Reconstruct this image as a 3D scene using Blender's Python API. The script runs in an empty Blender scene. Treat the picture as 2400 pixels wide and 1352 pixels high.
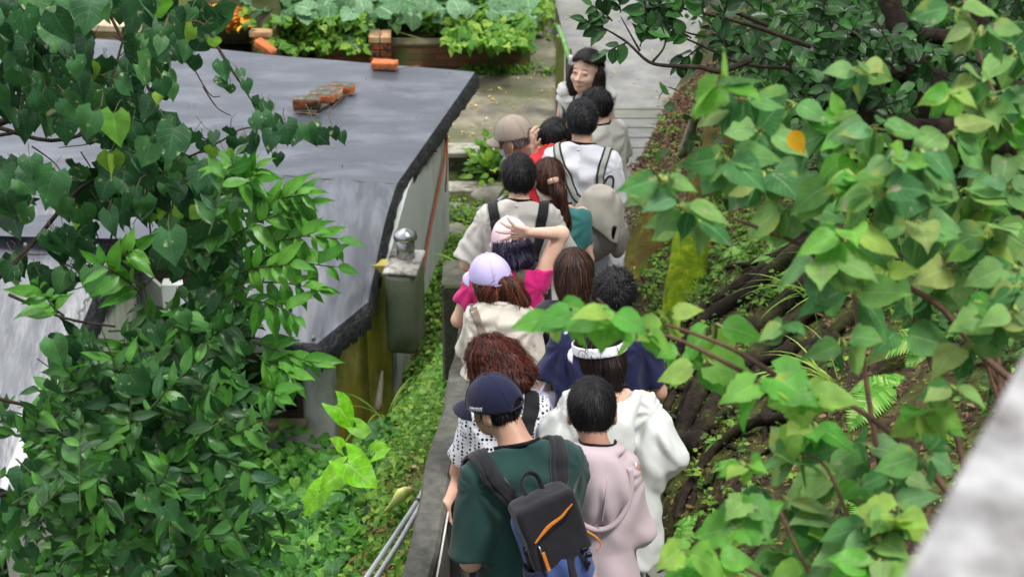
import bpy, bmesh, math, random
import numpy as np
from mathutils import Vector, Matrix, Euler
S = bpy.context.scene
RNG = np.random.default_rng(7); random.seed(7)
R = math.radians
# ------------------------------------------------------------ camera, sky, sun, exposure
CAMZ, PITCH, FOC = 5.1, R(28), 4667.0
cd = bpy.data.cameras.new('camera'); cam = bpy.data.objects.new('camera', cd); S.collection.objects.link(cam)
cam.location = (0, 0, CAMZ); cam.rotation_euler = (R(90) - PITCH, 0, 0)
cd.lens = 70; cd.sensor_width = 36; cd.clip_start = .05; cd.clip_end = 400
cd.dof.use_dof = True; cd.dof.focus_distance = 7.2; cd.dof.aperture_fstop = 6.3
S.camera = cam
W = bpy.data.worlds.new('World'); S.world = W; W.use_nodes = True
nt = W.node_tree; nt.nodes.clear()
sky = nt.nodes.new('ShaderNodeTexSky'); sky.sky_type = 'NISHITA'; sky.sun_disc = False
sky.sun_elevation = R(62); sky.sun_rotation = R(-60); sky.air_density = 1.0; sky.dust_density = 4.0; sky.ozone_density = 1.0
hs = nt.nodes.new('ShaderNodeHueSaturation'); hs.inputs['Saturation'].default_value = .28
bg = nt.nodes.new('ShaderNodeBackground'); bg.inputs[1].default_value = .095
ow = nt.nodes.new('ShaderNodeOutputWorld')
nt.links.new(sky.outputs[0], hs.inputs['Color']); nt.links.new(hs.outputs[0], bg.inputs[0]); nt.links.new(bg.outputs[0], ow.inputs[0])
sl = bpy.data.lights.new('sun', 'SUN'); sl.energy = 1.5; sl.angle = R(14); sl.color = (1, .97, .92)
so = bpy.data.objects.new('sun', sl); S.collection.objects.link(so)
so.rotation_euler = (R(28), 0, R(60) )
S.view_settings.view_transform = 'Standard'; S.view_settings.look = 'None'
S.view_settings.exposure = 1.42; S.view_settings.gamma = 1
# ------------------------------------------------------------ placing helpers
def ray(x, y):
    a = (x - 1200) / FOC; b = -(y - 676) / FOC
    return np.array([a, math.cos(PITCH) + b * math.sin(PITCH), -math.sin(PITCH) + b * math.cos(PITCH)])
CAM = np.array([0, 0, CAMZ])
def at(x, y, d): return CAM + ray(x, y) * d
def atz(x, y, z): r = ray(x, y); return CAM + r * ((z - CAMZ) / r[2])
def atY(x, y, Y): r = ray(x, y); return CAM + r * (Y / r[1])
def V3(*a): return np.array(a, float)
def nrm(v):
    v = np.asarray(v, float); return v / (np.linalg.norm(v, axis=-1, keepdims=True) + 1e-9)
def lin(c):
    c = c.lstrip('#'); v = [int(c[i:i + 2], 16) / 255 for i in (0, 2, 4)]
    return tuple([(x / 12.92 if x < .04045 else ((x + .055) / 1.055) ** 2.4) for x in v]) + (1,)
# ------------------------------------------------------------ objects
def tag(o, label=None, cat=None, group=None, kind=None):
    if label: o['label'] = label
    if cat: o['category'] = cat
    if group: o['group'] = group
    if kind: o['kind'] = kind
    return o
def thing(name, loc, label, cat, group=None):
    o = bpy.data.objects.new(name, None); S.collection.objects.link(o); o.location = tuple(loc)
    o.empty_display_size = .1
    return tag(o, label, cat, group)
def rootloc(o):
    v = np.zeros(3)
    while o is not None:
        v += np.array(o.location); o = o.parent
    return v
def mesh_np(name, V, F, uv=None, attrs=None, smooth=True):
    V = np.asarray(V, np.float32); F = np.asarray(F, np.int32)
    m = bpy.data.meshes.new(name); m.vertices.add(len(V)); m.vertices.foreach_set('co', V.ravel())
    k = F.shape[1]
    m.loops.add(F.size); m.loops.foreach_set('vertex_index', F.ravel())
    m.polygons.add(len(F)); m.polygons.foreach_set('loop_start', np.arange(len(F), dtype=np.int32) * k)
    m.polygons.foreach_set('use_smooth', np.full(len(F), smooth))
    if uv is not None:
        l = m.uv_layers.new(name='UVMap'); l.data.foreach_set('uv', np.asarray(uv, np.float32)[F.ravel()].ravel())
    if attrs:
        for an, av in attrs.items():
            a = m.attributes.new(an, 'FLOAT', 'POINT'); a.data.foreach_set('value', np.asarray(av, np.float32))
    m.update(calc_edges=True); m.validate()
    return m
def link(name, m, mat, parent=None, origin=None):
    """vertices come in world coordinates; the origin is moved to the thing's base"""
    o = bpy.data.objects.new(name, m); S.collection.objects.link(o)
    if mat: m.materials.append(mat)
    if parent is not None:
        o.parent = parent; off = rootloc(parent)
    else:
        if origin is None:
            co = np.empty(len(m.vertices) * 3, np.float32); m.vertices.foreach_get('co', co); co = co.reshape(-1, 3)
            origin = [(co[:, 0].min() + co[:, 0].max()) / 2, (co[:, 1].min() + co[:, 1].max()) / 2, co[:, 2].min()]
        off = np.array(origin, float); o.location = tuple(off)
    m.transform(Matrix.Translation(-Vector(off)))
    return o
def O(name, VF, mat, parent=None, smooth=True, uv=None, attrs=None, origin=None):
    V, F = VF[0], VF[1]
    if len(VF) > 2 and uv is None: uv = VF[2]
    if len(VF) > 3 and attrs is None: attrs = VF[3]
    return link(name, mesh_np(name, V, F, uv, attrs, smooth), mat, parent, origin)
def join(*vfs):
    Vs, Fs, n = [], [], 0
    for V, F in [(v[0], v[1]) for v in vfs]:
        Vs.append(np.asarray(V, float)); Fs.append(np.asarray(F) + n); n += len(V)
    return np.vstack(Vs), np.vstack(Fs)
def tube(pts, r, n=6, res=1, flat=1.0):
    P = np.asarray(pts, float)
    if np.isscalar(r): r = [r] * len(P)
    r = np.asarray(r, float)
    if res > 1 and len(P) > 2:      # Catmull-Rom
        Q, rr = [], []
        for i in range(len(P) - 1):
            p0 = P[max(i - 1, 0)]; p1 = P[i]; p2 = P[i + 1]; p3 = P[min(i + 2, len(P) - 1)]
            for k in range(res):
                t = k / res
                Q.append(.5 * ((2 * p1) + (-p0 + p2) * t + (2 * p0 - 5 * p1 + 4 * p2 - p3) * t * t + (-p0 + 3 * p1 - 3 * p2 + p3) * t ** 3))
                rr.append(r[i] * (1 - t) + r[i + 1] * t)
        Q.append(P[-1]); rr.append(r[-1]); P = np.array(Q); r = np.array(rr)
    T = nrm(np.gradient(P, axis=0))
    up = V3(0, 0, 1) if abs(T[0][2]) < .9 else V3(1, 0, 0)
    N = nrm(np.cross(T[0], up)); V = []
    for i in range(len(P)):
        N = nrm(N - T[i] * np.dot(N, T[i])); B = np.cross(T[i], N)
        for k in range(n):
            a = 2 * math.pi * k / n
            V.append(P[i] + r[i] * (math.cos(a) * N + math.sin(a) * B * flat))
    F = []
    for i in range(len(P) - 1):
        for k in range(n):
            k2 = (k + 1) % n
            F.append((i * n + k, i * n + k2, (i + 1) * n + k2, (i + 1) * n + k))
    # end caps as quads collapsed to the centre
    for i, s in ((0, -1), (len(P) - 1, 1)):
        c = len(V); V.append(P[i] + T[i] * r[i] * .3 * s)
        for k in range(0, n, 2):
            a, b, d = i * n + k, i * n + (k + 1) % n, i * n + (k + 2) % n
            F.append((c, a, b, d) if s > 0 else (c, d, b, a))
    return np.array(V), np.array(F)
def box(c, s, Rm=None, bev=0.0, seg=1):
    bm = bmesh.new(); bmesh.ops.create_cube(bm, size=1)
    for v in bm.verts: v.co = Vector((v.co.x * s[0], v.co.y * s[1], v.co.z * s[2]))
    M = np.eye(3) if Rm is None else np.array(Rm)
    return _fin(bm, c, M, bev, seg)
def _fin(bm, c, M, bev, seg):
    if bev: bmesh.ops.bevel(bm, geom=bm.edges[:], offset=bev, segments=seg, affect='EDGES', profile=.5)
    bm.verts.index_update()
    V = np.array([v.co[:] for v in bm.verts]) @ M.T + np.asarray(c, float)
    F = []
    for f in bm.faces:
        ix = [v.index for v in f.verts]
        if len(ix) == 4: F.append(ix)
        elif len(ix) == 3: F.append([ix[0], ix[1], ix[2], ix[2]])
        else:
            for k in range(1, len(ix) - 1, 2):
                F.append([ix[0], ix[k], ix[k + 1], ix[min(k + 2, len(ix) - 1)]])
    bm.free()
    return V, np.array(F)
def rotz(a): c, s = math.cos(a), math.sin(a); return np.array([[c, -s, 0], [s, c, 0], [0, 0, 1.]])
def rotx(a): c, s = math.cos(a), math.sin(a); return np.array([[1., 0, 0], [0, c, -s], [0, s, c]])
def roty(a): c, s = math.cos(a), math.sin(a); return np.array([[c, 0, s], [0, 1., 0], [-s, 0, c]])
def grid(fn, nu, nv):
    """fn(u,v arrays)->(...,3)"""
    u, v = np.meshgrid(np.linspace(0, 1, nu + 1), np.linspace(0, 1, nv + 1))
    P = fn(u.ravel(), v.ravel())
    i = np.arange(nv)[:, None] * (nu + 1) + np.arange(nu)[None]
    i = i.ravel()
    return P, np.stack([i, i + 1, i + nu + 2, i + nu + 1], 1), np.stack([u.ravel(), v.ravel()], 1)
def slab(quad, th, normal=None):
    """four corners -> closed thin slab with thickness th against the normal"""
    q = np.asarray(quad, float)
    n = nrm(np.cross(q[1] - q[0], q[3] - q[0])) if normal is None else nrm(normal)
    V = np.vstack([q, q - n * th])
    return V, np.array([(0, 1, 2, 3), (7, 6, 5, 4), (0, 4, 5, 1), (1, 5, 6, 2), (2, 6, 7, 3), (3, 7, 4, 0)])
# ------------------------------------------------------------ numpy noise
_ph = np.random.default_rng(3).uniform(0, 6.28, (40, 3))
_dr = nrm(np.random.default_rng(4).normal(size=(40, 3)))
def wav(P, sc, n=6, seed=0):
    """smooth pseudo noise in about -1..1"""
    P = np.asarray(P); o = 0
    for i in range(n):
        k = (i + seed * 7) % 40; k2 = (i * 3 + 5 + seed) % 40
        o = o + np.sin(P @ (_dr[k] * sc * (1 + .35 * i)) + _ph[k, 0] + 1.3 * np.sin(P @ (_dr[k2] * sc * .7) + _ph[k2, 1])) / (1 + .25 * i)
    return o / (n * .55)
# ------------------------------------------------------------ materials
MATS = {}
def mat(name, c1, c2=None, c3=None, scale=5, rough=.8, bump=.2, bscale=None, spec=.3, stretch=(1, 1, 1), detail=6, stain=None, stain_s=1.5, sheen=0, sss=0, metal=0, transl=0, contrast=(.35, .65), bdist=.01, coat=0, stamt=.62, trans=0):
    if name in MATS: return MATS[name]
    m = bpy.data.materials.new(name); m.use_nodes = True; MATS[name] = m
    t = m.node_tree; N = t.nodes; L = t.links
    b = N['Principled BSDF']; b.inputs['Roughness'].default_value = rough; b.inputs['Specular IOR Level'].default_value = spec
    b.inputs['Metallic'].default_value = metal
    if sheen: b.inputs['Sheen Weight'].default_value = sheen
    if sss: b.inputs['Subsurface Weight'].default_value = sss; b.inputs['Subsurface Scale'].default_value = .01; b.inputs['Subsurface Radius'].default_value = (1, .4, .2)
    if coat: b.inputs['Coat Weight'].default_value = coat
    if trans: b.inputs['Transmission Weight'].default_value = trans
    c1 = lin(c1) if isinstance(c1, str) else c1
    c2 = c1 if c2 is None else lin(c2)
    tc = N.new('ShaderNodeTexCoord'); mp = N.new('ShaderNodeMapping'); mp.inputs['Scale'].default_value = stretch
    L.new(tc.outputs['Object'], mp.inputs[0])
    nz = N.new('ShaderNodeTexNoise'); nz.inputs['Scale'].default_value = scale; nz.inputs['Detail'].default_value = detail; nz.inputs['Roughness'].default_value = .6
    L.new(mp.outputs[0], nz.inputs['Vector'])
    cr = N.new('ShaderNodeValToRGB'); cr.color_ramp.elements[0].position = contrast[0]; cr.color_ramp.elements[1].position = contrast[1]
    cr.color_ramp.elements[0].color = c1; cr.color_ramp.elements[1].color = c2
    if c3:
        e = cr.color_ramp.elements.new(.5 * (contrast[0] + contrast[1])); e.color = lin(c3)
    L.new(nz.outputs[0], cr.inputs[0]); col = cr.outputs[0]
    if stain:
        n2 = N.new('ShaderNodeTexNoise'); n2.inputs['Scale'].default_value = stain_s; n2.inputs['Detail'].default_value = 8; n2.inputs['Roughness'].default_value = .65
        L.new(mp.outputs[0], n2.inputs['Vector'])
        r2 = N.new('ShaderNodeValToRGB'); r2.color_ramp.elements[0].position = stamt - .12; r2.color_ramp.elements[1].position = stamt + .08
        L.new(n2.outputs[0], r2.inputs[0])
        mx = N.new('ShaderNodeMix'); mx.data_type = 'RGBA'; L.new(r2.outputs[0], mx.inputs['Factor'])
        L.new(col, mx.inputs['A']); mx.inputs['B'].default_value = lin(stain); col = mx.outputs['Result']
    L.new(col, b.inputs['Base Color'])
    if bump:
        n3 = N.new('ShaderNodeTexNoise'); n3.inputs['Scale'].default_value = bscale or scale * 3; n3.inputs['Detail'].default_value = 6
        L.new(mp.outputs[0], n3.inputs['Vector'])
        bp = N.new('ShaderNodeBump'); bp.inputs['Strength'].default_value = bump; bp.inputs['Distance'].default_value = bdist
        L.new(n3.outputs[0], bp.inputs['Height']); L.new(bp.outputs[0], b.inputs['Normal'])
    if transl:
        tr = N.new('ShaderNodeBsdfTranslucent'); L.new(col, tr.inputs[0]); ms = N.new('ShaderNodeMixShader'); ms.inputs[0].default_value = transl
        L.new(b.outputs[0], ms.inputs[1]); L.new(tr.outputs[0], ms.inputs[2]); L.new(ms.outputs[0], N['Material Output'].inputs[0])
    return m
def leafmat(name, cols, vein, rough=.45, transl=.35, veinw=.5, nside=9, spot=None, yellow=None):
    """cols: list of hex for the ramp over the per-leaf random value"""
    if name in MATS: return MATS[name]
    m = bpy.data.materials.new(name); m.use_nodes = True; MATS[name] = m
    t = m.node_tree; N = t.nodes; L = t.links; b = N['Principled BSDF']
    b.inputs['Roughness'].default_value = rough; b.inputs['Specular IOR Level'].default_value = .4
    at_ = N.new('ShaderNodeAttribute'); at_.attribute_name = 'rnd'
    cr = N.new('ShaderNodeValToRGB'); el = cr.color_ramp.elements
    el[0].position = 0; el[0].color = lin(cols[0]); el[1].position = 1; el[1].color = lin(cols[-1])
    for i, c in enumerate(cols[1:-1]): e = el.new((i + 1) / (len(cols) - 1)); e.color = lin(c)
    L.new(at_.outputs['Fac'], cr.inputs[0]); col = cr.outputs[0]
    uv = N.new('ShaderNodeUVMap'); uv.uv_map = 'UVMap'; sx = N.new('ShaderNodeSeparateXYZ'); L.new(uv.outputs[0], sx.inputs[0])
    def M(op, a, bb=None, c=None):
        n = N.new('ShaderNodeMath'); n.operation = op
        for i, q in enumerate((a, bb, c)):
            if q is None: continue
            if isinstance(q, (int, float)): n.inputs[i].default_value = q
            else: L.new(q, n.inputs[i])
        return n.outputs[0]
    au = M('ABSOLUTE', M('SUBTRACT', M('MULTIPLY', sx.outputs[0], 2), 1))   # 0 midrib .. 1 edge
    v = sx.outputs[1]
    mid = M('SMOOTH_MIN', M('MULTIPLY', au, 12), 1, .1)
    side = M('ABSOLUTE', M('SINE', M('MULTIPLY', M('SUBTRACT', v, M('MULTIPLY', au, .28)), nside * 3.14159)))
    side = M('SMOOTH_MIN', M('MULTIPLY', side, 4), 1, .2)
    vv = M('MULTIPLY', mid, M('ADD', M('MULTIPLY', side, .55), .45))
    fac = M('MULTIPLY', M('SUBTRACT', 1, vv), veinw)
    mx = N.new('ShaderNodeMix'); mx.data_type = 'RGBA'; L.new(fac, mx.inputs['Factor']); L.new(col, mx.inputs['A']); mx.inputs['B'].default_value = lin(vein); col = mx.outputs['Result']
    tc = N.new('ShaderNodeTexCoord')
    nz = N.new('ShaderNodeTexNoise'); nz.inputs['Scale'].default_value = 28; nz.inputs['Detail'].default_value = 4; L.new(tc.outputs['Object'], nz.inputs['Vector'])
    mr = N.new('ShaderNodeMapRange'); mr.inputs[1].default_value = .3; mr.inputs[2].default_value = .7; mr.inputs[3].default_value = .75; mr.inputs[4].default_value = 1.3
    L.new(nz.outputs[0], mr.inputs[0])
    hv = N.new('ShaderNodeHueSaturation'); L.new(mr.outputs[0], hv.inputs['Value']); L.new(col, hv.inputs['Color']); col = hv.outputs[0]
    for cc, pos, sc in ((yellow, .61, 14), (spot, .65, 38)):
        if not cc: continue
        n2 = N.new('ShaderNodeTexNoise'); n2.inputs['Scale'].default_value = sc; n2.inputs['Detail'].default_value = 3; L.new(tc.outputs['Object'], n2.inputs['Vector'])
        r2 = N.new('ShaderNodeValToRGB'); r2.color_ramp.elements[0].position = pos; r2.color_ramp.elements[1].position = pos + .08; L.new(n2.outputs[0], r2.inputs[0])
        x2 = N.new('ShaderNodeMix'); x2.data_type = 'RGBA'; L.new(r2.outputs[0], x2.inputs['Factor']); L.new(col, x2.inputs['A']); x2.inputs['B'].default_value = lin(cc); col = x2.outputs['Result']
    L.new(col, b.inputs['Base Color'])
    bp = N.new('ShaderNodeBump'); bp.inputs['Strength'].default_value = .5; bp.inputs['Distance'].default_value = .002; L.new(vv, bp.inputs['Height']); L.new(bp.outputs[0], b.inputs['Normal'])
    tr = N.new('ShaderNodeBsdfTranslucent'); L.new(col, tr.inputs[0]); ms = N.new('ShaderNodeMixShader'); ms.inputs[0].default_value = transl
    L.new(b.outputs[0], ms.inputs[1]); L.new(tr.outputs[0], ms.inputs[2]); L.new(ms.outputs[0], N['Material Output'].inputs[0])
    return m
def rndmat(name, cols, rough=.6, spec=.3, attr='rnd', transl=0):
    if name in MATS: return MATS[name]
    m = bpy.data.materials.new(name); m.use_nodes = True; MATS[name] = m
    t = m.node_tree; N = t.nodes; L = t.links; b = N['Principled BSDF']
    b.inputs['Roughness'].default_value = rough; b.inputs['Specular IOR Level'].default_value = spec
    a = N.new('ShaderNodeAttribute'); a.attribute_name = attr
    cr = N.new('ShaderNodeValToRGB'); el = cr.color_ramp.elements
    el[0].position = 0; el[0].color = lin(cols[0]); el[1].position = 1; el[1].color = lin(cols[-1])
    for i, c in enumerate(cols[1:-1]): e = el.new((i + 1) / (len(cols) - 1)); e.color = lin(c)
    L.new(a.outputs['Fac'], cr.inputs[0]); L.new(cr.outputs[0], b.inputs['Base Color'])
    if transl:
        tr = N.new('ShaderNodeBsdfTranslucent'); L.new(cr.outputs[0], tr.inputs[0]); ms = N.new('ShaderNodeMixShader'); ms.inputs[0].default_value = transl
        L.new(b.outputs[0], ms.inputs[1]); L.new(tr.outputs[0], ms.inputs[2]); L.new(ms.outputs[0], N['Material Output'].inputs[0])
    return m
# ------------------------------------------------------------ leaves
PROF = dict(
    heart=([0, .07, .18, .32, .5, .68, .85, 1], [.20, .43, .52, .50, .40, .25, .10, 0], .20),
    ovate=([0, .07, .18, .32, .5, .68, .85, 1], [.06, .24, .34, .37, .32, .21, .09, 0], .05),
    ellip=([0, .07, .18, .32, .5, .68, .85, 1], [.015, .09, .16, .205, .205, .15, .06, 0], 0),
    oval=([0, .07, .18, .32, .5, .68, .85, 1], [.02, .16, .25, .31, .32, .27, .15, 0], 0),
    lobe=([0, .07, .18, .32, .5, .68, .85, 1], [.22, .46, .58, .50, .44, .22, .12, 0], .28),
    round=([0, .07, .18, .32, .5, .68, .85, 1], [.26, .46, .56, .60, .56, .44, .27, .02], .24),
    taro=([0, .07, .18, .32, .5, .68, .85, 1], [.30, .40, .44, .42, .36, .25, .12, 0], .42))
def leaf_tpl(kind, nu=4, nv=7, jag=0, fold=.22):
    vs, ws, lobe = PROF[kind]
    v = np.linspace(0, 1, nv + 1); w = np.interp(v, vs, ws)
    if jag: w = w * (1 + jag * np.where(np.arange(nv + 1) % 2, 1, -1) * (v > .04) * (v < .97))
    u = np.linspace(-1, 1, nu + 1)
    U, Vv = np.meshgrid(u, v); Wd = np.repeat(w[:, None], nu + 1, 1)
    X = U * Wd; Y = Vv - lobe * np.abs(U) ** 1.5 * (1 - Vv) ** 4
    Z = fold * np.abs(X) + .03 * np.sin(Vv * 9) * np.abs(U)
    i = (np.arange(nv)[:, None] * (nu + 1) + np.arange(nu)[None]).ravel()
    F = np.stack([i, i + 1, i + nu + 2, i + nu + 1], 1)
    return np.stack([X.ravel(), Y.ravel(), Z.ravel()], 1), F, np.stack([(U.ravel() + 1) / 2, Vv.ravel()], 1)
def leaves(tpl, pos, D, Nn, size, droop=.25, rnd=None, wid=1.0):
    T, F, UV = tpl; n = len(pos); K = len(T)
    D = nrm(D); Nn = nrm(Nn - D * np.sum(Nn * D, 1, keepdims=True)); X = np.cross(D, Nn)
    size = np.broadcast_to(np.asarray(size, float), (n,))
    dr = droop * RNG.uniform(.3, 1.7, n); cu = RNG.uniform(.3, 1.9, n); wd = wid * RNG.uniform(.82, 1.15, n); sk = RNG.normal(0, .09, n)
    x = (T[None, :, 0] * wd[:, None] + sk[:, None] * T[None, :, 1] ** 2) * size[:, None]
    y = T[None, :, 1] * size[:, None]
    z = (T[None, :, 2] * cu[:, None] - dr[:, None] * T[None, :, 1] ** 2) * size[:, None]
    P = pos[:, None] + x[..., None] * X[:, None] + y[..., None] * D[:, None] + z[..., None] * Nn[:, None]
    FF = (F[None] + (np.arange(n) * K)[:, None, None]).reshape(-1, 4)
    if rnd is None: rnd = RNG.random(n)
    return P.reshape(-1, 3), FF, np.tile(UV, (n, 1)), dict(rnd=np.repeat(rnd, K))
def catl(ls):
    Vs, Fs, Us, A, n = [], [], [], [], 0
    for V, F, U, a in ls:
        Vs.append(V); Fs.append(F + n); Us.append(U); A.append(a['rnd']); n += len(V)
    return np.vstack(Vs), np.vstack(Fs), np.vstack(Us), dict(rnd=np.concatenate(A))
def ribbons(P, Wd, width, rnd=None):
    """P (n,m,3) polylines, Wd (n,3) or (n,m,3) side vectors, width (m,) or scalar"""
    n, m, _ = P.shape
    w = np.broadcast_to(np.asarray(width, float), (n, m))
    if Wd.ndim == 2: Wd = np.repeat(Wd[:, None], m, 1)
    V = np.stack([P - Wd * w[..., None] / 2, P + Wd * w[..., None] / 2], 2).reshape(-1, 3)
    i = (np.arange(n)[:, None] * m + np.arange(m - 1)[None]).ravel() * 2
    F = np.stack([i, i + 1, i + 3, i + 2], 1)
    if rnd is None: rnd = RNG.random(n)
    uv = np.stack([np.tile([0, 1], n * m), np.tile(np.repeat(np.linspace(0, 1, m), 2), n)], 1)
    return V, F, uv, dict(rnd=np.repeat(rnd, 2 * m))
# ------------------------------------------------------------ signed distance modelling
def sell(P, c, r, M=None):
    q = P - c
    if M is not None: q = q @ M
    r = np.asarray(r, float); k = np.linalg.norm(q / r, axis=-1); k2 = np.linalg.norm(q / (r * r), axis=-1) + 1e-9
    return k * (k - 1) / k2
def scap(P, a, b, ra, rb=None):
    rb = ra if rb is None else rb
    a = np.asarray(a, float); b = np.asarray(b, float); ab = b - a
    t = np.clip(((P - a) @ ab) / (ab @ ab + 1e-12), 0, 1)
    return np.linalg.norm(P - a - t[..., None] * ab, axis=-1) - (ra + (rb - ra) * t)
def sbox(P, c, h, r=.02, M=None):
    q = P - c
    if M is not None: q = q @ M
    q = np.abs(q) - (np.asarray(h) - r)
    return np.linalg.norm(np.maximum(q, 0), axis=-1) + np.minimum(q.max(-1), 0) - r
def smin(a, b, k=.02):
    h = np.clip(.5 + .5 * (b - a) / k, 0, 1); return b * (1 - h) + a * h - k * h * (1 - h)
def smax(a, b, k=.01): return -smin(-a, -b, k)
def snets(f, lo, hi, h):
    lo = np.asarray(lo, float); n = np.maximum(((np.asarray(hi) - lo) / h).astype(int) + 2, 4)
    B = 8; nb = (n + B - 1) // B
    vals = np.empty(nb * B, np.float32)
    g = [lo[i] + (np.arange(nb[i]) * B + B / 2 - .5) * h for i in range(3)]
    C = np.stack(np.meshgrid(*g, indexing='ij'), -1).reshape(-1, 3)
    dc = f(C).reshape(nb)
    vals[:] = np.repeat(np.repeat(np.repeat(dc, B, 0), B, 1), B, 2)
    act = np.argwhere(np.abs(dc) < B * h * 1.15)
    if len(act):
        o = np.stack(np.meshgrid(*[np.arange(B)] * 3, indexing='ij'), -1).reshape(-1, 3)
        for s in range(0, len(act), 400):
            a = act[s:s + 400]; idx = (a[:, None] * B + o[None]).reshape(-1, 3)
            vals[idx[:, 0], idx[:, 1], idx[:, 2]] = f(lo + idx * h)
    vals[0] = vals[-1] = 1; vals[:, 0] = vals[:, -1] = 1; vals[:, :, 0] = vals[:, :, -1] = 1
    s = vals < 0; N = vals.shape
    c = np.zeros([k - 1 for k in N], np.int8)
    for dx in (0, 1):
        for dy in (0, 1):
            for dz in (0, 1): c += s[dx:N[0] - 1 + dx, dy:N[1] - 1 + dy, dz:N[2] - 1 + dz]
    cell = np.argwhere((c > 0) & (c < 8)); vid = -np.ones(c.shape, np.int64); vid[tuple(cell.T)] = np.arange(len(cell))
    acc = np.zeros((len(cell), 3)); cnt = np.zeros(len(cell))
    co = [(i, j, k) for i in (0, 1) for j in (0, 1) for k in (0, 1)]
    for p in co:
        for ax in range(3):
            if p[ax]: continue
            q = list(p); q[ax] = 1
            v0 = vals[cell[:, 0] + p[0], cell[:, 1] + p[1], cell[:, 2] + p[2]]; v1 = vals[cell[:, 0] + q[0], cell[:, 1] + q[1], cell[:, 2] + q[2]]
            m = (v0 < 0) != (v1 < 0); t = np.where(m, v0 / np.where(m, v0 - v1, 1), 0)
            e = np.tile(np.array(p, float), (len(cell), 1)); e[:, ax] = t; acc += e * m[:, None]; cnt += m
    V = lo + (cell + acc / np.maximum(cnt, 1)[:, None]) * h
    F = []
    for ax in range(3):
        b, d = (ax + 1) % 3, (ax + 2) % 3
        sl0 = [slice(None)] * 3; sl1 = [slice(None)] * 3; sl0[ax] = slice(0, -1); sl1[ax] = slice(1, None)
        ch = s[tuple(sl0)] != s[tuple(sl1)]
        E = np.argwhere(ch)
        E = E[(E[:, b] > 0) & (E[:, d] > 0)]
        if not len(E): continue
        ins = s[E[:, 0], E[:, 1], E[:, 2]]
        def vi(db, dd):
            q = E.copy(); q[:, b] -= db; q[:, d] -= dd; return vid[q[:, 0], q[:, 1], q[:, 2]]
        Q = np.stack([vi(0, 0), vi(1, 0), vi(1, 1), vi(0, 1)], 1)
        Q[~ins] = Q[~ins][:, ::-1]
        F.append(Q)
    F = np.vstack(F); F = F[(F >= 0).all(1)]
    return V, F
def grad(f, P, e=.002):
    return nrm(np.stack([f(P + d) - f(P - d) for d in (V3(e, 0, 0), V3(0, e, 0), V3(0, 0, e))], -1))
def proj(f, P, off=0, it=4):
    P = P.copy()
    for _ in range(it):
        d = f(P); P -= grad(f, P) * np.clip(d - off, -.03, .03)[..., None] * .9
    return P
def strap(f, pts, width, off=.006, th=.006, res=8, side=None, up=None, ncross=5):
    """a band that follows surface f"""
    P, _ = None, None
    pts = np.asarray(pts, float); Q = []
    for i in range(len(pts) - 1):
        p0 = pts[max(i - 1, 0)]; p1 = pts[i]; p2 = pts[i + 1]; p3 = pts[min(i + 2, len(pts) - 1)]
        for k in range(res):
            t = k / res; Q.append(.5 * ((2 * p1) + (-p0 + p2) * t + (2 * p0 - 5 * p1 + 4 * p2 - p3) * t * t + (-p0 + 3 * p1 - 3 * p2 + p3) * t ** 3))
    Q.append(pts[-1]); Q = np.array(Q); Q = proj(f, Q, off)
    for _ in range(2): Q[1:-1] = (Q[:-2] + 2 * Q[1:-1] + Q[2:]) / 4
    T = nrm(np.gradient(Q, axis=0)); G = grad(f, Q); Sd = nrm(np.cross(T, G))
    u = np.linspace(-.5, .5, ncross); wd = np.broadcast_to(np.asarray(width, float), (len(Q),)) if np.isscalar(width) else np.interp(np.linspace(0, 1, len(Q)), np.linspace(0, 1, len(width)), width)
    G3 = Q[:, None] + Sd[:, None] * (u[None, :, None] * wd[:, None, None])
    sh = G3.shape; low = proj(f, G3.reshape(-1, 3), off).reshape(sh)
    low = .7 * low + .3 * G3
    Gt = nrm(np.cross(Sd, T)) * np.sign(np.sum(np.cross(Sd, T) * G, -1, keepdims=True))
    top = low + Gt[:, None] * th
    m, n = sh[0], sh[1]
    V = np.vstack([top.reshape(-1, 3), (low - Gt[:, None] * .004).reshape(-1, 3)]); o = m * n
    F = []
    for i in range(m - 1):
        for k in range(n - 1):
            a = i * n + k; F.append((a, a + 1, a + n + 1, a + n)); F.append((o + a, o + a + n, o + a + n + 1, o + a + 1))
        a = i * n; F.append((a, a + n, o + a + n, o + a)); a = i * n + n - 1; F.append((a, o + a, o + a + n, a + n))
    for k in range(n - 1):
        F.append((k, o + k, o + k + 1, k + 1)); a = (m - 1) * n + k; F.append((a, a + 1, o + a + 1, o + a))
    return V, np.array(F)
# ============================================================ THE SETTING
def zwalk(y):
    return np.interp(np.asarray(y, float), [0, 6.5, 12, 14, 16.2], [0, 0, -1.1, -1.3, -1.8])
ZP = -1.8            # upper path
ZT = -1.95            # terrace by the house
def xpar(y): return np.interp(y, [3, 5.8, 7.2, 8.4, 10], [-.47, -.282, -.185, -.14, -.10])          # inner face of the parapet
def xemb(y): return np.interp(y, [4, 6, 9, 12.4, 14.3, 16, 17.6, 22], [.66, .68, .68, .79, .99, 1.25, 1.7, 2.5])
M_path = mat('concrete_path', '#646566', '#868683', scale=3, stain='#6d7060', stain_s=1.3, rough=.75, bump=.5, bscale=70, bdist=.004)
M_terr = mat('concrete_terrace', '#5f5c52', '#86816f', scale=4, stain='#595c40', stain_s=1.6, rough=.8, bump=.6, bscale=60, bdist=.004, stamt=.58)
M_dark_con = mat('mossy_concrete', '#55564f', '#7c7c74', scale=14, stain='#4a5130', stain_s=6, rough=.9, bump=.6, bscale=90, bdist=.003)
M_cap = mat('wall_cap_concrete', '#85837a', '#a9a496', scale=16, stain='#4e5238', stain_s=7, rough=.9, bump=.5, bscale=80)
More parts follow.
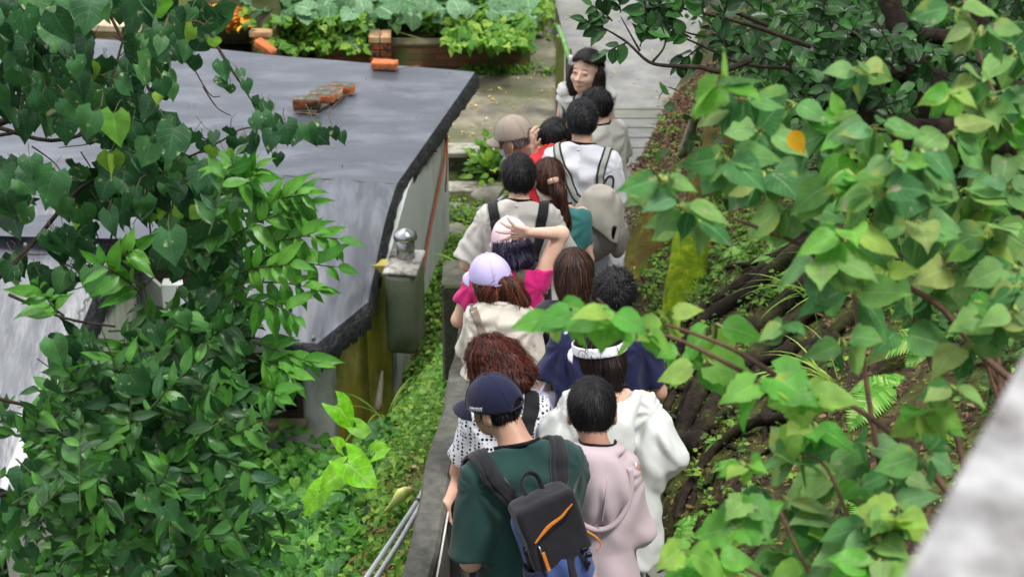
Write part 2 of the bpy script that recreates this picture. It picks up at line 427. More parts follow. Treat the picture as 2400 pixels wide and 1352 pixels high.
M_soil = mat('soil', '#3a2a1e', '#5b4634', c3='#2c2219', scale=9, stain='#46521f', stain_s=3, rough=.95, bump=1, bscale=40, bdist=.02, stamt=.52)
M_soilL = mat('soil_slope', '#2f2f1a', '#4f4b2c', c3='#3b4a1d', scale=9, rough=.95, bump=1, bscale=40, bdist=.02)
M_moss = mat('moss', '#5f8414', '#9cb422', c3='#769412', scale=14, rough=.95, bump=1, bscale=120, bdist=.012, stain='#4b4420', stain_s=5, stamt=.66)
M_moss2 = mat('moss_dull', '#4c5a16', '#7b7f26', c3='#5b4a26', scale=10, rough=.95, bump=1, bscale=90, bdist=.012, stain='#403522', stain_s=5)
def tag_s(o): return tag(o, kind='structure')
def xw(y): return xpar(y) + np.interp(np.asarray(y, float), [9.2, 11, 14], [0, .14, .34])      # left edge of the walkway beyond the parapet
# terrain: one sheet; x from far left to far right
def zleft(x, y):
    zt = np.interp(y, [4, 6, 8, 9.5, 11.5, 13.5, 15.3, 15.32, 15.8, 15.82], [.5, .45, .1, -.4, -1.2, -2.0, -2.3, -2.12, -2.12, ZT])
    d = np.maximum(xpar(y) - .1 - x, 0)
    sl = np.interp(y, [4, 9, 11, 12.2, 13.5, 15], [1.0, 1.1, 1.4, 1.5, .3, .05])
    z = np.where(y > 15.31, zt, np.maximum(zt - sl * d, -2.9 + .12 * np.maximum(y - 9, 0)))
    t = np.clip((xw(y) - x) / .42, 0, 1); t = t * t * (3 - 2 * t)
    return np.where((y > 9.25) & (y < 15.3), (zwalk(y) - .02) * (1 - t) + z * t, z)
def zemb(x, y):
    d = np.maximum(x - xemb(y), 0); P = np.stack([x, y, y * 0], -1)
    z = zwalk(y) + .62 * d + .45 * np.clip(d, 0, .35) + .05 * wav(P, 5, seed=2) * np.clip(d * 4, 0, 1) + .12 * wav(P, 1.7, seed=3) * np.clip(d, 0, 1)
    return z
def fn_left(u, v):
    y = 4.0 + (15.9 - 4.0) * v; x = -14 + (np.where(y > 9.25, xw(y), xpar(y) - .02) + 14) * u ** .35
    z = zleft(x, y) + .03 * wav(np.stack([x, y, y * 0], -1), 7)
    return np.stack([x, y, z], -1)
V, F, uv = grid(fn_left, 90, 200)
tag_s(O('hillside', (V, F), M_soilL, uv=uv))
def fn_emb(u, v):
    y = 3 + 23 * v; x = xemb(y) + 9 * u ** 1.6
    return np.stack([x, y, zemb(x, y)], -1)
V, F, uv = grid(fn_emb, 110, 220)
tag_s(O('embankment', (V, F), M_soil, uv=uv))
# walkway, steps, path, terrace
def fn_walk(u, v):
    y = 3 + 11.1 * v; x = xw(y) + (xemb(y) + .05 - xw(y)) * u
    return np.stack([x, y, zwalk(y) - .002 * np.abs(wav(np.stack([x, y, y * 0], -1), 6))], -1)
V, F, uv = grid(fn_walk, 12, 80)
tag_s(O('walkway', (V, F), M_path))
st = []
for k in range(5):
    y0 = 14.05 + .42 * k; z = -1.31 - .095 * k
    x0, x1 = .42, float(xemb(y0 + .3)) + .08
    st.append(box(((x0 + x1) / 2, y0 + .21, z - .2), (x1 - x0, .42, .4), bev=.012, seg=2))
    st.append(box(((x0 + x1) / 2, y0 + .385, z + .004), (x1 - x0 - .01, .05, .010), bev=.004))
tag_s(O('steps', join(*st), M_path, smooth=False))
def fn_path(u, v):
    y = 16.0 + 16 * v; x = .44 + (y > 19) * 0 + (xemb(y) + .2 - .44 + 0 * y) * u
    x = np.interp(u, [0, 1], [0, 1]) * (xemb(y) + .2 - np.interp(y, [16, 18.2, 22, 33], [.44, .5, .25, -.8])) + np.interp(y, [16, 18.2, 22, 33], [.44, .5, .25, -.8])
    return np.stack([x, y, ZP + .004 * wav(np.stack([x, y, 0 * y], -1), 3) + .03 * np.maximum(y - 20, 0)], -1)
V, F, uv = grid(fn_path, 30, 80)
tag_s(O('path', (V, F), M_path))
pb = []
for k in range(14):      # side face of the path above the terrace
    pass
V, F = slab([(.445, 13.6, -1.3), (.445, 15.9, ZP - .004), (.445, 15.9, -2.3), (.445, 13.6, -2.3)], .1, (-1, 0, 0))
tag_s(O('path_edge', (V, F), M_dark_con))
def fn_terr(u, v):
    y = 15.82 + 16 * v; x = -12 + (12.5) * u
    return np.stack([x, y, ZT + .006 * wav(np.stack([x, y, 0 * y], -1), 3) - .01], -1)
V, F, uv = grid(fn_terr, 60, 60)
tag_s(O('terrace', (V, F), M_terr))
def fn_far(u, v):
    y = 14 + 120 * v; x = -120 + 240 * u
    return np.stack([x, y, -4.0 + 0 * x], -1)
V, F, uv = grid(fn_far, 4, 4); tag_s(O('ground', (V, F), M_soilL))
def fn_near(u, v):
    return np.stack([-120 + 240 * u, -60 + 74 * v, -4.1 + 0 * u], -1)
V, F, uv = grid(fn_near, 4, 4); tag_s(O('ground', (V, F), M_soilL))
# parapet beside the walkway
def parapet():
    ys = np.linspace(3.6, 9.2, 34)
    V = []
    for y in ys:
        xi = float(xpar(y)); j = .004 * math.sin(y * 7.3) + .003 * math.sin(y * 17)
        for dx, dz in ((-.108 + j, -1.2), (-.108 + j, -.012), (-.098 + j, j), (-.05, .003), (-.012 + j, .0), (j, -.014), (j, -1.2)):
            V.append((xi + dx, y, .85 + float(zwalk(y)) + dz))
    n = 7; F = []
    for i in range(len(ys) - 1):
        for k in range(n - 1): F.append((i * n + k, i * n + k + 1, (i + 1) * n + k + 1, (i + 1) * n + k))
    e = (len(ys) - 1) * n; F += [(e, e + 1, e + 2, e + 3), (e, e + 3, e + 4, e + 5), (e, e + 5, e + 6, e + 6)]
    return np.array(V), np.array(F)[:, ::-1]
t = thing('parapet_wall', (xpar(7), 7, 0), 'low grey concrete parapet wall running beside the queue of people', 'wall')
O('wall', parapet(), mat('parapet_concrete', '#42433e', '#5a5a54', scale=20, stain='#3c4426', stain_s=3, rough=.9, bump=.6, bscale=120, bdist=.003, stamt=.64), t, smooth=False)
O('white_trim', tube([(float(xpar(y)) + .008, y, .815 + float(zwalk(y))) for y in (3.6, 4.5, 5.8, 6.5, 7.2, 8.0, 8.4)], .0045, 5), mat('white_paint', '#d8d6cc', '#b9b5a6', scale=20), t)
V, F = box((float(xpar(9.3)) - .17, 9.3, -.3), (.16, .3, 1.1), bev=.012)
o = O('retaining_wall', (V, F), mat('dark_block', '#3c3b33', '#5d5b4e', scale=12, stain='#3a4420', stain_s=6, bump=.8, bscale=50), smooth=False)
tag(o, 'short dark mossy block pier at the far end of the concrete parapet', 'wall')
# retaining walls of brick with concrete caps
def brickmat(name, b1, b2, mortar, s=1.0, moss='#4c5626', mossamt=.5):
    m = bpy.data.materials.new(name); m.use_nodes = True; t = m.node_tree; N = t.nodes; L = t.links; b = N['Principled BSDF']; b.inputs['Roughness'].default_value = .9
    tc = N.new('ShaderNodeTexCoord'); mp = N.new('ShaderNodeMapping'); mp.inputs['Rotation'].default_value = (R(90), 0, 0)
    cx = N.new('ShaderNodeSeparateXYZ'); cm = N.new('ShaderNodeCombineXYZ'); L.new(tc.outputs['Object'], cx.inputs[0])
    L.new(cx.outputs[0], cm.inputs[0]); L.new(cx.outputs[2], cm.inputs[1])
    br = N.new('ShaderNodeTexBrick'); br.inputs['Scale'].default_value = 1; br.inputs['Brick Width'].default_value = .22 * s; br.inputs['Row Height'].default_value = .066 * s
    br.inputs['Mortar Size'].default_value = .006; br.inputs['Color1'].default_value = lin(b1); br.inputs['Color2'].default_value = lin(b2); br.inputs['Mortar'].default_value = lin(mortar); br.inputs['Bias'].default_value = 0
    L.new(cm.outputs[0], br.inputs['Vector'])
    nz = N.new('ShaderNodeTexNoise'); nz.inputs['Scale'].default_value = 5; nz.inputs['Detail'].default_value = 8; L.new(tc.outputs['Object'], nz.inputs['Vector'])
    cr = N.new('ShaderNodeValToRGB'); cr.color_ramp.elements[0].position = mossamt - .1; cr.color_ramp.elements[1].position = mossamt + .1; L.new(nz.outputs[0], cr.inputs[0])
    mx = N.new('ShaderNodeMix'); mx.data_type = 'RGBA'; L.new(cr.outputs[0], mx.inputs['Factor']); L.new(br.outputs[0], mx.inputs['A']); mx.inputs['B'].default_value = lin(moss)
    L.new(mx.outputs['Result'], b.inputs['Base Color'])
    bp = N.new('ShaderNodeBump'); bp.inputs['Strength'].default_value = .8; bp.inputs['Distance'].default_value = .01; bp.invert = True; L.new(br.outputs['Fac'], bp.inputs['Height']); L.new(bp.outputs[0], b.inputs['Normal'])
    return m
M_brickwall = brickmat('brick_wall_mossy', '#85503a', '#5e4632', '#4b4636', mossamt=.54)
M_brickdark = brickmat('brick_wall_dark', '#74412e', '#543226', '#3a352b', mossamt=.6, moss='#33351f')
t = thing('retaining_wall', (-.1, 15.9, ZT - .2), 'upper retaining wall with pale mossy concrete cap beside the white house wall', 'wall')
O('wall', box((-.12, 15.8, ZT - .14), (1.15, .16, .24)), M_dark_con, t, smooth=False)
O('cap', box((-.12, 15.78, ZT + .012), (1.17, .22, .05), bev=.008), M_cap, t, smooth=False)
t = thing('retaining_wall', (-.2, 15.4, -2.4), 'lower brick retaining wall with a pale cap beside the white house wall', 'wall')
O('wall', box((-.2, 15.42, -2.29), (1.0, .14, .3)), M_brickdark, t, smooth=False)
O('cap', box((-.2, 15.4, -2.12), (1.02, .2, .045), bev=.008), M_cap, t, smooth=False)
# kerb of the upper path by the embankment
kp = [atz(x, y, ZP + .03) for x, y in ((1533, 272), (1570, 236), (1600, 205), (1640, 172))]
o = O('kerb', tube(kp, .035, 4), mat('kerb_stone', '#6b6450', '#8c8468', scale=12, stain='#56602c')); tag_s(o)
# ---- vertical post, rail, block beside the path
pz = atz(1313, 236, ZP)
t = thing('stone_pedestal', (pz[0] + .05, pz[1], ZP - .25), 'dark stone block under the wooden post at the head of the steps', 'block')
O('block', box((pz[0] + .06, pz[1], ZP - .12), (.2, .22, .36), bev=.015), M_dark_con, t, smooth=False)
t = thing('handrail_post', (pz[0], pz[1] + .02, ZP + .06), 'mossy brown and green post with a sloping green rail beside the far path', 'post')
Mpost = mat('weathered_post', '#7b7a50', '#5d5340', c3='#6b7a2c', scale=8, stretch=(10, 10, 1), rough=.8, bump=.5)
ph = .56
O('post', box((pz[0] - .005, pz[1], ZP + .06 + ph / 2), (.075, .06, ph), bev=.008), Mpost, t, smooth=False)
O('post', box((pz[0] + .072, pz[1] + .03, ZP + .06 + ph * .38), (.055, .05, ph * .76), bev=.008), mat('grey_post', '#77736a', '#5a564e', scale=9, stretch=(8, 8, 1)), t, smooth=False)
O('rail', tube([at(1308, 62, 17.4), at(1322, 96, 17.2), at(1334, 140, 17)], .022, 8, flat=.8), mat('green_rail', '#4f7a42', '#6f9a5c', scale=20, rough=.5), t)
O('rail_end', box(at(1337, 141, 16.9), (.03, .03, .085), bev=.012, seg=3), mat('white_plastic', '#e8e8e4', rough=.4), t)

# ============================================================ HOUSE
M_roof = mat('roof_membrane', '#3d424a', '#4e545d', scale=2.2, stretch=(1, 2.5, 1), rough=.42, bump=.15, bscale=7, bdist=.01, spec=.6, stain='#656a72', stain_s=1.6, stamt=.6, contrast=(.3, .7), coat=.15)
M_hem = mat('roof_hem', '#15171a', '#2b2d31', scale=20, rough=.5, bump=.8, bscale=25, bdist=.02, spec=.4)
house = thing('house', (-1.4, 12.5, -2.5), 'low white and ochre house under a grey membrane roof weighed down with bricks', 'house')
ZR = -.85
def roofz(P): return P
# corners (world) of the flat roof
A = atz(1113, 170, ZR); B = atz(930, 432, ZR); C = atz(585, 402, ZR); D = atz(236, 92, ZR)
E1 = atz(862, 708, ZR - .32); E2 = atz(742, 806, ZR - .40); E3 = atz(395, 755, ZR - .38)
L1 = atz(335, 560, ZR); L0 = atz(-700, 540, ZR); DL = atz(-700, 60, ZR)
def bil(q, u, v):
    u = u[:, None]; v = v[:, None]; return (q[0] * (1 - u) + q[1] * u) * (1 - v) + (q[3] * (1 - u) + q[2] * u) * v
def wrinkle(P, u, v, front):
    n = .010 * wav(P * V3(1, 1, 1), 2.2, seed=1)
    if front: n = n + .009 * np.sin(P[:, 0] * 30 + 2.5 * np.sin(P[:, 1] * 2) + 6 * wav(P, 2)) * (.3 + .7 * np.abs(wav(P, 2.2, seed=5))) * (1 - .7 * v)
    else: n = n + .0014 * np.sin(P[:, 1] * 24 + 5 * wav(P, 1.6))
    P = P.copy(); P[:, 2] += n; return P
def patch(q, nu, nv, front=False):
    q = [np.array(a) for a in q]
    return grid(lambda u, v: wrinkle(bil(q, u, v), u, v, front), nu, nv)[:2]
Bm = B * .45 + C * .55
r1 = patch([D, A, B, C], 70, 60)
# left part of the flat roof: behind the recess and out to the left
LL = C + (L1 - C) * .0
r2 = patch([DL, D, L1, L0], 60, 70)
r3 = patch([D, C, C * .5 + L1 * .5 + V3(-.0, .1, 0), L1], 30, 50)
O('roof', join(r1, r2, r3), M_roof, house)
def frontwing(u, v):
    # top edge C..B, bottom edge E3..E2..E1 with the cut corner
    top = C[None] * (1 - u[:, None]) + B[None] * u[:, None]
    pts = np.array([E3, E3 * .5 + E2 * .5 + V3(0, -.03, 0), E2, E2 * .5 + E1 * .5, E1]); uu = np.array([0, .4, .8, .9, 1])
    bot = np.stack([np.interp(u, uu, pts[:, k]) for k in range(3)], 1)
    P = top * (1 - v[:, None]) + bot * v[:, None]
    P[:, 2] += .07 * np.sin(v * math.pi) * (.5 + .5 * np.clip((1 - v) * 1.5, 0, 1))
    P[:, 2] += .06 * np.exp(-((v - .92) / .1) ** 2) * (u > .75) * (u - .75) * -3
    return wrinkle(P, u, v, True)
V, F, uv = grid(frontwing, 120, 70)
wing = (V, F)
O('roof_front', wing, mat('roof_membrane_front', '#393e45', '#4b5158', scale=2.5, stretch=(5, 1, 1), rough=.4, bump=.2, bscale=6, bdist=.012, spec=.6, stain='#6a6f78', stain_s=1.5, stamt=.6, coat=.15), house)
LE1 = np.array([atz(335, 500, ZR), atz(232, 640, ZR - .2), atz(170, 790, ZR - .44), atz(100, 960, ZR - .7), atz(30, 1130, ZR - .98)])
def leftwing(u, v):
    Rr = np.stack([np.interp(v, np.linspace(0, 1, 5), LE1[:, k]) for k in range(3)], 1)
    Ll = Rr + V3(-4.5, .2, .05)
    P = Ll * (1 - u[:, None]) + Rr * u[:, None]; P[:, 2] -= .10 * np.clip((u - .93) / .07, 0, 1) ** 2
    return wrinkle(P + V3(0, 0, .012), u, v, True)
V, F, uv = grid(leftwing, 90, 60)
O('roof_left', (V, F), mat('roof_membrane_left', '#4a4e56', '#5d6169', scale=3, stretch=(4, 1, 1), rough=.4, bump=.4, bscale=10, bdist=.012, spec=.6, coat=.15, stain='#777a82', stain_s=4, stamt=.58), house)
def hem(path, dirs, drop, jag=.02, n=90, bulge=.03, top=.0):
    path = np.array(path, float); s = np.linspace(0, 1, len(path)); t = np.linspace(0, 1, n)
    P = np.stack([np.interp(t, s, path[:, k]) for k in range(3)], 1); out = nrm(np.array(dirs, float))
    rows = []
    rr = np.random.default_rng(5); jg = rr.uniform(-1, 1, n) * jag; jg = jg + .012 * np.sin(t * 40)
    for k, f in enumerate((0, .15, .4, .7, 1)):
        w = .012 * wav(P * 1.0 + k * .1, 22, seed=k) ; off = out * (bulge * math.sin(f * 2.2) + .0)
        rows.append(P + off + w[:, None] * out * min(1, f * 3) + V3(0, 0, 1) * (top - (drop + (jg[:, None] if f == 1 else 0)) * f))
    V = np.vstack(rows); i = (np.arange(4)[:, None] * n + np.arange(n - 1)[None]).ravel()
    return V, np.stack([i, i + n, i + n + 1, i + 1], 1)
O('roof_hem', join(hem([A, A * .4 + B * .6, B, frontwing(np.array([1.]), np.array([.3]))[0], frontwing(np.array([1.]), np.array([.65]))[0], E1 + V3(0, 0, -.02)], (1, -.25, 0), .125, jag=.012, n=140, bulge=.04),
    hem([E3, E2], (-.1, -1, 0), .06), hem([E2, E1], (.5, -1, 0), .17, n=40, bulge=.06),
    hem([C, frontwing(np.array([0.]), np.array([.4]))[0], E3], (-1, 0, 0), .14)), M_hem, house)
O('roof_hem', hem(LE1 + V3(0, 0, -.06), (1, -.1, 0), .2, n=120, bulge=.06), M_hem, house)
# walls
M_white = mat('painted_wall', '#c9cdc8', '#aeb3ab', scale=3, stain='#6c7350', stain_s=2.2, rough=.8, bump=.2, stretch=(1, 1, .5), stamt=.66)
M_white2 = mat('panel_wall', '#bdc2be', '#a4aaa4', scale=2, stain='#5b5f5a', stain_s=2.6, rough=.6, bump=.15, stretch=(1, 1, .35), stamt=.7)
M_yel = mat('ochre_wall', '#a08a30', '#b3a566', c3='#7f7d28', scale=3, stain='#4c561c', stain_s=2.5, rough=.8, bump=.2, stretch=(1, 1, .4))
fc = atY(905, 800, 11.95); fcx = fc[0]; yw = 11.95
rc = atY(1050, 330, 14.6)
def vquad(a, b, z0, z1, th=.06, n=None):
    a = np.array(a, float); b = np.array(b, float)
    return slab([(a[0], a[1], z0), (b[0], b[1], z0), (b[0], b[1], z1), (a[0], a[1], z1)], th, n)
side_n = nrm(V3(rc[1] - yw, -(rc[0] - fcx), 0))
swp = V3(fcx + .02, yw + .02, 0); swq = V3(rc[0], rc[1], 0); swm = swp * .68 + swq * .32
O('side_wall', join(slab([swp + V3(0, 0, -3.2), swm + V3(0, 0, -3.2), swm + V3(0, 0, ZR - .07), swp + V3(0, 0, ZR - .24)], .08, side_n), slab([swm + V3(0, 0, -3.2), swq + V3(0, 0, -3.2), swq + V3(0, 0, ZR - .07), swm + V3(0, 0, ZR - .07)], .08, side_n)), M_white2, house, smooth=False)
for x0, x1, mm, nm, dy in ((705, 787, M_white, 'front_wall', 0), (787, 862, M_yel, 'ochre_wall', -.02), (864, 920, M_yel, 'corner_pillar', -.06)):
    a = atY(x0, 850, yw)[0]; b = atY(x1, 850, yw)[0]
    O(nm, vquad((a, yw + dy), (b, yw + dy), -3.4, ZR - .2 if nm == 'corner_pillar' else ZR - .36, .1, (0, -1, 0)), mm, house, smooth=False)
wl = atY(395, 850, yw)[0]; wa = atY(535, 850, yw)[0]; wb = atY(705, 850, yw)[0]
zt = atY(620, 826, yw)[2]; zb = atY(620, 972, yw)[2]
O('front_wall', join(vquad((wa, yw), (wb, yw), -3.4, zb, .1, (0, -1, 0)), vquad((wa, yw), (wb, yw), zt, ZR - .38, .1, (0, -1, 0)), vquad((wl, yw), (wa, yw), -3.4, ZR - .38, .1, (0, -1, 0))), M_white, house, smooth=False)
Mwf = mat('window_frame', '#3a3026', '#2a241c', scale=8, rough=.6)
fr = []
for a, b in (((wa + .02, zt), (wa + .02, zb)), ((wb - .02, zt), (wb - .02, zb)), (((wa + wb) / 2, zt), ((wa + wb) / 2, zb))):
    fr.append(box((a[0], yw - .01, (a[1] + b[1]) / 2), (.04, .05, a[1] - b[1])))
fr += [box(((wa + wb) / 2, yw - .013, z), (wb - wa, .05, .04)) for z in (zt - .02, zb + .02)]
w = O('window', join(*fr), Mwf, house, smooth=False)
O('pane', box(((wa + wb) / 2, yw + .03, (zt + zb) / 2), (wb - wa, .01, zt - zb)), mat('window_glass', '#0b0c0c', '#141514', scale=3, rough=.08, bump=0, spec=.6), w, smooth=False)
O('sill', box(((wa + wb) / 2, yw - .05, zb - .03), (wb - wa + .06, .12, .04), bev=.008), mat('sill_stone', '#8b8368', '#6e684e', scale=10), w, smooth=False)
# corrugated wall under the left roof edge
ca = LE1[0] + V3(-.08, 0, 0); cb = LE1[-1] + V3(-.12, 0, 0)
def corr(u, v):
    base = ca[None] * (1 - u[:, None]) + cb[None] * u[:, None]
    ztop = np.interp(u, np.linspace(0, 1, 5), LE1[:, 2]) - .03
    s = (u * np.linalg.norm(cb - ca) / .09) % 1
    o = .022 * np.clip(np.abs(s - .5) * 6 - 1, -.5, .5)
    P = base.copy(); P[:, 0] += o; P[:, 2] = ztop * v + (-4.0) * (1 - v)
    return P
V, F, uv = grid(corr, 420, 6)
O('corrugated_wall', (V, F), mat('corrugated_metal', '#a9aca4', '#8d9188', scale=4, stain='#6a6f58', stain_s=2.5, rough=.5, bump=.1, stretch=(1, 1, .3), stamt=.62), house, smooth=False)
V, F = vquad((ca[0], ca[1]), (wl, yw), -4.0, ZR - .4, .04, (0, -1, 0)); O('corrugated_wall', (V, F), MATS['corrugated_metal'], house, smooth=False)
# rivets
rv = []
for x, y, z in ((128, 585, ZR), (190, 583, ZR), (228, 584, ZR), (60, 580, ZR)):
    rv.append(atz(x, y, z + .02))
for x, y in ((706, 808), (735, 797), (838, 632)): rv.append(atz(x, y, ZR - .38 if y > 700 else ZR - .25))
for p in rv: O('rivet', tube([p, p + V3(0, 0, .03)], [.016, .01], 8), mat('rivet_metal', '#8a8d92', '#6c6f74', scale=10, rough=.4, metal=.6), house)
O('wall_base', box((fcx + (rc[0] - fcx) * .5 + .05, (yw + rc[1]) / 2, -2.75), (.16, rc[1] - yw, .7), rotz(-math.atan2(rc[0] - fcx, rc[1] - yw)), bev=.03), M_cap, house, smooth=False)
# copper pipe on the side wall
sd = nrm(V3(rc[0] - fcx, rc[1] - yw, 0)); so_ = side_n * .02
def onside(x, y, off=.015):       # pixel to the plane of the side wall
    r = ray(x, y); p0 = V3(fcx + .02, yw + .02, 0) + side_n * off; t = np.dot(p0 - CAM, side_n) / np.dot(r, side_n); return CAM + r * t
o = O('copper_pipe', join(tube([onside(1046, 316), onside(1040, 380), onside(1022, 470), onside(1000, 580), onside(985, 690)], .011, 6, 3), tube([onside(1049, 318, .03), onside(1047, 400, .03), onside(1044, 450, .03)], .006, 5)), mat('copper', '#9c5236', '#7c3c26', scale=15, rough=.5))
tag(o, 'thin copper coloured pipe running down the white side wall', 'pipe')
# water heater
hw = thing('water_heater', onside(945, 800, .12) + V3(0, 0, 0), 'grey metal water heater box with a flue hanging on the side wall of the house', 'water heater')
hc = onside(950, 700, .12); hb = onside(950, 812, .12)[2]; ht = hb + .62
Mheat = mat('heater_metal', '#7d8073', '#62665a', scale=3, stain='#4a5030', stain_s=2.6, rough=.35, metal=.35, bump=.05, spec=.5, stamt=.6)
MR = np.stack([sd, side_n, V3(0, 0, 1)], 1)
O('tank', box((hc[0], hc[1], (hb + ht) / 2), (.36, .22, ht - hb), MR, bev=.05, seg=4), Mheat, hw)
O('lid', box((hc[0], hc[1], ht + .005), (.37, .235, .03), MR, bev=.014, seg=2), mat('heater_lid', '#b5b4ac', '#8d8a80', scale=5, stain='#3a3226', stain_s=9, rough=.4, metal=.3, stamt=.58), hw)
fl = V3(hc[0], hc[1], ht) + sd * .06
Mst = mat('stainless', '#b8babb', '#8b8d8f', scale=6, rough=.25, metal=.85, bump=.05)
fp = O('flue', tube([fl, fl + V3(0, 0, .15)], .062, 16), Mst, hw)
O('flue_opening', tube([fl + V3(0, 0, .135), fl + V3(0, 0, .165)], .056, 16), mat('dark_gap', '#1b1b1b', rough=.9, bump=0), fp)
O('flue_cap', tube([fl + V3(0, 0, .162), fl + V3(0, 0, .2), fl + V3(0, 0, .232)], [.082, .075, .01], 16), Mst, hw)
O('pipe_stub', tube([(hc[0], hc[1] - .03, hb + .02), (hc[0], hc[1] - .03, hb - .05)], .016, 8), mat('dark_metal', '#3a3a36', rough=.5, metal=.5), hw)
# ---- bricks and other things on the roof
M_brick = mat('brick_orange', '#b5613a', '#c97e52', scale=14, stain='#6b3a28', stain_s=9, rough=.9, bump=.5, bscale=60, bdist=.003)
M_brickm = mat('brick_sooty', '#8b4a30', '#a4603f', scale=10, stain='#2e2a22', stain_s=12, rough=.9, bump=.6, bscale=60, bdist=.003, stamt=.5)
M_brickp = mat('brick_pale', '#c7a681', '#b78362', scale=9, stain='#8a8664', stain_s=7, rough=.9, bump=.5, bscale=60, bdist=.003)
M_sootop = mat('lichen_top', '#4b4a40', '#76766c', scale=18, rough=.95, bump=.5)
def brick(c, ang, m, lab, top=None, size=(.21, .1, .06), tilt=0, group='loose bricks'):
    Mx = rotz(ang) @ roty(tilt)
    t = thing('brick', c, lab, 'brick', group)
    bm = bmesh.new(); bmesh.ops.create_cube(bm, size=1); bmesh.ops.subdivide_edges(bm, edges=bm.edges[:], cuts=5, use_grid_fill=True)
    for v in bm.verts:
        v.co = Vector((v.co.x * size[0], v.co.y * size[1], v.co.z * size[2]))
    V, F = _fin(bm, V3(0, 0, 0), np.eye(3), 0, 1)
    e = np.abs(V) / (np.array(size) / 2); sh = np.sum(e > .99, 1) >= 2
    V = V * np.where(sh[:, None], .955, 1) + .0016 * wav(V + c, 60)[:, None]
    V = V @ Mx.T + np.array(c) + V3(0, 0, size[2] / 2)
    O('body', (V, F), m, t)
    if top: O('top_crust', box(np.array(c) + Mx @ V3(0, 0, size[2] + .002) + V3(0, 0, 0), (size[0] * .93, size[1] * .9, .006), Mx, bev=.002), top, t, smooth=False)
    return t
zb_ = ZR + .016
brick(atz(902, 160, zb_), R(-8), M_brick, 'bright orange brick lying alone at the back edge of the roof')
bt = thing('roof_board', atz(742, 246, zb_), 'thin dark board lying on the roof under the row of sooty bricks', 'board')
bq = [atz(688, 258, zb_ + .02), atz(738, 262, zb_ + .02), atz(812, 222, zb_ + .02), atz(762, 216, zb_ + .02)]
O('board', slab(bq, .016, (0, 0, 1)), mat('board_dark', '#3a3733', '#55504a', scale=20, rough=.7), bt, smooth=False)
zb2 = zb_ + .021
brick(atz(720, 252, zb2), R(-3), M_brickm, 'sooty brick with a lichen covered top, frontmost in the roof row', M_sootop, size=(.21, .1, .075))
brick(atz(754, 236, zb2), R(-6), M_brick, 'orange brick half hidden behind the sooty front brick on the board', M_sootop)
brick(atz(770, 226, zb2), R(-18), M_brickp, 'pale brown brick on the board, second from the back of the roof row', M_sootop)
brick(atz(800, 215, zb_), R(-14), M_brick, 'orange brick with a grey top, rearmost of the roof row', M_sootop)
for k, (pts, lab) in enumerate((([(690, 262), (722, 266), (748, 268)], 'thin dry twig lying in front of the sooty brick on the roof'), ([(778, 252), (800, 232), (815, 222), (838, 221)], 'thin dry twig beside the board of bricks'), ([(930, 162), (958, 158), (984, 155)], 'thin dry twig beside the lone orange brick'))):
    o = O('twig', tube([atz(x, y, zb_ + .01) for x, y in pts], .004, 4, 3), mat('twig', '#7a5a44', '#94705a', scale=20)); tag(o, lab, 'twig', 'dry twigs on the roof')

# ============================================================ TERRACE GARDEN
yp = atz(1000, 158, ZT)[1]
def planter(x0, x1, yy, h, lab, cap=True):
    a = atY(x0, 150, yy)[0]; b = atY(x1, 150, yy)[0]
    t = thing('brick_planter', ((a + b) / 2, yy, ZT), lab, 'planter')
    O('wall', box(((a + b) / 2, yy + .05, ZT + h / 2), (b - a, .11, h)), M_brickwall, t, smooth=False)
    if cap: O('cap', box(((a + b) / 2, yy + .06, ZT + h + .012), (b - a + .01, .15, .03), bev=.006), mat('planter_cap', '#57543f', '#6f6a50', scale=14, stain='#3f4a1e', stain_s=7), t, smooth=False)
    return a, b
gx0, gx1 = planter(905, 1243, yp, .22, 'long mossy brick planter wall in front of the leafy garden bed')
planter(742, 872, yp + .12, .14, 'short low brick edging left of the brick pillar')
def fn_bed(u, v):
    x = -5.5 + (gx1 + 5.5) * u; y = yp + .12 + 5 * v
    return np.stack([x, y, ZT + .2 + .05 * wav(np.stack([x, y, 0 * x], -1), 3) + .12 * v], -1)
V, F, uv = grid(fn_bed, 60, 30); o = O('garden_soil', (V, F), M_soil); tag_s(o)
t = thing('brick_pillar', atY(892, 110, yp - .02) * V3(1, 1, 0) + V3(0, 0, ZT), 'short pillar of stacked bricks standing between the two planter walls', 'pillar')
pc = atY(892, 110, yp + .02)
for k in range(5):
    for s in (-1, 1):
        O('brick', box((pc[0] + s * .053, pc[1], ZT + .035 + k * .067), (.1, .2, .06), rotz(.03 * math.sin(k * 3 + s)), bev=.005), M_brickp if k == 4 else M_brickm, t, smooth=False)
brick(atY(612, 85, yp - .1) , R(-6), M_brickp, 'pale topped brick balanced on another brick beside the grey stump', group='loose bricks')
brick(atY(611, 110, yp - .1) + V3(0, 0, -.02), R(80), M_brick, 'upright brick carrying the pale topped brick beside the stump', size=(.08, .1, .16))
brick(atY(622, 118, yp - .25), R(-30), M_brick, 'red brick leaning at the back edge of the roof below the stacked pair', tilt=R(25))
brick(atY(754, 48, yp + .6), R(-15), M_brickm, 'mossy brick half buried in the bed at the foot of the squash vine')
# stump / mossy concrete pillar
sp = atY(628, 112, yp + .15)
V, F = tube([sp + V3(0, 0, -.3), sp + V3(.0, 0, .1), sp + V3(.01, .05, .35), sp + V3(0, .1, .75)], [.17, .155, .15, .145], 14, 4); V = V + .012 * wav(V, 12)[:, None]
o = O('concrete_pillar', (V, F), mat('mossy_pillar', '#5b5747', '#6f6b5a', scale=5, stain='#4a5424', stain_s=4, rough=.95, bump=1, bscale=30, stamt=.52)); tag(o, 'thick dark mossy pillar behind the roof beside the pile of fallen leaves', 'pillar')
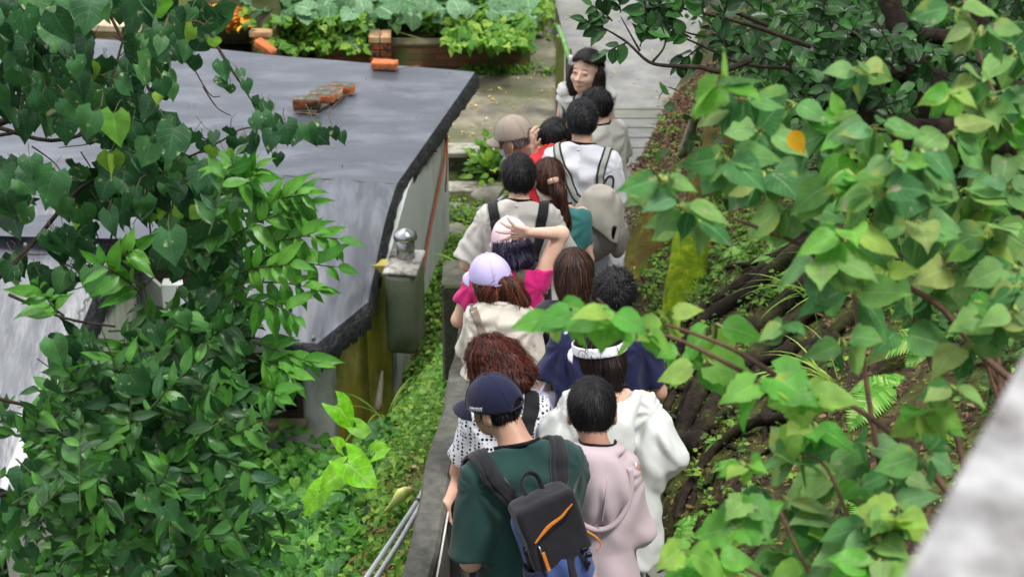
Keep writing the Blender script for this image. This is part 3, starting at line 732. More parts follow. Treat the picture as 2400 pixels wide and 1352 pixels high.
# pale slab (bench) far left
q = [atz(205, 12, ZT + .4), atz(330, 62, ZT + .4), atz(345, 12, ZT + .4), atz(205, -40, ZT + .4)]
t = thing('stone_bench', atz(270, 80, ZT), 'pale beige slab behind the vine at the back edge of the roof', 'bench')
Mbe = mat('beige_stone', '#d0bfa4', '#b9a98e', scale=6, stain='#9c8a70', stain_s=4, rough=.8)
bx = atz(268, 66, ZT + .38)
O('top', box(bx + V3(-.25, .5, 0), (1.1, 1.0, .07), rotz(-.1), bev=.01), Mbe, t, smooth=False)
O('base', box(bx + V3(-.25, .5, -.24), (.9, .8, .4), rotz(-.1), bev=.01), mat('beige_base', '#a5967c', '#8c7e66', scale=6), t, smooth=False)
# far backdrop beyond the terrace: low wall
o = O('garden_wall', box((-4.5, yp + 4.2, ZT + .5), (6.5, .2, 1.2)), M_dark_con, smooth=False); tag(o, 'dark low wall behind the garden at the top left', 'wall')
# pipes along the outside of the parapet
Mpipe = mat('conduit_grey', '#a9aeb0', '#8f9496', scale=10, rough=.45, bump=.05)
for k, (dx, lab) in enumerate(((0, 'left one of two grey conduits clipped beside the concrete parapet'), (24, 'right one of two grey conduits beside the parapet'))):
    pts = [atz(850 + dx, 1365, .36), atz(905 + dx * .9, 1285, .36), atz(945 + dx * .7, 1225, .36), atz(978 + dx * .5, 1175, .33), atz(996 + dx * .4, 1140, .22)]
    o = thing('conduit', pts[0], lab, 'pipe', 'grey conduits along the parapet')
    O('pipe', tube(pts, .011, 10, 4), Mpipe, o)
    O('clip', tube([pts[3] + V3(-.002, -.01, 0), pts[3] + V3(.002, .008, 0)], .0145, 10), mat('clip_dark', '#3b3d3d', rough=.6), o)
pts = [atz(1118, 492, -2.15), atz(1150, 484, -2.05), atz(1185, 458, -2.0)]
o = O('conduit', tube(pts, .02, 8, 4), Mpipe); tag(o, 'short grey conduit sloping among the weeds beyond the parapet', 'pipe')
pts = [atz(1175, 392, -1.9), atz(1182, 375, -1.75), atz(1200, 366, -1.7)]
o = O('conduit', tube(pts, .018, 8, 4), Mpipe); tag(o, 'bent grey pipe end by the upper retaining wall', 'pipe')
# rocks left of the queue
def rock(name, c, r, m, lab, cat='rock', Rm=None, h=.02, amp=.18, seed=0):
    c = np.array(c, float); r = np.array(r, float)
    f = lambda P: sell(P, c, r, Rm) + amp * r.min() * wav(P, 4 / r.max(), seed=seed) + .05 * r.min() * wav(P, 22 / r.max(), seed=seed + 1)
    V, F = snets(f, c - r.max() * 1.3, c + r.max() * 1.3, h); o = O(name, (V, F), m); return tag(o, lab, cat)
M_rock = mat('rock_grey', '#77756a', '#96928a', scale=7, stain='#4c5428', stain_s=5, rough=.95, bump=.8, bscale=30)
rock('rock', atz(1072, 500, -2.2), (.13, .12, .09), M_rock, 'pale mossy rock against the foot of the white house wall')
rock('rock', atz(1150, 462, -2.15), (.2, .1, .08), M_rock, 'flat grey rock below the brick retaining wall', seed=3)
rock('rock', atz(1070, 545, -2.2), (.12, .12, .07), M_rock, 'lower grey rock among weeds by the house wall', seed=5)
# mossy boulders on the embankment
def onemb(x, y, off=0):
    r = ray(x, y); t = 2.0
    for _ in range(400):
        p = CAM + r * t
        if p[2] < zemb(p[0], p[1]) + off: break
        t += .04
    return p
p = onemb(1608, 700)
Rm = nrm(V3(.12, .55, .62)); Rx = nrm(np.cross(Rm, V3(0, -1, .5))); Rz = np.cross(Rx, Rm)
Rms = np.stack([Rx, Rm, Rz], 1); pc_ = p + V3(0, .02, .10)
V, F = snets(lambda P: sbox(P, pc_, V3(.12, .42, .10) , .06, Rms) + .02 * wav(P, 5, seed=2) + .005 * wav(P, 30) + .10 * np.clip(((P - pc_) @ Rms)[:, 1], 0, 1) * np.abs(((P - pc_) @ Rms)[:, 0]) * 4, pc_ - .6, pc_ + .6, .012)
o = O('mossy_rock', (V, F), M_moss); tag(o, 'tall bright green moss covered stone leaning on the bank', 'rock')
rock('mossy_rock', onemb(1530, 620) + V3(0.02, .1, .0), (.19, .42, .15), M_moss2, 'broad dull mossy boulder at the edge of the walkway', Rm=np.stack([Rx, Rm, Rz], 1), h=.016, seed=6)
rock('mossy_rock', onemb(1690, 440) + V3(0, .1, -.03), (.2, .5, .13), M_moss2, 'low mossy ridge of stone behind the leafy branch', Rm=np.stack([Rx, Rm, Rz], 1), h=.02, seed=8)
# grey bamboo like pole
p0 = onemb(1588, 368); p1 = at(1640, 235, 13.6)
o = O('pole', tube([p0 + V3(0, 0, -.1), p0 * .5 + p1 * .5 + V3(.02, 0, 0), p1], [.038, .035, .032], 10, 5), mat('pole_bark', '#8d9080', '#5e5c44', scale=9, stretch=(1, 1, .6), stain='#767a3c', stain_s=6, rough=.8)); tag(o, 'slanting grey and mossy pole rising from the leaf litter beside the steps', 'pole')
# near blurred wall of the viewing place
nw = thing('near_wall', (.5, 1.2, 3.0), 'pale weathered concrete wall top close by at the bottom right corner', 'wall')
a = at(2118, 1352, 1.25); b = at(2420, 800, 1.55); dr = nrm((b - a))
dr2 = nrm(V3(dr[0], dr[1], 0)); perp = V3(dr2[1], -dr2[0], 0)
a2 = a - (b - a) * 1.2; b2 = b + (b - a) * .8
O('wall', join(slab([a2, b2, b2 + perp * .35, a2 + perp * .35], .06, np.cross(b2 - a2, perp) * (1 if np.cross(b2 - a2, perp)[2] > 0 else -1)),
   slab([a2 + V3(.0, 0, -.06) + perp * .02, b2 + V3(0, 0, -.06) + perp * .02, b2 + V3(0, 0, -1.5) + perp * .02, a2 + V3(0, 0, -1.5) + perp * .02], .2, -perp)), mat('near_concrete', '#7b7b7c', '#a3a3a3', scale=22, stain='#5a5654', stain_s=12, rough=.85, bump=.3, stamt=.58), nw, smooth=False)
# ============================================================ PEOPLE
M_skin = mat('skin', '#bf9a86', '#b38a76', scale=12, rough=.5, bump=.08, bscale=180, bdist=.001, sss=.12, spec=.35)
M_skinf = mat('skin_fair', '#d9b5a2', '#cda590', scale=12, rough=.5, bump=.05, bscale=180, bdist=.001, sss=.12, spec=.35)
M_skinr = mat('skin_tan', '#b28a76', '#a57a66', scale=12, rough=.5, bump=.08, bscale=180, bdist=.001, sss=.12, spec=.35)
def cloth(name, c1, c2=None, rough=.85, bump=.35, bs=900, sheen=.15, fold=1.0, **k):
    """woven cloth: fine weave plus soft creases in the normal"""
    if name in MATS: return MATS[name]
    m = mat(name, c1, c2 or c1, scale=4, rough=rough, bump=.15, bscale=bs, bdist=.0006, sheen=sheen, spec=.25, **k)
    t = m.node_tree; N = t.nodes; L = t.links
    b = N['Principled BSDF']; prev = b.inputs['Normal'].links[0].from_node
    tc = N.new('ShaderNodeTexCoord'); mp = N.new('ShaderNodeMapping'); mp.inputs['Scale'].default_value = (1, 1, .38); mp.inputs['Rotation'].default_value = (.2, .35, .2)
    L.new(tc.outputs['Object'], mp.inputs[0])
    nz = N.new('ShaderNodeTexNoise'); nz.noise_type = 'RIDGED_MULTIFRACTAL'; nz.inputs['Scale'].default_value = 6.5 if fold < 1.3 else 10; nz.inputs['Detail'].default_value = 2.5; nz.inputs['Distortion'].default_value = .35; nz.inputs['Roughness'].default_value = .35; L.new(mp.outputs[0], nz.inputs['Vector'])
    bp = N.new('ShaderNodeBump'); bp.inputs['Strength'].default_value = min(1, .8 * fold); bp.inputs['Distance'].default_value = .035
    L.new(nz.outputs[0], bp.inputs['Height']); L.new(prev.outputs[0], bp.inputs['Normal']); L.new(bp.outputs[0], b.inputs['Normal'])
    return m
def dotmat():
    m = mat('dotted_cloth', '#d0d0d8', rough=.85, bump=.1, bscale=600, bdist=.0005)
    t = m.node_tree; N = t.nodes; L = t.links; b = N['Principled BSDF']
    tc = N.new('ShaderNodeTexCoord'); vo = N.new('ShaderNodeTexVoronoi'); vo.inputs['Scale'].default_value = 62; vo.inputs['Randomness'].default_value = .25
    L.new(tc.outputs['Object'], vo.inputs['Vector'])
    cr = N.new('ShaderNodeValToRGB'); cr.color_ramp.elements[0].position = .33; cr.color_ramp.elements[1].position = .39
    cr.color_ramp.elements[0].color = lin('#15172a'); cr.color_ramp.elements[1].color = lin('#d0d0d8'); L.new(vo.outputs['Distance'], cr.inputs[0]); L.new(cr.outputs[0], b.inputs['Base Color'])
    return m
def hairmat(name, cols, rough=.38): return rndmat(name, cols, rough=.55, spec=.3)
H_black = hairmat('hair_black', ['#0a0909', '#131116', '#221f24'], rough=.42)
H_brown = hairmat('hair_brown', ['#1f1410', '#3a241c', '#5a3a2c'])
H_red = hairmat('hair_red', ['#1c0b0a', '#431610', '#7a3420'])
H_black2 = hairmat('hair_greying', ['#0e0e10', '#17181b', '#333438'])
H_base = mat('hair_under', '#0e0c0c', '#1a1718', scale=60, rough=.5, bump=.6, bscale=200, stretch=(1, 1, .2))
H_basebr = mat('hair_under_brown', '#23150f', '#3a231a', scale=60, rough=.5, bump=.6, bscale=200, stretch=(1, 1, .2))
H_basered = mat('hair_under_red', '#1d0a09', '#47170f', scale=40, rough=.5, bump=.6, bscale=200, stretch=(1, 1, .2))
M_blackstrap = cloth('strap_black', '#131417', '#1b1c20', fold=.2)
M_lan = mat('lanyard_black', '#0b0b0d', rough=.6, bump=0)

class Sk: pass
def skel(head, yaw=0, lean=8, hp=10, hyaw=None, hroll=0, sw=.16, arms=None, twist=0, gz=None, width=1.0, shift=0):
    """head: world point of the cranium centre. yaw: 0 looks away from the camera, + turns left."""
    k = Sk(); head = np.array(head, float); hyaw = yaw if hyaw is None else hyaw
    k.gz = float(zwalk(head[1]) if gz is None else gz)
    Rl = rotx(-R(lean)); hip = V3(0, 0, .93)
    up = lambda p: hip + Rl @ (np.array(p, float) - hip)
    hl = up((0, .035 + .10 * math.sin(R(hp)) * .6, 1.585 - .015 * math.sin(R(abs(hp)))))
    k.s = (head[2] - k.gz) / hl[2]; k.Rb = rotz(R(yaw)); k.org = V3(head[0] + shift, head[1], k.gz) - (k.Rb @ (hl * k.s)) * V3(1, 1, 0)
    k.Rh = rotz(R(hyaw)) @ rotx(-R(hp)) @ roty(R(hroll)); k.head = head; k.Rl = Rl; k.up = up; k.width = width
    k.Rt = k.Rb @ Rl                                     # torso frame
    k.w = lambda p: k.org + k.Rb @ (np.array(p, float) * k.s)        # figure space -> world
    k.t = lambda p: k.w(up(p))                              # upper body (leaned) -> world
    k.h = lambda p: k.head + k.Rh @ (np.array(p, float) * k.hs)
    k.hs = .93; k.sw = sw
    k.sh = [k.t((-sw, -.01, 1.385)), k.t((sw, -.01, 1.385))]
    arms = arms or {}
    k.el = [k.t(arms.get('el', (-sw - .045, -.03, 1.11))), k.t(arms.get('er', (sw + .045, -.03, 1.11)))]
    k.ha = [k.t(arms.get('hl', (-sw - .0, .17, 1.0))), k.t(arms.get('hr', (sw + .0, .17, 1.0)))]
    return k
def tor_local(k, P): return ((P - k.org) @ k.Rb) / k.s
def upper_local(k, P):
    q = tor_local(k, P); hip = V3(0, 0, .93); return (q - hip) @ k.Rl + hip
TZ = np.array([.5, .72, .84, .95, 1.08, 1.2, 1.3, 1.37, 1.415, 1.45, 1.49])
TA = np.array([.16, .165, .162, .155, .142, .15, .163, .168, .148, .10, .06])
TB = np.array([.115, .12, .118, .112, .10, .11, .118, .105, .085, .068, .055])
def f_torso(k, off=0, loose=0.0, zlo=.78, wid=1.0):
    def f(P):
        q = upper_local(k, P); z = q[:, 2]
        fl = loose * np.clip((1.3 - z) / .5, 0, 1)
        a = np.interp(z, TZ, TA) * wid * k.width + fl; b = np.interp(z, TZ, TB) + fl * .9
        e = 2.3
        rr = (np.abs(q[:, 0] / a) ** e + np.abs((q[:, 1] + .0) / b) ** e) ** (1 / e)
        d = (rr - 1) * np.minimum(a, b)
        d = smax(d, z - 1.49, .03); d = smax(d, zlo - z, .02)
        return d * k.s - off
    return f
def hand(wr, d, nrm_, thumb, s=1.0, curl=.35, spread=.22):
    """capsules of a right-size hand. wr wrist, d pointing direction, nrm_ palm normal (inside of the hand), thumb side direction"""
    d = nrm(d); n_ = nrm(nrm_ - d * np.dot(nrm_, d)); t = nrm(thumb - d * np.dot(thumb, d) - n_ * np.dot(thumb, n_)); C_ = []
    base = []
    for i, off in enumerate((.030, .010, -.010, -.028)):
        kn = wr + s * (d * (.083 - .006 * abs(i - 1)) + t * off); base.append(kn)
        C_.append((wr + s * (t * off * .6 + d * .008), kn, .0135 * s, .0105 * s))
    for i, (kn, L_) in enumerate(zip(base, (.072, .080, .074, .058))):
        fd = nrm(d + t * spread * (1.3 - i) * .6); p = kn; seg = (.45, .32, .26); ang = curl * .5
        for j, sg in enumerate(seg):
            v = fd * math.cos(ang) + n_ * math.sin(ang); q = p + v * L_ * sg * s
            C_.append((p, q, (.0092 - .001 * j) * s, (.0084 - .001 * j) * s)); p = q; ang += curl * .9
    tp = wr + s * (t * .026 + d * .022 + n_ * .008); v1 = nrm(t * .75 + d * .75 + n_ * .3); q = tp + v1 * .036 * s; v2 = nrm(t * .4 + d * .95 + n_ * .3)
    C_.append((wr + s * t * .012, tp, .014 * s, .0125 * s)); C_.append((tp, q, .0115 * s, .0095 * s)); C_.append((q, q + v2 * .028 * s, .0095 * s, .008 * s))
    return C_
def body(k, root, name='body', skin=None, h=.008, hands=None, face=False, legs=True, fat=1.0, female=False):
    hands = hands or {}; s = k.s; J = []
    el, ha = k.el, k.ha
    L = []
    for i in (0, 1):
        L += [(k.sh[i], el[i], .046 * s * fat, .037 * s * fat), (el[i], ha[i], .037 * s * fat, .024 * s)]
    hipw = .09
    foot = []
    for sx in (-1, 1):
        hipj = k.w((sx * hipw, 0, .9)); kn = k.w((sx * .1, .03, .5)); an = k.w((sx * .1, -.02, .09)); to = k.w((sx * .11, .13, .03))
        L += [(hipj, kn, .085 * s, .055 * s), (kn, an, .055 * s, .036 * s), (an, to, .036 * s, .03 * s)]
    ft = f_torso(k, -.022, 0)
    H = []
    for i in (0, 1):
        hd = hands.get(i)
        if hd is None:
            d = nrm(ha[i] - el[i]); sd = k.Rb @ V3(1 if i == 0 else -1, 0, 0)
            H += hand(ha[i], d, sd, k.Rb @ V3(0, 1, .4), s)
        else: H += hand(ha[i], hd['d'], hd['n'], hd['t'], hd.get('s', 1) * s, hd.get('curl', .3), hd.get('spread', .25))
    c7 = k.t((0, -.008, 1.43)); sk = k.h((0, -.03, -.07))
    hs = k.hs; Rh = k.Rh
    hpts = [k.ha[0], k.ha[1]]
    def f(P):
        d = ft(P)
        for a, b, ra, rb in L: d = smin(d, scap(P, a, b, ra, rb), .018)
        d = smin(d, scap(P, c7, sk, .053 * s * (.88 if female else 1), .052 * s * (.88 if female else 1)), .03)
        near = np.minimum(np.linalg.norm(P - hpts[0], axis=1), np.linalg.norm(P - hpts[1], axis=1)) < .25
        if near.any():
            Q = P[near]; dh = np.full(len(Q), 9.)
            for a, b, ra, rb in H: dh = smin(dh, scap(Q, a, b, ra, rb), .0045)
            d = d.copy(); d[near] = smin(d[near], dh, .008)
        nh = np.linalg.norm(P - k.head, axis=1) < .26
        if nh.any():
            Q = ((P[nh] - k.head) @ Rh) / hs
            e = sell(Q, V3(0, -.012, .018), (.074, .094, .088))
            e = smin(e, sell(Q, V3(0, .03, -.045), (.060, .066, .074)), .02)
            e = smin(e, sell(Q, V3(0, .06, -.092), (.028, .026, .022)), .02)
            for sx in (-1, 1):
                e = smin(e, sell(Q, V3(sx * .077, -.012, -.02), (.010, .021, .032)), .006)
                e = smin(e, sell(Q, V3(sx * .084, -.018, -.018), (.006, .020, .030)), .004)
            if face:
                e = smin(e, scap(Q, V3(0, .088, .0), V3(0, .108, -.036), .008, .012), .012)
                for sx in (-1, 1):
                    e = smin(e, sell(Q, V3(sx * .012, .098, -.040), (.009, .009, .007)), .006)
                    e = smax(e, -sell(Q, V3(sx * .031, .100, .002), (.019, .014, .011)), .012)
                    e = smin(e, sell(Q, V3(sx * .031, .084, .001), (.015, .0125, .0115)), .003)
                    e = smin(e, sell(Q, V3(sx * .036, .066, -.035), (.024, .024, .02)), .02)
                e = smin(e, sell(Q, V3(0, .096, -.066), (.021, .009, .0075)), .006)
                e = smax(e, -sell(Q, V3(0, .107, -.0645), (.019, .008, .0018)), .003)
            d = d.copy(); d[nh] = smin(d[nh], e * hs, .02)
        return d
    pts = np.array(k.el + k.ha + [k.head, k.w((0, 0, 0)), k.h((0, 0, .15)), k.w((.2, 0, 0)), k.w((-.2, 0, 0))] + k.sh)
    lo, hi = pts.min(0) - .16, pts.max(0) + .16
    if not legs: lo[2] = k.w((0, 0, .72))[2]
    V, F = snets(f, lo, hi, h)
    o = O(name, (V, F), skin or M_skin, root)
    k.fbody = f
    return f
def facebits(k, root, lips='#b0655c', open_mouth=True, brow='#2a1c18'):
    e = []
    for sx in (-1, 1):
        c = k.h((sx * .031, .0955, -.0005)); pts = [k.h((sx * (.031 + dx), .0962 - abs(dx) * .25, z)) for dx, z in ((-.014, -.002), (-.006, .0015), (.004, .002), (.014, -.001))]
        O('eye', tube(pts, [.001, .0026, .0026, .001], 6, 4), mat('eye_dark', '#1a1210', rough=.3, bump=0), root)
        pts = [k.h((sx * x, .101 - (x - .01) * .35, z)) for x, z in ((.014, .020), (.026, .024), (.038, .023), (.049, .016))]
        O('eyebrow', tube(pts, [.0018, .0028, .0024, .001], 6, 4), mat('brow', brow, rough=.8, bump=0), root)
    m = mat('lips', lips, rough=.4, bump=0, sss=.1)
    O('mouth', join(tube([k.h((x, .1035 - x * x * 14, -.0605 - abs(x) * -.03)) for x in (-.021, -.01, 0, .01, .021)], [.001, .003, .0032, .003, .001], 8, 4),
      tube([k.h((x, .1025 - x * x * 14, -.0715 + abs(x) * .28)) for x in (-.021, -.01, 0, .01, .021)], [.001, .0035, .0042, .0035, .001], 8, 4)), m, root)
    if open_mouth: O('teeth', tube([k.h((x, .1035 - x * x * 15, -.0655 + abs(x) * .1)) for x in (-.014, 0, .014)], [.001, .0028, .001], 8, 4), mat('teeth', '#eee6dc', rough=.3, bump=0), root)
def strands(f, V, Nn, k, n, length, width, m, root, whorl=(0, -.03, .1), grav=1.0, lift=.007, curl=0, cond=None, seed=1, awayw=1.0, name='strands', tipw=.25, steps=7, sidew=.5):
    r = np.random.default_rng(seed)
    if cond is not None:
        idx = np.nonzero(cond(((V - k.head) @ k.Rh) / k.hs))[0]
    else: idx = np.arange(len(V))
    if not len(idx): return None
    idx = r.choice(idx, n); P = V[idx] + r.normal(0, .003, (n, 3)); P = proj(f, P, .001, 2); Q = [P]
    wh = k.h(whorl); L = length * r.uniform(.5, 1.2, n); jit = r.normal(0, .22, (n, 3)); lf = lift * (r.uniform(.1, 1.9, n) + 2.2 * (r.random(n) < .06))
    ph = r.uniform(0, 6.28, n)
    for i in range(steps - 1):
        g = grad(f, P); d = nrm(P - wh) * awayw + V3(0, 0, -1) * grav + jit
        if curl:
            a = ph + i * 1.7; d = d + curl * (np.cos(a)[:, None] * k.Rh[:, 0] + np.sin(a)[:, None] * V3(0, 0, 1) + .6 * np.sin(a * 1.3)[:, None] * g)
        d = nrm(d - g * np.sum(g * d, 1, keepdims=True)); P = P + d * (L / (steps - 1))[:, None]
        g = grad(f, P); P = P - g * np.clip(f(P) - lf * (.4 + .8 * i / steps), -.02, .02)[:, None]
        Q.append(P)
    Pl = np.stack(Q, 1); T = nrm(np.gradient(Pl, axis=1)); G = grad(f, Pl.reshape(-1, 3)).reshape(Pl.shape)
    Wd = nrm(np.cross(T, G)); w = width * np.linspace(1, tipw, steps)[None] * r.uniform(.6, 1.3, (n, 1))
    return O(name, ribbons(Pl, Wd, w, r.random(n) ** 1.5), m, root, smooth=True)
def hairmesh(k, f, root, base, stm, n=2500, length=.07, width=.0035, h=.006, lo=None, hi=None, name='hair', **kw):
    c = k.head; lo = c - .17 if lo is None else np.minimum(c - .17, lo); hi = c + .17 if hi is None else np.maximum(c + .17, hi)
    V, F = snets(f, lo, hi, h); o = O(name, (V, F), base, root)
    if n: strands(f, V, None, k, n, length, width, stm, o, **kw)
    return o
def f_hair(k, kind='short', thick=.012, pts=(), line=(.055, .82, .085), front=.06):
    """skull cap of hair; extra capsules pts in head space [(a,b,ra,rb)]; z > line0 + line1*(y-line2) keeps hair"""
    E = [(k.h(a), k.h(b), ra * k.hs, rb * k.hs) for a, b, ra, rb in pts]
    def f(P):
        Q = ((P - k.head) @ k.Rh) / k.hs
        e = sell(Q, V3(0, -.012, .02), (.074 + thick, .094 + thick, .088 + thick * 1.15))
        e = e + .0022 * wav(Q, 60, seed=3) + .003 * wav(Q * V3(1, 1, .4), 34, seed=6)
        cut = (line[0] + line[1] * (Q[:, 1] - line[2]) - Q[:, 2]) / math.hypot(1, line[1])
        if kind == 'short':
            ear = np.where(np.abs(Q[:, 0]) > .06, .5 * (np.exp(-((Q[:, 1] + .012) / .022) ** 2) * .03), 0); cut = cut + ear
        e = smax(e, cut, .012)
        if kind == 'long': e = smin(e, smax(sell(Q, V3(0, -.025, -.03), (.088, .088, .115)), -sell(Q, V3(0, .07, -.045), (.066, .085, .10)), .01), .01)
        d = e * k.hs
        for a, b, ra, rb in E: d = smin(d, scap(P, a, b, ra, rb), .02)
        return d
    return f
def shirt(k, root, m, h=.009, off=.014, loose=.025, zlo=.84, sleeve=.62, sr=.056, name='shirt', neck=1.455, neckslope=.55, wr=.5, fold=.006, seed=0, wid=1.0, short=True, sr2=None, extra=None, neckr=None, puff=None):
    s = k.s; ft = f_torso(k, off * s, loose, zlo, wid); caps = []
    for i in (0, 1):
        a = k.sh[i] + k.Rt @ V3((.012 if i == 0 else -.012), 0, -.005) * s; e = k.el[i]
        if short: b = a + (e - a) * sleeve; caps.append((a, b, sr * s, (sr2 or sr * 1.08) * s, i))
        else:
            caps.append((a, e, sr * s, (sr2 or sr * .95) * s, i)); w = k.ha[i]; caps.append((e, e + (w - e) * .9, (sr2 or sr * .95) * s, (sr2 or sr) * .66 * s, i))
    def f(P):
        d = ft(P)
        for a, b, ra, rb, i in caps:
            ax = nrm(b - a); c = scap(P, a, b, ra, rb); c = smax(c, (P - b) @ ax - (.004 if short else .01), .008)
            d = smin(d, c, .035)
        if extra is not None: d = extra(P, d)
        q = upper_local(k, P)
        nk = (q[:, 2] - (neck - neckslope * np.maximum(q[:, 1] + .02, -.02) - .25 * np.abs(q[:, 0])*0)) * s
        rad = np.hypot(q[:, 0], q[:, 1] + .01)
        d = smax(d, nk, .008)
        if neckr: d = smax(d, -(np.maximum(rad - neckr, (neck - .05) - q[:, 2]) ) * s * 1.0, .006)
        w = wav(q * V3(1, 1, .55), 22, 5, seed=seed) * .6 + wav(q * V3(.6, 1, 1) + V3(0, 0, 1) * q[:, :1] * .8, 42, 4, seed=seed + 2) * .35
        amt = np.clip((1.42 - q[:, 2]) / .2, .25, 1)
        ax_ = np.abs(q[:, 0]); th = np.arctan2(1.36 - q[:, 2], ax_ - .19); rr_ = np.hypot(1.36 - q[:, 2], ax_ - .19)
        rad_ = np.sin(th * 9 + 2.2 * wav(q, 5, 3, seed=seed + 1) + np.sign(q[:, 0]) * 1.1) * np.exp(-((rr_ - .16) / .12) ** 2)
        ver = np.abs(np.sin(q[:, 0] * 26 + q[:, 2] * 5 * np.sign(q[:, 0]) + 2.4 * wav(q, 4, 3, seed=seed + 4))) * np.clip((1.22 - q[:, 2]) / .25, 0, 1)
        return d + fold * 1.45 * (w * amt * .9 + .6 * rad_ - .95 * ver)
    pts = np.array([k.t((-.3, -.25, zlo)), k.t((.3, .25, zlo)), k.t((.3, .2, 1.55)), k.t((-.3, -.2, 1.55)), k.sh[0], k.sh[1]] + [c[1] for c in caps])
    if puff is not None: pts = np.vstack([pts, puff])
    V, F = snets(f, pts.min(0) - .12, pts.max(0) + .12, h)
    o = O(name, (V, F), m, root); k.fshirt = f
    return o
def pants(k, root, m, h=.012, r=1.0, zhi=.9, name='trousers'):
    L = []
    for sx in (-1, 1):
        hipj = k.w((sx * .085, 0, .88)); kn = k.w((sx * .1, .03, .5)); an = k.w((sx * .1, -.02, .08))
        L += [(hipj, kn, .1 * k.s * r, .075 * k.s * r), (kn, an, .075 * k.s * r, .06 * k.s * r)]
    ft = f_torso(k, .006, .0, .78)
    def f(P):
        d = ft(P); q = upper_local(k, P); d = smax(d, (q[:, 2] - zhi - .1) * k.s, .01)
        for a, b, ra, rb in L: d = smin(d, scap(P, a, b, ra, rb), .03)
        d = smax(d, (k.gz + .05) - P[:, 2], .01)
        return d + .006 * wav(P, 24)
    lo = k.w((0, 0, 0)) - V3(.32, .32, 0); hi = k.w((0, 0, 1.1)) + V3(.32, .32, 0)
    V, F = snets(f, lo, hi, h); O(name, (V, F), m, root)
    # shoes
    for sx in (-1, 1):
        a = k.w((sx * .1, -.05, .045)); b = k.w((sx * .11, .15, .035)); g = lambda P, a=a, b=b: smax(scap(P, a, b, .05, .042), (k.gz + .003) - P[:, 2], .006)
        V, F = snets(g, np.minimum(a, b) - .07, np.maximum(a, b) + .07, .012); O('shoe', (V, F), mat('shoe', '#2b2b2e', '#4a4a4c', scale=10, rough=.7), root)
def lanyard(k, root, m=None, w=.012, drop=1.2, name='lanyard', r=.075):
    g = lambda P: np.minimum(k.fbody(P), k.fshirt(P) - .002)
    def ring(z, a0, a1, n, rr, tilt): return [k.t((rr * math.sin(a), -.012 - rr * .95 * math.cos(a), z - tilt * (1 - math.cos(a)))) for a in np.linspace(a0, a1, n)]
    pts = ring(1.485, -2.0, 2.0, 11, r * .95, .045)
    P = proj(g, np.array(pts), .004, 3)
    for _ in range(4): P[1:-1] = (P[:-2] + P[1:-1] * 2 + P[2:]) / 4
    up_ = nrm(k.Rt @ V3(0, -.35, 1)); T = nrm(np.gradient(P, axis=0)); out = nrm(np.cross(T, up_)); c = k.t((0, -.01, 1.47))
    out = out * np.sign(np.sum(out * (P - c), 1, keepdims=True)); sd = nrm(np.cross(out, T))
    ps = []
    for j in (0, 1):
        for u in (-.5, .5): ps.append(P + sd * u * w * 1.5 + out * (.003 + .004 * j))
    V = np.vstack(ps); n = len(P); F = []
    for i in range(n - 1):
        for A_, B_ in ((0, 1), (1, 3), (3, 2), (2, 0)): F.append((A_ * n + i, A_ * n + i + 1, B_ * n + i + 1, B_ * n + i))
    front = [strap(k.fshirt, [k.t(p) for p in ((sx * .07, .03, 1.43), (sx * .075, .10, 1.36), (sx * .05, .16, drop))], w, .003, .003, 6, ncross=3) for sx in (-1, 1)]
    O(name, join((V, np.array(F)), *front), m or M_lan, root)
def collar(k, root, m, r=.082, z=1.452, th=.008):
    f = k.fshirt; pts = [k.t((r * math.sin(a) * .98, -.012 - r * .9 * math.cos(a), z - .45 * max(0, -.02 + r * -math.cos(a)))) for a in np.linspace(-2.6, 2.6, 15)]
    P = proj(f, np.array(pts), -.002, 2)
    for _ in range(5): P[1:-1] = (P[:-2] + P[1:-1] * 2 + P[2:]) / 4
    O('collar', tube(P, th, 8, 3, flat=1), m, root)
def brimmesh(w, rx, ry, z0, L_, half=1.05, drop=.55, n=17, m=6, th=.0035, y0=-.008):
    T = np.linspace(-half, half, n); A_ = []
    for t in T:
        e = L_ * max(0, math.cos(t / half * math.pi / 2)) ** .55
        for j in range(m):
            f = j / (m - 1); x = math.sin(t) * rx * (.985 + .12 * f); y = y0 + math.cos(t) * ry * .985 + e * f
            A_.append((x, y, z0 - drop * x * x * 6 * (.4 + .6 * f) - .012 * f))
    A_ = np.array(A_); Tn = A_ + V3(0, 0, th); Bn = A_ - V3(0, 0, th); V = np.vstack([Tn, Bn]); o = n * m; F = []
    for i in range(n - 1):
        for j in range(m - 1):
            a = i * m + j; F.append((a, a + m, a + m + 1, a + 1)); F.append((o + a, o + a + 1, o + a + m + 1, o + a + m))
        a = i * m + m - 1; F.append((a, a + m, o + a + m, o + a))
    return np.array([w(p) for p in V]), np.array(F)
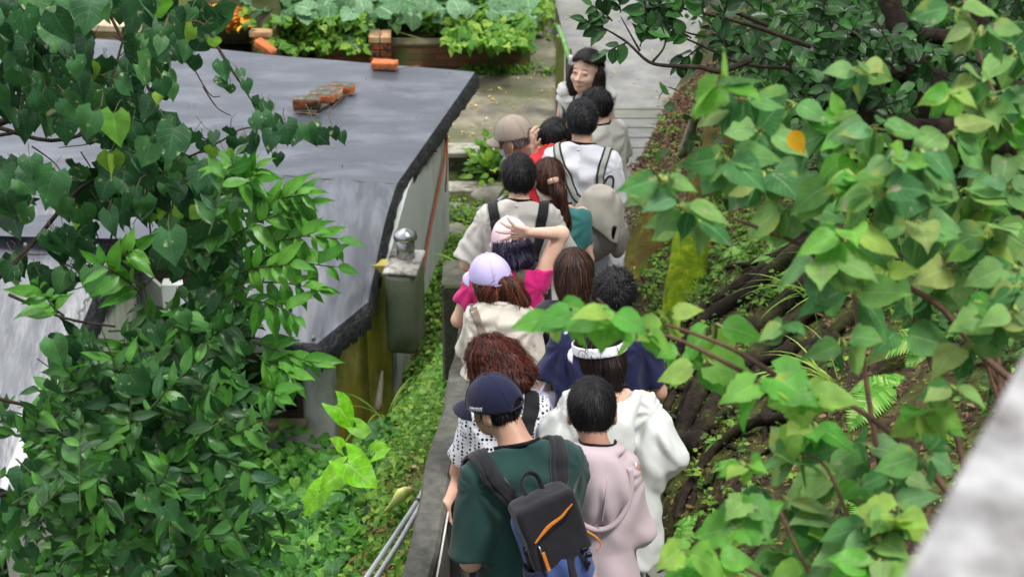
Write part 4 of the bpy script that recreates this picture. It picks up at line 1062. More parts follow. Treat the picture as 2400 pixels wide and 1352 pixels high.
def cap_(k, root, m, back_open=True, brimrot=0, r=.0, brim=.075, opening='#141214', strapm=None, seams=None, low=0.0, M=None, top=None):
    Rh = k.Rh @ rotx(R(low)) @ rotz(R(brimrot)); hs = k.hs
    w = lambda p: k.head + Rh @ (np.array(p, float) * hs)
    rx, ry, rz = .096 + r, .115 + r, .118 + r
    def dome(Q):
        e = sell(Q, V3(0, -.008, .012), (rx, ry, rz)) + .0012 * wav(Q, 40, seed=2)
        e = smax(e, .008 + .12 * (Q[:, 1]) - Q[:, 2], .006)
        if back_open: e = smax(e, -np.maximum(np.hypot(Q[:, 0], Q[:, 2] + .006) - .034, Q[:, 1] + .07), .004) if True else e
        return e
    def brimf(Q):
        zc = .014 - .9 * Q[:, 0] ** 2 / .12 + .03 * np.clip(Q[:, 1] - .09, 0, 1) * -3
        e = np.maximum(np.abs(Q[:, 2] - zc) - .0025, (np.sqrt((Q[:, 0] / .078) ** 2 + ((Q[:, 1] - .085) / (brim + .02)) ** 2) - 1) * .07)
        return smax(e, .07 - Q[:, 1], .004)
    def f(P):
        Q = ((P - k.head) @ Rh) / hs; return dome(Q) * hs
    def fb(P):
        Q = ((P - k.head) @ Rh) / hs; return brimf(Q) * hs
    V, F = snets(f, k.head - .16, k.head + .17, .005); o = O('cap', (V, F), m, root)
    O('brim', brimmesh(w, rx, ry, .022, brim, drop=.55), m, o)
    sm = seams or m
    b = w((0, -.008, .012 + rz)); O('button', tube([b - (Rh[:, 2] * .002), b + Rh[:, 2] * .005], [.009, .006], 10), sm, o)
    for a in range(6):
        t = R(60 * a + 30); pts = []
        for e in np.linspace(R(86), R(4), 12):
            pts.append(w((math.cos(e) * math.sin(t) * (rx + .001), -.008 + math.cos(e) * math.cos(t) * (ry + .001), .012 + math.sin(e) * (rz + .001))))
        if back_open and a in (2,): pass
        O('seam', tube(pts, .0013, 4), sm, o)
    if back_open:
        pts = [w((.094 * math.sin(t) * .98, -.008 - .112 * math.cos(t), -.004)) for t in np.linspace(-.55, .55, 9)]
        O('strap', tube(pts, .0045, 6, 2, flat=.45), strapm or sm, o)
    k.fcap = f
    return o, w
def person(label, head, **kw):
    cat = kw.pop('cat', 'person'); k = skel(head, **kw)
    root = thing('person', k.w((0, 0, 0)), label, cat, 'people queuing along the walkway'); k.root = root
    return k, root
def squiggle(pts, r, m, root, name='lettering'):
    return O(name, tube(pts, r, 4, 3), m, root)

# ---------------------------------------------------------- 1: navy cap, green tee, rucksack
def P1():
    k, root = person('man in a navy cap and dark green tee with a blue and black rucksack', at(1158, 950, 6.75), yaw=20, lean=16, hp=19, hyaw=58, sw=.165, width=1.0, shift=.055,
                     arms=dict(el=(-.205, .0, 1.10), hl=(-.18, .2, 1.08), er=(.25, .1, 1.16), hr=(.13, .27, 1.12)))
    k.hs = .9
    m = cloth('tee_green', '#163431', '#1a3b38')
    body(k, root, h=.0075)
    shirt(k, root, m, h=.0075, off=.014, loose=.03, sleeve=.95, sr=.062, sr2=.08, neck=1.462, neckslope=.6, fold=.006)
    collar(k, root, m, r=.092, z=1.452)
    pants(k, root, cloth('trousers_dark', '#23252b'))
    lanyard(k, root, w=.016)
    hf = f_hair(k, 'short', .007, line=(.06, .95, .085)); hairmesh(k, hf, root, H_base, H_black, 2600, .05, .003, h=.0055, cond=lambda Q: Q[:, 2] < .0)
    mc = cloth('cap_navy', '#10142f', '#141938', fold=.3)
    c, w = cap_(k, root, mc, brimrot=0, brim=.078, low=0)
    # illegible white script along the side panel
    sp_ = []
    for i in range(26):
        t = i / 25; a = R(-62 - 34 * t); z = .030 + .010 * math.sin(i * 2.1)
        cz = math.sqrt(max(0, 1 - ((z - .012) / .118) ** 2)); sp_.append(w((math.sin(a) * .0975 * cz, -.008 + math.cos(a) * .1165 * cz, z)))
    O('lettering', tube(sp_, .0011, 4, 2), mat('thread_white', '#d8dae2', rough=.7, bump=0), c)
    return k, root
k1, r1_ = P1()
def rucksack(k):
    T = k.Rt; s = k.s
    bt = thing('backpack', k.t((0, -.25, .9)), 'charcoal and denim blue rucksack with orange leather zip trim on the man in green', 'backpack')
    Mc = cloth('ruck_charcoal', '#17161c', '#1f1e26', fold=.5); Md = cloth('ruck_denim', '#34487c', '#44598f', fold=1.1); Mn = cloth('ruck_navy', '#14162e', '#1c1f3d', fold=.8)
    Mo = mat('tan_leather', '#b5651f', '#c47a2c', scale=30, rough=.5, bump=.2)
    roll = roty(R(-13)); B = T @ roll
    s = s * .80; ctr = k.t((.015, -.19, 1.195))
    g = lambda p: ctr + B @ (np.array(p, float) * s)
    loc = lambda P: ((P - ctr) @ B) / s
    def fb(P):
        q = loc(P); d = sbox(q, V3(0, 0, -.04), V3(.135, .075, .2), .06); d = smin(d, sell(q, V3(0, -.05, -.11), (.12, .07, .12)), .03)
        fold = .007 * np.sin(q[:, 0] * 75 + 3 * wav(q, 9)) * np.clip(-(q[:, 1] - .02) * 25, 0, 1) * np.clip((-q[:, 2] + .0) * 12, 0, 1)
        return d + fold + .004 * wav(q, 20)
    def ff(P):
        q = loc(P); d = sbox(q, V3(0, -.045, .06), V3(.13, .072, .145), .026); d = smin(d, sbox(q, V3(0, .0, .165), V3(.112, .07, .03), .03), .03)
        d = smax(d, -.075 + .12 * q[:, 0] - q[:, 2] - .15 * np.clip(q[:, 1] + .05, 0, 1), .004)
        return d + .006 * wav(q, 16, seed=4) + .004 * np.abs(wav(q, 30, seed=8))
    def fp(P):
        q = loc(P); d = sell(q, V3(-.118, -.055, -.1), (.052, .062, .1)); d = smax(d, q[:, 2] + .03 + .25 * (q[:, 0] + .118), .006)
        d = smax(d, -sell(q, V3(-.118, -.055, -.05), (.042, .05, .06)), .006); return d + .003 * wav(q, 30)
    V, F = snets(fb, ctr - .33, ctr + .33, .0075); O('bag_body', (V, F), Md, bt)
    V, F = snets(ff, ctr - .33, ctr + .33, .0065); fl = O('top_flap', (V, F), Mc, bt)
    V, F = snets(fp, ctr - .33, ctr + .33, .006); O('side_pocket', (V, F), Mn, bt)
    O('zip_flap', strap(ff, [g((-.1, -.13, .055)), g((-.03, -.14, .092)), g((.04, -.14, .112)), g((.098, -.13, .145))], [.003, .013, .009, .003], .002, .003, 8), Mo, fl)
    O('zip_mouth', strap(ff, [g((-.085, -.13, .048)), g((-.02, -.14, .075)), g((.045, -.14, .095)), g((.09, -.13, .132))], [.004, .012, .012, .003], .0015, .001, 8), mat('zip_dark', '#08080a', bump=0), fl)
    O('zip_pull', join(tube([g((-.088, -.125, .04)), g((-.088, -.132, .01))], .003, 6), ), mat('metal_grey', '#9a9a9a', rough=.3, metal=.8, bump=0), bt)
    O('zip_tag', box(g((-.083, -.135, -.03)), (.012, .004, .07), B, bev=.0015), Mo, bt, smooth=False)
    for sx, pts in ((1, [(.125, -.08, -.0), (.16, -.085, -.05), (.165, -.085, -.085), (.14, -.09, -.1)]), (-1, [(-.155, -.06, -.12), (-.165, -.08, -.19), (-.13, -.1, -.235)])):
        O('leather_strap', tube([g(p) for p in pts], .0065, 6, 5, flat=.35), Mo, bt)
    O('dark_panel', strap(fb, [g((.03, -.13, -.03)), g((.022, -.15, -.1)), g((.02, -.12, -.2))], .03, .001, .003), Mc, bt)
    for i in range(3):
        p = g((.085 + .01 * math.sin(i * 2), -.125, -.055 - .03 * i)); O('buckle', box(p, (.022, .012, .016), B @ roty(.3 * i), bev=.003), mat('buckle_black', '#0c0c0e', rough=.35, bump=0), bt, smooth=False)
    O('webbing', strap(fb, [g((.075, -.13, -.03)), g((.09, -.14, -.09)), g((.1, -.13, -.15))], .014, .004, .003), M_blackstrap, bt)
    for sx, pts in ((-1, [(-.03, -.16, 1.27), (-.075, -.15, 1.31), (-.135, -.09, 1.40), (-.15, .0, 1.42), (-.145, .09, 1.33), (-.15, .12, 1.2)]), (1, [(.06, -.16, 1.28), (.083, -.15, 1.33), (.1, -.085, 1.42), (.11, .0, 1.44), (.12, .09, 1.35), (.13, .12, 1.2)])):
        w = [k.t(p) for p in pts]
        st_ = O('shoulder_strap', strap(k.fshirt, w, .062, .008, .012, 8, ncross=7), cloth('ruck_strap', '#19191f', '#22222a', fold=.15), bt)
        O('webbing', strap(k.fshirt, w, .028, .0215, .002, 8), M_blackstrap, st_)
    O('grab_loop', tube([g((-.035, .0, .2)), g((-.04, .01, .26)), g((0, .02, .285)), g((.03, .01, .26)), g((.03, .0, .2))], .011, 8, 4, flat=.4), M_blackstrap, bt)
    # bottle in the side pocket
    bo = thing('bottle', g((-.115, -.055, -.14)), 'black bottle with a round lid and white clover mark in the rucksack side pocket', 'bottle')
    a, b = g((-.112, -.05, -.13)), g((-.104, -.062, .0)); ax = nrm(b - a)
    O('bottle_body', tube([a, b], .028, 18), mat('bottle_black', '#101013', rough=.35, bump=0), bo)
    ld = O('lid', tube([b + ax * .001, b + ax * .02], [.031, .03], 20), mat('bottle_lid', '#1b1c20', rough=.3, bump=0), bo)
    e1 = nrm(np.cross(ax, V3(1, 0, 0))); e2 = np.cross(ax, e1); cc = b + ax * .0305
    O('mark', join(*[tube([cc + (e1 * math.cos(a) + e2 * math.sin(a)) * .006 + (e1 * math.cos(a + t) + e2 * math.sin(a + t)) * .005 for t in np.linspace(0, 6.28, 9)], .0011, 4) for a in (.8, 2.37, 3.94, 5.5)]), mat('thread_white', '#d8dae2'), ld)
    kc = thing('tissue_pouch', g((-.06, -.14, -.24)), 'grey knitted pouch hanging under the rucksack side pocket', 'pouch')
    V, F = snets(lambda P: sell(loc(P), V3(-.07, -.115, -.215), (.05, .03, .035)) + .003 * wav(P, 120), g((-.07, -.115, -.215)) - .09, g((-.07, -.115, -.215)) + .09, .005)
    O('pouch', (V, F), mat('knit_grey', '#8b8478', '#a8a092', scale=90, rough=.95, bump=1, bscale=260), kc)
rucksack(k1)
# ---------------------------------------------------------- 2: boy in mauve hooded jacket
def P2():
    k, root = person('boy with short black hair in a mauve hooded jacket, bending his head down', at(1387, 962, 6.95), yaw=0, lean=12, hp=24, sw=.112, width=.74, arms=dict(el=(-.16, -.0, 1.12), hl=(-.1, .2, 1.1), er=(.165, -.0, 1.12), hr=(.12, .2, 1.05)), shift=.02)
    k.hs = .98
    m = cloth('jacket_mauve', '#ab9ba0', '#b5a5aa', rough=.7, fold=.9)
    body(k, root, h=.0075, skin=M_skinr)
    shirt(k, root, m, h=.0075, off=.015, loose=.04, zlo=.56, short=False, sr=.05, sr2=.05, neck=1.475, neckslope=.3, fold=.008, seed=3)
    # hood lying on the back
    def fh(P):
        q = upper_local(k, P)
        d = sell(q, V3(0, -.105, 1.33), (.118, .062, .15)); d = smin(d, sell(q, V3(0, -.02, 1.46), (.105, .085, .032)), .03)
        d = smax(d, -np.maximum(np.hypot(q[:, 0], (q[:, 1] - .01)) - .064, 1.38 - q[:, 2]), .008)
        d = d + .007 * np.sin(np.abs(q[:, 0]) * 70 + q[:, 2] * 12) * np.clip((1.45 - q[:, 2]) * 8, 0, 1) + .004 * wav(q, 25)
        rim = np.abs(sell(q, V3(0, -.115, 1.31), (.118, .05, .15)))
        return d * k.s
    V, F = snets(fh, k.t((0, -.1, 1.33)) - .26, k.t((0, -.1, 1.33)) + .26, .006); hd = O('hood', (V, F), m, root)
    rim = [k.t((.118 * math.sin(a), -.118 - .03 * math.cos(a), 1.36 - .17 * math.cos(a))) for a in np.linspace(-1.9, 1.9, 17)]
    O('hood_hem', tube(rim, .011, 8, 3), m, hd)
    O('hood_seam', tube([k.t((.03, -.1, 1.46)), k.t((.028, -.155, 1.4)), k.t((.022, -.176, 1.32)), k.t((.01, -.165, 1.22))], .003, 5, 4), m, hd)
    O('drawstring', tube([k.t((.13, -.03, 1.42)), k.t((.14, -.05, 1.405)), k.t((.132, -.045, 1.39)), k.t((.145, -.03, 1.38))], .003, 5, 4), mat('cord_white', '#dcd8dc', bump=0), root)
    pants(k, root, cloth('trousers_grey', '#6f6a6c'))
    lanyard(k, root, w=.018, r=.066)
    hf = f_hair(k, 'short', .013, line=(.055, .92, .085)); hairmesh(k, hf, root, H_base, H_black, 6500, .032, .0022, h=.0055, whorl=(.012, -.055, .085), awayw=2.2, grav=.5, lift=.004)
    return k
k2 = P2()
# ---------------------------------------------------------- 3: woman in white hooded jacket with a visor
def P3():
    k, root = person('woman with a white sun visor and a puffy white hooded jacket', at(1404, 825, 7.5), yaw=-4, lean=14, hp=22, hyaw=28, sw=.15, shift=.045, arms=dict(el=(-.25, .02, 1.16), hl=(-.15, .2, 1.1), er=(.26, -.01, 1.14), hr=(.18, .2, 1.05)))
    m = cloth('jacket_white', '#d0d3d0', '#c2c5c2', rough=.5, fold=1.6, transl=.05)
    body(k, root, h=.0085, skin=M_skinf, female=True)
    
    def ex(P, d):
        q = upper_local(k, P)
        d = smin(d, sell(q, V3(.20, -.03, 1.17), (.10, .11, .17)) * k.s, .05); d = smin(d, sell(q, V3(-.19, -.02, 1.18), (.085, .10, .15)) * k.s, .05)
        return d + .007 * np.abs(wav(q, 15, seed=9)) + .006 * np.abs(wav(q * V3(1, 1, .5), 34, seed=12))
    shirt(k, root, m, h=.008, off=.02, loose=.04, zlo=.7, short=False, sr=.06, sr2=.075, neck=1.43, neckslope=.2, fold=.009, seed=5, extra=ex, puff=[k.t((.45, -.2, .9)), k.t((-.45, .2, .9))], neckr=.088)
    def fh(P):
        q = upper_local(k, P)
        d = sell(q, V3(.01, -.15, 1.235), (.105, .06, .165)); d = smin(d, scap(q, V3(-.1, -.06, 1.42), V3(-.05, -.14, 1.32), .03, .04), .03); d = smin(d, scap(q, V3(.12, -.06, 1.42), V3(.06, -.14, 1.32), .03, .04), .03)
        return (d + .008 * np.sin(q[:, 0] * 60 + 2 * wav(q, 8)) * .5 + .005 * wav(q, 22)) * k.s
    V, F = snets(fh, k.t((0, -.1, 1.25)) - .28, k.t((0, -.1, 1.25)) + .28, .0065); O('hood', (V, F), m, root)
    pants(k, root, cloth('trousers_beige', '#8f8a80'))
    lanyard(k, root, w=.01)
    O('necklace', tube([k.t((-.05, -.085, 1.44)), k.t((-.02, -.11, 1.415)), k.t((.0, -.115, 1.405)), k.t((.02, -.11, 1.415)), k.t((.05, -.085, 1.44))], .0016, 5, 4), mat('gold', '#b08a3c', rough=.3, metal=.9, bump=0), root)
    hf = f_hair(k, 'long', .016, pts=[((0, -.07, -.06), (0, -.075, -.13), .06, .035)], line=(.06, .6, .085)); hairmesh(k, hf, root, H_base, hairmat('hair_dark_brown', ['#110c0c', '#231715', '#3a2420']), 3500, .13, .003, whorl=(0, .02, .1), grav=1.6, h=.007)
    # visor
    mv = cloth('visor_white', '#e6e8ee', fold=.2)
    def fr(P):
        Q = ((P - k.head) @ k.Rh) / k.hs; e = np.abs(sell(Q, V3(0, -.01, .02), (.105, .124, .12))) - .003; return np.maximum(e, np.abs(Q[:, 2] - .028 - .1 * Q[:, 1]) - .021) * k.hs
    V, F = snets(fr, k.head - .17, k.head + .17, .0045); vz = O('visor_band', (V, F), mv, root)
    def fb(P):
        Q = ((P - k.head) @ k.Rh) / k.hs; zc = .024 - 7 * Q[:, 0] ** 2 * .8
        e = np.maximum(np.abs(Q[:, 2] - zc) - .003, (np.sqrt((Q[:, 0] / .085) ** 2 + ((Q[:, 1] - .08) / .105) ** 2) - 1) * .08); return smax(e, .075 - Q[:, 1], .004)
    O('visor_brim', brimmesh(k.h, .106, .124, .02, .08, y0=-.01), mv, vz)
    sp_ = [k.h((-.104 * math.sin(t), -.01 + .1275 * math.cos(t), .035 + .006 * math.sin(i * 2.2))) for i, t in enumerate(np.linspace(.5, .85, 16))]
    O('lettering', tube(sp_, .0011, 4, 2), mat('ink_dark', '#22242a', bump=0), vz)
P3()
# ---------------------------------------------------------- 4: navy tee, spiky black hair
def P4():
    k, root = person('broad man with spiky black hair in a navy tee, mostly behind the near branch', at(1440, 694, 8.25), yaw=-4, lean=16, hp=18, sw=.19, width=1.15, shift=-.04, arms=dict(el=(-.27, .02, 1.13), hl=(-.29, .17, 1.02), er=(.27, .02, 1.13), hr=(.26, .17, 1.02)))
    body(k, root, h=.009)
    shirt(k, root, cloth('tee_navy', '#171b3d', '#1d2248'), h=.009, off=.02, loose=.035, sleeve=.78, sr=.066, sr2=.078, fold=.007, seed=8)
    pants(k, root, cloth('trousers_dark', '#23252b'))
    lanyard(k, root)
    hf = f_hair(k, 'short', .016, line=(.055, .75, .085)); hairmesh(k, hf, root, H_base, H_black, 2600, .045, .004, whorl=(0, -.06, .05), awayw=1, grav=-.2, lift=.010)
    t = thing('tote_bag', k.t((-.25, -.02, .8)), 'translucent white tote bag hanging at the navy tee man\'s left side', 'bag')
    def fb(P):
        q = upper_local(k, P); return sbox(q, V3(-.24, .0, .98), V3(.12, .045, .15), .03) + .006 * wav(q, 18)
    c = k.t((-.24, 0, .98)); V, F = snets(fb, c - .3, c + .3, .009); O('bag', (V, F), cloth('tote_white', '#d4d4e2', '#c2c2d6', fold=1.4, transl=.3), t)
    for y in (-.04, .04): O('strap', tube([k.t((-.30, y, 1.1)), k.t((-.22, y * 1.2, 1.3)), k.t((-.17, y * 1.0 - .03, 1.43)), k.t((-.12, y, 1.3)), k.t((-.17, y, 1.1))], .01, 6, 5, flat=.35), MATS['tote_white'], t)
P4()
# ---------------------------------------------------------- 5: auburn curls, dotted blouse
def P5():
    k, root = person('woman with auburn curls, glasses and a white blouse with black dots', at(1152, 850, 7.6), yaw=4, lean=14, hp=24, hyaw=40, sw=.15, shift=.05, arms=dict(el=(-.235, -.04, 1.10), hl=(-.265, .06, .88), er=(.21, .02, 1.12), hr=(.16, .2, 1.05)))
    k.el[0] = at(1068, 1128, 7.75); k.ha[0] = at(1046, 1180, 7.55)
    hd = {0: dict(d=V3(.1, -.1, -1), n=k.Rb @ V3(1, .3, .2), t=k.Rb @ V3(.2, 1, .2), curl=.65)}
    body(k, root, h=.0065, hands=hd, fat=1.05)
    shirt(k, root, dotmat(), h=.008, off=.016, loose=.03, sleeve=.66, sr=.058, sr2=.074, fold=.006, seed=11)
    pants(k, root, cloth('trousers_grey', '#6f6a6c'))
    k.hs = .84
    pts = [((0, -.02, .02), (-.02, -.06, -.06), .105, .09), ((.05, -.05, .02), (.07, -.09, -.07), .07, .065), ((-.05, .0, .03), (-.07, .01, -.03), .055, .045), ((.02, -.11, .0), (.03, -.12, -.1), .05, .05)]
    hf0 = f_hair(k, 'long', .022, pts=pts, line=(.05, .5, .085))
    hf = lambda P: hf0(P) + .006 * wav(P, 34, 6, seed=4) + .004 * wav(P, 75, 5, seed=9)
    hairmesh(k, hf, root, H_basered, H_red, 6500, .085, .0034, h=.006, whorl=(0, .03, .13), grav=.9, curl=1.1, lift=.012, steps=9, lo=k.head - .22, hi=k.head + .22)
    O('hair_tie', tube([k.h((.06, -.115, -.04)), k.h((.065, -.135, -.05))], [.016, .012], 10), mat('tie_black', '#0b0b0b', rough=.3), root)
    gl = O('glasses', join(tube([k.h((sx * .036 + .024 * math.cos(a), .105, -.002 + .018 * math.sin(a))) for sx in (-1,) for a in np.linspace(0, 6.28, 13)], .002, 5), tube([k.h((.036 + .024 * math.cos(a), .105, -.002 + .018 * math.sin(a))) for a in np.linspace(0, 6.28, 13)], .002, 5), tube([k.h((-.06, .104, .004)), k.h((-.083, .06, .006)), k.h((-.088, -.01, .002))], .0018, 5)), mat('glass_frame', '#4b4a2c', rough=.3, bump=0), root)
    O('bag_strap', strap(k.fshirt, [k.t(p) for p in ((.04, -.16, 1.05), (.055, -.17, 1.2), (.085, -.15, 1.33), (.11, -.06, 1.41), (.11, .04, 1.4), (.1, .12, 1.25))], .058, .006, .008, 8, ncross=7), M_blackstrap, root)
P5()
# ---------------------------------------------------------- 6: lavender cap, cream blouse
def P6():
    k, root = person('woman in a lavender cap with a reddish ponytail and a cream blouse', at(1148, 655, 8.75), yaw=-14, lean=16, hp=14, hyaw=38, sw=.15, shift=.08, arms=dict(el=(-.19, .06, 1.12), hl=(-.1, .22, 1.1), er=(.2, .0, 1.1), hr=(.2, .2, 1.0)))
    m = cloth('blouse_cream', '#b8b1a6', '#c4beb2', fold=1.0)
    body(k, root, h=.009, female=True, face=True, skin=M_skinf)
    shirt(k, root, m, h=.009, off=.025, loose=.05, zlo=.72, sleeve=.8, sr=.06, sr2=.072, fold=.009, seed=13, neck=1.47, neckslope=.3)
    collar(k, root, m, r=.075, z=1.47, th=.014)
    pants(k, root, cloth('trousers_beige', '#8f8a80'))
    hf = f_hair(k, 'long', .008, pts=[((0, -.09, -.03), (.03, -.125, -.03), .03, .045), ((.03, -.125, -.03), (.055, -.14, -.1), .047, .045)], line=(.03, .4, .085))
    hairmesh(k, hf, root, H_basebr, hairmat('hair_rust', ['#1d100c', '#52281a', '#8a4a30']), 2600, .09, .0035, curl=.7, lift=.008, whorl=(0, -.09, .0), cond=lambda Q: Q[:, 2] < .04, grav=1.2, lo=k.head - .25, hi=k.head + .2)
    cap_(k, root, cloth('cap_lavender', '#b3a8d6', '#bdb3de', fold=.3), brim=.07)
    O('bag_strap', strap(k.fshirt, [k.t(p) for p in ((-.16, .05, 1.40), (-.13, -.07, 1.40), (-.08, -.15, 1.33), (-.02, -.17, 1.2), (.05, -.17, 1.05), (.12, -.15, .9))], .035, .005, .004, 8), cloth('strap_taupe', '#6b5f55', '#776a60', fold=.2), root)
P6()
# ---------------------------------------------------------- 7: magenta tee, hand on pink cap
def P7():
    k, root = person('woman in a magenta tee holding her pale pink cap with one raised hand', at(1196, 566, 9.2), yaw=-8, lean=10, hp=24, hyaw=22, sw=.175, width=1.12, arms=dict(el=(-.27, .02, 1.12), hl=(-.15, .22, 1.05), er=(.3, -.02, 1.60), hr=(.08, -.09, 1.68)))
    k.hs = .88
    k.el[1] = at(1315, 548, 9.15); k.ha[1] = at(1240, 545, 9.0)
    cap_c = k.head
    hd = {1: dict(d=nrm(at(1185, 540, 9.0) - k.ha[1]), n=V3(0, 1, .1), t=V3(.0, 0, -1), curl=.2, spread=.9, s=1.1)}
    m = cloth('tee_magenta', '#b81868', '#c4206f', fold=.8)
    body(k, root, h=.006, hands=hd, skin=M_skinf, fat=1.12, female=True)
    shirt(k, root, m, h=.009, off=.018, loose=.035, sleeve=.6, sr=.062, sr2=.074, fold=.007, seed=17, neck=1.45)
    pants(k, root, cloth('trousers_dark', '#23252b'))
    lanyard(k, root, w=.01)
    hf = f_hair(k, 'long', .014, pts=[((-.03, -.07, -.05), (-.02, -.08, -.1), .06, .05), ((.03, -.07, -.05), (.03, -.08, -.09), .06, .05)], line=(.03, .4, .085))
    hairmesh(k, hf, root, H_base, hairmat('hair_violet', ['#120f16', '#26203a', '#4a4468']), 2600, .07, .004, curl=.5, lift=.01, cond=lambda Q: Q[:, 2] < .03, whorl=(0, 0, .1))
    cap_(k, root, cloth('cap_pink', '#d6bcc8', '#e0c8d2', fold=.3), brim=.072, r=.002)
    st_ = O('bag_strap', strap(k.fshirt, [k.t(p) for p in ((.05, .1, 1.35), (.085, .03, 1.43), (.08, -.06, 1.42), (.06, -.13, 1.33), (.03, -.16, 1.2), (-.02, -.16, 1.08))], .045, .005, .005, 8), cloth('strap_olive', '#4a4438', '#554e40', fold=.2), root)
    bp_ = proj(k.fshirt, np.array([k.t((.072, -.1, 1.385))]), .016)[0]
    O('buckle', box(bp_, (.05, .008, .03), k.Rt @ rotx(-.9), bev=.004), mat('buckle_black', '#0c0c0e'), st_, smooth=False)
P7()
# ---------------------------------------------------------- 8: straight brown hair
def P8():
    k, root = person('person with straight brown hair, only the crown showing above the near leaves', at(1345, 640, 8.8), yaw=0, lean=6, hp=12, sw=.16)
    body(k, root, h=.011, female=True); shirt(k, root, cloth('tee_dark', '#2c2a33'), h=.012, sleeve=.7)
    pants(k, root, cloth('trousers_dark', '#23252b'))
    hf = f_hair(k, 'long', .018, pts=[((0, -.06, -.04), (0, -.09, -.2), .075, .05)], line=(.06, .5, .085))
    hairmesh(k, hf, root, H_basebr, H_brown, 3600, .16, .0035, whorl=(0, .01, .12), grav=1.8, h=.007, lo=k.head - .3)
P8()
# ---------------------------------------------------------- 9: pale tee, black straps
def P9():
    k, root = person('man with short black hair in a pale tee with wide black bag straps', at(1217, 414, 9.8), yaw=-2, lean=10, hp=8, sw=.168, width=1.02, arms=dict(el=(-.27, -.0, 1.11), hl=(-.2, .2, 1.08), er=(.27, -.0, 1.11), hr=(.2, .2, 1.08)))
    m = cloth('tee_pale', '#b4b1ab', '#bebbb5', fold=.8)
    body(k, root, h=.009, skin=M_skinf)
    shirt(k, root, m, h=.009, off=.018, loose=.045, zlo=.76, sleeve=.92, sr=.062, sr2=.082, fold=.008, seed=21, neck=1.468)
    collar(k, root, m, r=.082, z=1.452); pants(k, root, cloth('trousers_dark', '#23252b')); lanyard(k, root, w=.012)
    hf = f_hair(k, 'short', .015, line=(.055, .86, .085)); hairmesh(k, hf, root, H_base, H_black, 4600, .036, .0026, whorl=(.01, -.04, .1), awayw=1.2)
    bp = thing('backpack', k.t((.08, -.2, .9)), 'black bag with wide straps on the man in the pale tee', 'backpack')
    V, F = snets(lambda P: sbox(upper_local(k, P), V3(.06, -.18, 1.03), V3(.12, .05, .15), .04) + .004 * wav(P, 20), k.t((.06, -.18, 1.03)) - .26, k.t((.06, -.18, 1.03)) + .26, .01)
    O('bag', (V, F), M_blackstrap, bp)
    for sx in (-1, 1): O('strap', strap(k.fshirt, [k.t(p) for p in ((sx * .1, -.17, 1.15), (sx * .115, -.16, 1.28), (sx * .12, -.1, 1.39), (sx * .125, .0, 1.43), (sx * .13, .09, 1.34), (sx * .14, .11, 1.2))], .05, .006, .008, 8, ncross=7), M_blackstrap, bp)
P9()
# ---------------------------------------------------------- 10: ponytail, teal top
def P10():
    k, root = person('woman with a long brown ponytail in a teal knitted top', at(1286, 418, 10.2), yaw=-6, lean=7, hp=10, hyaw=10, sw=.145, shift=.05)
    body(k, root, h=.009, skin=M_skinf, female=True)
    shirt(k, root, cloth('knit_teal', '#2f6a6a', '#4a8a88', bs=300, bump=.6), h=.01, off=.016, loose=.03, sleeve=.7, sr=.055, sr2=.062, fold=.007, seed=23, neck=1.42)
    pants(k, root, cloth('trousers_dark', '#23252b')); lanyard(k, root, w=.01)
    pts = [((0, -.1, .03), (.03, -.14, -.05), .03, .034), ((.03, -.14, -.05), (.05, -.15, -.2), .034, .03), ((.05, -.15, -.2), (.11, -.12, -.3), .03, .008)]
    hf = f_hair(k, 'short', .012, pts=pts, line=(.05, .75, .085)); hairmesh(k, hf, root, H_basebr, hairmat('hair_chestnut', ['#1c120f', '#3a2018', '#6a3a28']), 3200, .14, .0035, whorl=(0, .05, .1), grav=1.6, lo=k.head - .36, hi=k.head + .2)
    O('hair_tie', tube([k.h((.0, -.118, .028)), k.h((.004, -.128, .005))], .031, 12), mat('tie_beige', '#c9a48c', rough=.6), root)
P10()
